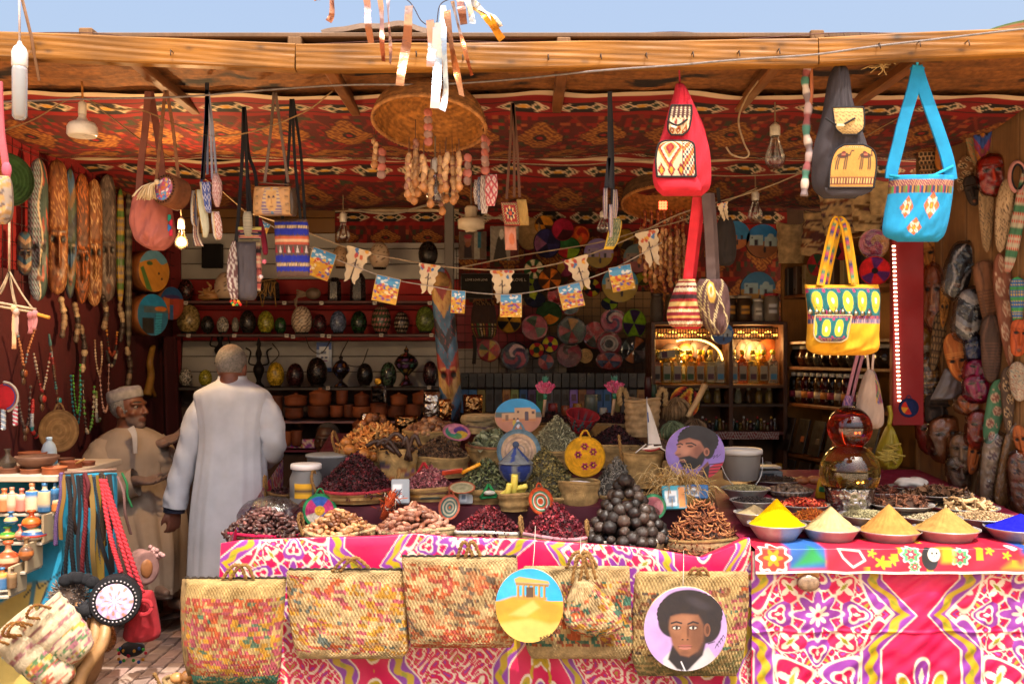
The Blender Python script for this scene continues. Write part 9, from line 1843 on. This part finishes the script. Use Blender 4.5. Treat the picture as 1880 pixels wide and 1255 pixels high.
for i in range(11):q=onS(.05+.078*i,1.534,-.1);k=q[1]/F;t=thing('spice_jar','round bellied glass jar of %s on the middle side shelf'%['dark tea','rust spice','brown seed','grey herb'][i%4],'jar',q,None,'round spice jars');turn([(.05,0),(.068,.03),(.072,.07),(.06,.11),(.05,.125)],16,['#2a1f18','#6d3a20','#54402c','#6a6458'][i%4]);mb.put('jar_body','bottle_glass',t);turn([(.053,.12),(.054,.145),(0,.147)],14,'#9a8f80');mb.put('lid','plastic',t)
for i in range(11):q=onS(.03+.064*i,1.274,-.07);t=thing('syrup_bottle','tall clear bottle of %s with a white cap on the low side shelf'%['dark syrup','amber oil','red karkadeh'][i%3],'bottle',q,None,'tall white capped bottles');turn([(.034,0),(.036,.01),(.036,.1),(.033,.105),(.036,.11),(.034,.17),(.016,.195)],14,['#2a1a12','#6d4a20','#5a1418'][i%3]);mb.put('bottle_body','bottle_glass',t);turn([(.022,.19),(.022,.215),(0,.216)],12,'#c9c2b8');mb.put('cap','plastic',t);turn([(.0368,.04),(.0368,.085)],14,['#8d2a3a','#b8a890','#a86a2a'][i%3]);mb.put('label','paper',t)
for i in(0,1,2,5,6,7,8):q=onS(.04+.09*i,2.042,-.06);box((.05,.12,.2),(0,0,.1),['#2a2420','#4a3424','#7d6a44','#3a2a2a'][i%4],R=rotz(aS));tag(mb.put('box','card_glossy',None,q),'upright %s box on the top side shelf'%['black','brown','tan','dark red'][i%4],'box','upright boxes on the top side shelf')
for j in(0,1):
 for i in range(6-2*j):q=onS(.08+.15*i,.92-.3*j+.01,.02);box((.15,.012,.24),(0,0,.12),'#241a14',R=rotz(aS)@rotx(-.25));box((.05,.014,.04),(0,-.03,.1),'#8d4a24' if i%2 else '#54463a',R=rotz(aS)@rotx(-.25));tag(mb.put('display_case','leather',None,q),'dark tilted display case of pouches, %s row under the side shelves'%('upper' if j==0 else 'lower'),'display case','tilted dark display cases')
for px,py,w_,h_,lb,bnd,k in((1452,448,56,70,'tall straw basket at the far end of the basket row',[],1),(1492,432,56,76,'square straw basket with fine red stripes',[(.1,.9,['#7d3a2a','#5a2a3a'],.5)],2),(1545,388,76,84,'large straw basket with purple braid stripes under the charcoal backpack',[(.15,.85,['#5a2a4a','#7a3a2a','#3a2a4a'],.45)],3),(1592,392,60,64,'straw basket with dark zigzag stripes beside the turquoise bag',[(.2,.8,['#5a2a3a','#6d4a2a'],.4)],4),(1618,365,50,60,'plain fringed straw basket close behind the turquoise bag strap',[],5)):
 Y=SWp(px,py)[1]-.1;c=W(px,py+h_/2,Y);k_=Y/F;t=thing('straw_basket',lb,'basket',c,(.1,.1*(k%3-1),0));weave('woven_body',t,w_*.4*k_,w_*.5*k_,h_*k_,'#cdae7e',bnd,None,1,.7,k,n=40,rows=20,wv=.012)
p0=SWp(1520,500)[1]
for px,py,r_,Y,cf,lb,ey in((1604,448,26,5.3,SE('#8d2a4a','#a8703a','#7a2a5a','#b04a5a',twist=3),'round pink and ochre crochet pouch above the red and purple one',1.05),(1606,497,27,5.25,SE('#b5161a','#4a1a5a','#b5161a','#b5161a','#4a1a5a','#b5161a','#4a1a5a',hub='#1a1014',hubr=.2),'round red and purple crochet pouch beside the light strip',.95),(1668,748,17,5.3,SE('#1a2450','#1a2450','#b52a20','#c98a24','#b52a20','#1a2450',rim='#16204a',rimr=.72),'small navy crochet pouch with a red and yellow centre on the red panel',1.),(1500,486,17,6.2,SE(*('#8d1a1f','#1f3a24')*3),'small red and green plate leaning on the side shelf',1.2),(1545,462,12,6.,SE('#8d1a24','#1a1418','#8d1a24'),'small dark red plate behind the yellow tote handle',1.3)):plate(lb,'pouch' if 'pouch' in lb else 'plate',W(px,py,Y),r_/F*Y,cf,-.2,0,rings=7,na=36,ey=ey,name='crochet_pouch' if 'pouch' in lb else 'woven_plate',handle='#1a2450' if 'navy' in lb else None,film='ochre' in lb)
Y=5.5;a=W(1636,780,Y);b_=W(1693,425,Y);t=thing('red_panel','tall red painted panel at the end of the side shelves with a bright light strip','panel',(a+b_)/2);o_=array(t.location);box((b_[0]-a[0],.05,b_[2]-a[2]),(0,0,0),'#7d0f14');mb.put('painted_board','wallpaint',t)
P0,P1=W(1641,452,Y-.035)-o_,W(1651,735,Y-.035)-o_
for i in range(38):q=P0+(P1-P0)*i/37;box((.017,.008,.009),q,'#ffe2b8',b=.001)
mb.put('light_strip','led',t)
a=W(1560,905,5.62);b_=W(1700,775,5.62);box((b_[0]-a[0],.04,a[2]-0.),((a[0]+b_[0])/2,5.62,a[2]*.62),'#1f1512');tag(mb.put('dark_board','plank'),'dark board closing the space under the red panel','board')
ref=W(1632,775,5.35);t=thing('plastic_sack','knotted yellow plastic bag of cinnamon sticks hanging under the red panel','plastic bag',ref);pillow([(780,1629,1636),(800,1620,1645),(830,1608,1656),(850,1612,1652),(862,1622,1642)],5.35,.06,22,24,'#8a7a1c','#7d6e18',.012,2,ref);mb.put('plastic_bag','satin',t);r=rnd(3)
for i in range(26):q=W(1632+r.normal()*6,834+r.normal()*7,5.28)-ref;d=array([.028,0.,.012*r.normal()]);tube([q-d,q+d],.006,'#a08a3a',5)
mb.put('cinnamon_stick','straw',t);tube(spline([(0,0,-.02),(.01,0,.04),(0,0,.09)],8),.012,'#94861f',6);mb.put('knot','satin',t)
ref=W(1590,660,4.9);t=thing('tote_bag','white cotton bag with an embroidered corner hanging below the yellow tote','bag',ref);pillow([(678,1592,1604),(700,1582,1612),(740,1572,1620),(775,1570,1622),(788,1580,1612)],4.9,.05,24,30,lambda u,v:where(((u>.62)&(v<.5))[:,None],kilim(['#2a5a4a','#8d3a4a','#3a3a7a','#b58a3a'],3,3)(u,v),lin('#a89080')),'#9a8474',.008,1,ref);mb.put('bag_body','canvas',t);straps('strap',t,ref,[[(1592,650),(1594,670),(1594,690)],[(1604,650),(1602,670),(1602,690)]],4.9,4,.005,'#a89080')
ref=W(1570,655,4.95);t=thing('strap_bag','dusty pink woven strap ending in an embroidered purse below the yellow tote','bag',ref);straps('strap',t,ref,[[(1582,652),(1572,690),(1560,740),(1556,760)],[(1576,652),(1566,690),(1556,735)]],4.95,9,.008,'#94606a');pillow([(725,1552,1566),(745,1546,1566),(760,1548,1562)],4.95,.02,14,14,kilim(['#7a4a7a','#b0808a','#4a3a6a'],2,3),'#7a4a5a',.004,1,ref);mb.put('purse','canvas',t)
# MASK WALL
RM=[(1786,242,28,130,'carved',('#9a744c','#5a7a5a','#8d4a2a'),'tan totem carved with faint figures left of the orange and blue mask',None,0),(1804,226,38,160,'bands',('#b5701c','#2a4a94','#8d2a4a'),'bright orange and blue dotted long mask tilting on the plank wall',(.5,.85),0),(1702,300,30,64,'hex',('#2a1c14','#a8845a','#6d4a2c'),'dark mask with a honeycomb pattern seen through the turquoise strap',None,0),(1735,262,30,90,'plain',('#9a5a1f','#6d3a14','#3a2010'),'orange wooden plank mask behind the turquoise strap',(.4,.95),0),(1770,320,36,60,'oval',('#6d4a2c','#b59a74','#3a2a1c'),'brown turtle shaped mask with white ovals',None,0),(1785,350,26,50,'plain',('#241a16','#3a2a20','#4a3628'),'small black animal mask below the orange and blue mask',(.2,1),0),(1822,322,44,62,'plain',('#a8341c','#8d2414','#2a1410'),'red face mask with black eyes wrapped in pink plastic',(.1,1),'#f0c8bc'),(1812,400,28,110,'carved',('#a88a64','#5a4a3a','#8a6a48'),'pale wooden totem with dark bird, left one of the pair',None,0),(1843,396,30,118,'carved',('#b09470','#5a4636','#7a5a3c'),'pale wooden totem with dark bird, right one of the pair',None,0),(1870,400,22,180,'dots',('#a8a088','#b53a2a','#3a6a4a'),'long beaded white strip with red and green patches',None,0),(1700,470,40,66,'plain',('#b5742f','#6d3a14','#1f1410'),'angular orange and black mask just under the turquoise bag',(.2,1),0),(1763,497,46,88,'plain',('#1f1c20','#b0aaa8','#8a8684'),'black and white mask tilted in a pointed clear bag',(.2,.9),'#eceaea'),(1712,545,34,100,'plain',('#a8704f','#7d4a30','#3a2218'),'copper pink mask tightly wrapped in shiny plastic',(.15,.9),'#f4d8c4'),(1735,556,20,80,'carved',('#9a6424','#5a3414','#c28a3f'),'narrow golden brown mask between the wrapped masks',(.4,1),0),(1781,578,48,84,'bands',('#1f1f24','#8a8a90','#b5b0ac'),'black mask with a white nose wrapped in creased plastic',(.2,.9),'#eeeae8'),(1816,543,38,116,'plain',('#6d4428','#54341f','#8a5a38'),'flat weathered brown plank mask in the middle of the wall',None,0),(1846,572,34,190,'oval',('#7a4630','#b59a80','#94604a'),'tall reddish totem with big white ovals',None,0),(1820,640,36,110,'plain',('#3d2a20','#54382a','#2a1c16'),'dark brown tapering plank mask below the weathered one',None,0),(1691,642,44,76,'plain',('#a87a1f','#c2b8a8','#7d5414'),'yellow mask with a white paper label in a clear bag',None,'#f2e8d4'),(1722,625,26,100,'hex',('#8a6a44','#3a2818','#5a4028'),'brown totem netted with dark lines',None,0),(1757,655,40,80,'plain',('#a85c24','#c27a3a','#2a1810'),'orange carved face with a comb of open slots',(.4,1),0),(1788,640,28,44,'plain',('#23284a','#3a4068','#14182c'),'small navy wrapped mask above the magenta ones',None,'#c4c8e0'),(1868,556,26,84,'dots',('#2a5a94','#b59a2a','#3a8a4a'),'blue figure with a yellow spotted head',None,0),(1871,620,30,60,'plain',('#a84a1c','#8d3814','#1c1410'),'orange round mask with black eyes at the edge of the wall',(.1,1),0),(1795,683,42,40,'plain',('#8d1a54','#a82a6a','#1a1418'),'magenta mask with black eyes, upper of the two',(0.,1),'#f0a8d0'),(1796,712,44,44,'plain',('#941c5a','#b02f70','#1a1418'),'magenta mask with black lips, lower of the two',(0.,1),'#f0a8d0'),(1707,706,36,92,'dots',('#6d4a24','#b58a4a','#3a2a1c'),'long gold glinting mask in creased cellophane',(.4,1),'#fff0d8'),(1725,752,50,52,'plain',('#2f241f','#4a382e','#8a847c'),'dark mask with crumpled white paper on it',(.2,1),0),(1779,742,42,32,'plain',('#a8622f','#c27a44','#6d3a1c'),'short orange mask wrapped in crinkled plastic',(.1,1),'#f0dcc8'),(1826,756,32,108,'oval',('#3f6a4a','#a88a70','#7a4a3a'),'green and pink totem with slice like ovals',None,0),(1707,795,38,62,'plain',('#8d2a1a','#a83a24','#14100e'),'red mask with glossy black eyes in plastic',(.1,1),'#f0c0b0'),(1737,806,54,70,'plain',('#8a5a3a','#a06c48','#14100e'),'broad tan mask with a black eye wrapped in plastic',(.1,1),'#f0dcc8'),(1766,832,42,62,'plain',('#8a6a4c','#a08060','#14100e'),'beige mask with a big black eye wrapped in plastic',(.1,1),'#f0e4d4'),(1797,788,38,58,'plain',('#94402c','#7d3224','#1a1210'),'brick red round mask with dark eyes',(.1,1),'#f0c8bc'),(1789,838,26,58,'plain',('#a85a24','#8d4818','#1c120c'),'plain orange carved face with slit eyes',(.1,1),0),(1763,868,40,56,'plain',('#6d5544','#8a705c','#1a1412'),'greyish mask with a dark open mouth',(.1,1),'#e8dcd0'),(1870,700,30,64,'carved',('#a89880','#8d4a3a','#5a6a6a'),'whitish painted figure with red marks',None,0),(1851,735,26,110,'oval',('#4a3626','#a88a64','#2a1f18'),'dark totem with cream ovals beside the whitish figure',None,0),(1823,865,42,120,'oval',('#8a7258','#a89078','#5a3a3a'),'carved ringed totem standing in a big clear bag',None,'#f2f0f0'),(1851,856,30,130,'carved',('#7a5c3c','#a08058','#54402a'),'long tan plank mask in tight shiny wrap',None,'#f4e8d4'),(1875,815,24,62,'plain',('#a8581f','#8d4414','#1c120c'),'orange carved face at the very edge of the wall',(.1,1),0),(1873,888,36,100,'oval',('#6d4632','#8a6650','#3a2620'),'dark reddish wrapped mask low at the edge of the wall',(0.,.5),'#e8d4c8')]
for i,(px,py,w_,h_,st,cols,lb,fc,wr)in enumerate(RM):
 c=RW(px,py,.05+.035*(i%3));k=c[1]/F;mask(c,w_*k*1.05,h_*k*1.15,lb,st,cols,-.5+.12*(i%4),fc,i,wr,roll=.09*(i%5-2)+(.35 if 'tilted' in lb else(.1 if 'tilting' in lb else 0)),depth=.16,nu=19,nv=46,taper=(.1,.6,.3)[i%3],material='plank')
c=RW(1747,708,.12);k=c[1]/F;pillow([(676,1735,1758),(700,1724,1772),(728,1710,1778),(734,1708,1778)],c[1],.03,22,22,'#5a5250','#4a4442',.008,1,c);tag(mb.put('grey_sack','satin',None,c),'grey triangular plastic bag hung among the masks','plastic bag')
for px,py,r_,lb in((1868,325,20,'pink and black crochet loop hanging above the beaded strip'),):c=RW(px,py,.1);a=linspace(.2,PI*2-.2,30)-PI/2;tube(stack([.04*cos(a),0*a,.075*sin(a)],-1),.01,'#b07a74',6);tube(stack([.03*cos(a),0*a-.004,.062*sin(a)],-1),.006,'#1c181a',6);tag(mb.put('crochet_loop','thread',None,c),lb,'loop')
# PALM BAGS AND PLAQUES HUNG ON THE TABLE FRONT
WV=dict(o='#b5522a',g='#4a6a54',y='#c08a2a',p='#a84a5a',t='#2f6a5a',d='#5a4a42',r='#a8443a')
def palm_bag(label,rows,Y,base,bands,k,th=.05,trim='#3a2f28',handle=None,tilt=0.,nu=136,nv=112):
 ref=W((rows[0][1]+rows[0][2])/2,rows[0][0],Y);t=thing('palm_bag',label,'bag',ref)
 def pc(u,v):
  v2=v+tilt*(u-.5);rr=(rows[-1][0]-rows[0][0]);ww=rows[len(rows)//2][2]-rows[len(rows)//2][1];return palm_col(u,1-v2,base,bands,k,int(ww/3.6),int(rr/4.6))
 pillow(rows,Y,th,nu,nv,pc,'#9a7c4e',.006,k,ref,pw=.3)
 V=mb.v[0].reshape(nu,nv,3);iu,iv=mesh2(np.arange(nu),np.arange(nv));V[...,1]-=.0022*(sin(iu*1.5+iv*.8)+sin(iu*1.5-iv*1.));mb.v[0]=V.reshape(-1,3);mb.put('woven_body','palm',t)
 if trim:e=array([W(x,y,Y-.012)for x,y in zip(linspace(rows[0][1],rows[0][2],40),linspace(rows[0][0],rows[0][0],40))])-ref;e[:,2]+=.003*sin(np.arange(40)*2.2);tube(e,.005,trim,5);mb.put('stitched_rim','rope',t)
 if handle:
  for dx in(0,14):rope(t,[W(x+dx,y,Y-.03-.015*(i==1 or i==2))-ref for i,(x,y)in enumerate(handle)],.0075)
 return t
C5=[WV[c]for c in 'ogypr']
palm_bag('upright palm bag with orange and green dashes and a broad green foot',[(1060,340,526),(1075,344,525),(1120,342,522),(1180,346,518),(1225,352,514),(1255,356,508)],4.12,'#b0935f',[(0,.16,[WV['t'],'#3a7a68'],.85),(.16,.72,[WV['o'],WV['g'],WV['y'],WV['p'],WV['r']],.88)],1,.075,'#3a302a',[(408,1062),(425,1040),(440,1038),(452,1062)])
pillow([(1062,334,372),(1110,334,366),(1180,337,362),(1240,345,360)],4.14,.06,20,40,lambda u,v:palm_col(u,1-v,'#8d7048',[(.1,.7,C5,.35)],3,10,40),'#6d5434',.006,2,None);o=mb.put('bag_gusset','palm',bpy.data.objects['palm_bag']);o.location=-bpy.data.objects['palm_bag'].location
palm_bag('wide palm bag with soft orange and grey dashes, between two other bags',[(1044,530,738),(1055,526,742),(1100,528,746),(1150,534,748),(1190,542,750),(1208,550,738)],4.17,'#bfa374',[(.15,.78,[WV['o'],'#5a6660','#b07a4a',WV['y'],WV['p']],.6)],2,.045,'#3a302a',[(610,1048),(628,1028),(642,1024),(664,1042)],-.1)
palm_bag('wide palm bag with red tinted stripes left of the temple plaque',[(1020,738,948),(1032,738,950),(1080,742,950),(1130,748,948),(1170,752,945),(1188,758,938)],4.14,'#bfa374',[(0.,.12,['#b5522f','#a8462a'],.8),(.12,.78,[WV['r'],'#b5683f','#6d5a4a','#b07a52',WV['o']],.68)],4,.05,'#3a302a',[(840,1022),(848,998),(856,996),(868,1020)],-.08)
palm_bag('palm bag with a rainbow band behind the temple plaque and little pouch',[(1038,962,1155),(1048,960,1156),(1090,962,1158),(1140,964,1160),(1185,966,1162),(1208,976,1152)],4.19,'#bda070',[(.22,.72,[WV['o'],WV['g'],WV['p'],WV['y'],'#8d4a3a',WV['t']],.78)],5,.045,None,[(1040,1042),(1052,1018),(1066,1014),(1082,1040)],0.)
palm_bag('palm bag with an olive foot and rainbow band behind the lilac portrait plaque',[(1048,1172,1372),(1060,1166,1374),(1110,1162,1374),(1160,1162,1370),(1205,1160,1364),(1240,1172,1352)],4.19,'#b89a66',[(0,.25,['#7a744a','#8a8054'],.75),(.25,.72,[WV['o'],WV['g'],WV['p'],'#8d5a3a',WV['d']],.6)],6,.05,None,[(1262,1064),(1270,1046),(1280,1044),(1292,1066)],.06)
palm_bag('small bulging palm pouch with bright speckled weave hanging on the rainbow bag',[(1056,1058,1074),(1075,1050,1096),(1100,1040,1120),(1130,1034,1140),(1150,1044,1140),(1166,1074,1112)],4.08,'#c4a97c',[(0.,.72,[WV['o'],WV['g'],WV['y'],WV['p'],WV['t']],.62)],7,.06,None,[(1050,1070),(1058,1026),(1068,1022),(1080,1062)],.25,60,60)
def temple(p):
 p.rect(-1,-1,1,1,'#c9962f');p.rect(-1,.12,1,1,'#1f94d0');p.ell(-.3,.5,.8,.3,'#3fa8dc',0,.6,.5);p.poly([(-1,.1),(-.5,.25),(.2,.28),(.6,.1),(1,-.05),(1,-.3),(-1,-.3)],'#b8862a',.05);p.poly([(-1,-.3),(-.3,-.1),(.4,-.25),(1,-.2),(1,-.5),(-1,-.5)],'#c08c2c',.08);p.poly([(-1,-.5),(0.,-.35),(.6,-.5),(1,-.42),(1,-1),(-1,-1)],'#d0a858',.08);p.poly([(-.6,-.25),(.1,.15),(.3,-.05),(-.1,-.3)],'#d4ac62',.06,.7)
 p.poly([(-.45,.72),(-.3,.78),(.55,.66),(.6,.58),(-.42,.62)],'#b5944f');p.poly([(-.42,.63),(.58,.57),(.56,.5),(-.4,.55)],'#8a6a34')
 for i in range(6):x=-.34+.155*i;p.rect(x-.035,.2,x+.035,.54,'#b8873f');p.rect(x+.012,.2,x+.04,.54,'#6d4c28')
 p.rect(-.1,.2,.12,.5,'#4a3a30');p.poly([(-.4,.22),(.52,.22),(.5,.15),(-.42,.16)],'#a87c3a');p.brush(.05,5,5,1)
t=disc('painted_plaque','round plaque of a columned temple on golden dunes under a blue sky',W(972,1110,4.05),62/F*4.05,temple,150,0,.02,.016,1.1);M_=Matrix.Translation((.075,-.0095,-.125))@Matrix.Rotation(-.38*0-0.,4,'Y')@Matrix.Rotation(PI/2,4,'X')@Matrix.Rotation(.36,4,'Z');text_mesh('BAKAR',.022,array(M_),'#241a14',.0004);mb.put('signature','paint',t)
tube([W(983,965,4.25),W(981,1010,4.1),W(978,1044,4.045)],.0016,'#c2b8a8',4);tube([W(1255,1010,4.22),W(1255,1040,4.08),W(1254,1076,4.04)],.0016,'#c2b8a8',4);tube([W(1066,985,4.28),W(1066,1024,4.08)],.0016,'#c2b8a8',4);tag(mb.put('hanging_string','thread'),'thin pale strings tying the plaques and the pouch to the table edge','string')
def portrait_front(p):
 p.rect(-1,-1,1,1,'#a98cc0');p.brush(.06,3,3,2);ink='#201c22'
 p.poly([(-.55,-.72),(-.35,-.5),(-.15,-.6),(0.,-1),(-.5,-1)],'#b5b0b4');p.poly([(0.,-1),(.3,-.62),(.55,-.42),(.78,-.75),(.4,-1.1)],'#b0acb0');p.poly([(-.42,-.72),(-.32,-.38),(.5,-.3),(.42,-.62),(.05,-1.),(-.2,-.95)],ink,.03);p.line([(-.1,-.78),(0.,-1)],.03,'#d0ccd0');p.line([(-.2,-.75),(-.08,-1)],.02,ink)
 p.ell(.08,.48,.72,.42,ink);p.ell(-.28,.18,.38,.38,ink);p.ell(.5,.12,.36,.46,ink);p.ell(.05,.6,.6,.34,ink)
 for i in range(30):a=i/30*2*PI;p.ell(.1+.7*cos(a),.36+.46*sin(a),.1,.1,ink)
 p.poly([(-.36,.3),(-.1,.36),(.3,.34),(.42,.1),(.42,-.25),(.3,-.52),(.08,-.66),(-.12,-.62),(-.32,-.36),(-.4,0.)],'#7a4f3a',.04);p.ell(-.2,.08,.16,.2,'#8d6048',0,.6);p.ell(-.02,.2,.28,.13,'#8a5e47',0,.6);p.ell(.28,-.15,.16,.35,'#65402f',0,.6);p.ell(.52,-.02,.08,.16,'#6d4534');p.ell(.53,-.02,.04,.1,'#4a2c22')
 for ex in(-.22,.18):p.ell(ex,.035,.115,.055,'#4d3024',0,.3);p.ell(ex,.03,.085,.032,'#c9bdb4');p.ell(ex+.005,.032,.035,.034,ink);p.line([(ex-.12,.14-.02*(ex>0)),(ex,.175),(ex+.12,.14)],.04,ink);p.line([(ex-.1,.055),(ex,.075),(ex+.1,.05)],.018,ink)
 p.poly([(-.07,.08),(0.,.1),(.06,-.16),(.09,-.24),(0.,-.28),(-.12,-.25)],'#84573f',.025);p.ell(.06,-.06,.03,.16,'#5f3b2b',0,.5);p.ell(-.07,-.25,.03,.015,'#33201a');p.ell(.05,-.25,.03,.015,'#33201a');p.ell(-.01,-.4,.17,.03,'#8a4f48');p.ell(-.01,-.45,.15,.035,'#9a6258');p.line([(-.18,-.415),(-.01,-.425),(.16,-.415)],.014,'#33201a');p.ell(-.01,-.56,.12,.05,'#6d4534',0,.6)
 p.ell(.3,.62,.3,.1,'#35313a',-.4,.5,.6);p.line([(.55,-.35),(.7,-.3)],.02,'#201c22',.01)
 for i in range(4):p.line([(.72+.05*i,-.45+.07*i),(.76+.05*i,-.35+.07*i),(.8+.05*i,-.42+.07*i)],.016,'#2a2438',.006)
disc('painted_plaque','round lilac plaque painted with the portrait of a young man with afro hair',W(1258,1153,4.04),76/F*4.04,portrait_front,190,0,.03,.016,1.02)
for px,py,k,lb,L_ in((70,1200,11,'cream palm bag with pastel dashes lying on its side in the corner',.26),(112,1162,12,'second cream palm bag stacked behind the first one',.2)):
 Y=4.05;c=W(px,py,Y);t=thing('palm_bag',lb,'bag',c,(0,-.75,0)if k==11 else(.1,-.75,0));u,v=mesh2(linspace(0,1,60,endpoint=False),linspace(0,1,50));a=u*2*PI;rr=.105*(.35+.65*sqrt(clip(1-(1-v)**2.4,0,1)))*(1+.02*sin(v*40));V=stack([rr*cos(a)*1.05,rr*sin(a)*.7,(v-.5)*L_*1.3],-1).reshape(-1,3);mb.add(V,gridq(60,50,True),None,palm_col(u.ravel(),v.ravel(),'#d2c0a0',[(0,.45,['#b5523a','#c29a3a','#4a7a4a','#b06a7a','#d2c0a0'],.75),(.58,.64,['#a8605a','#b0747a'],.9),(.76,.8,['#5a4a48','#8a5a5a'],.8),(.9,.94,['#a8605a'],.7)],k,44,30));mb.put('woven_body','palm',t)
 for s_ in(-1,1):rope(t,[(.05*s_-.03,-.07,.1),(.05*s_-.035,-.12,.14),(.05*s_+.02,-.12,.15),(.05*s_+.03,-.07,.1)],.006,'#94622a')
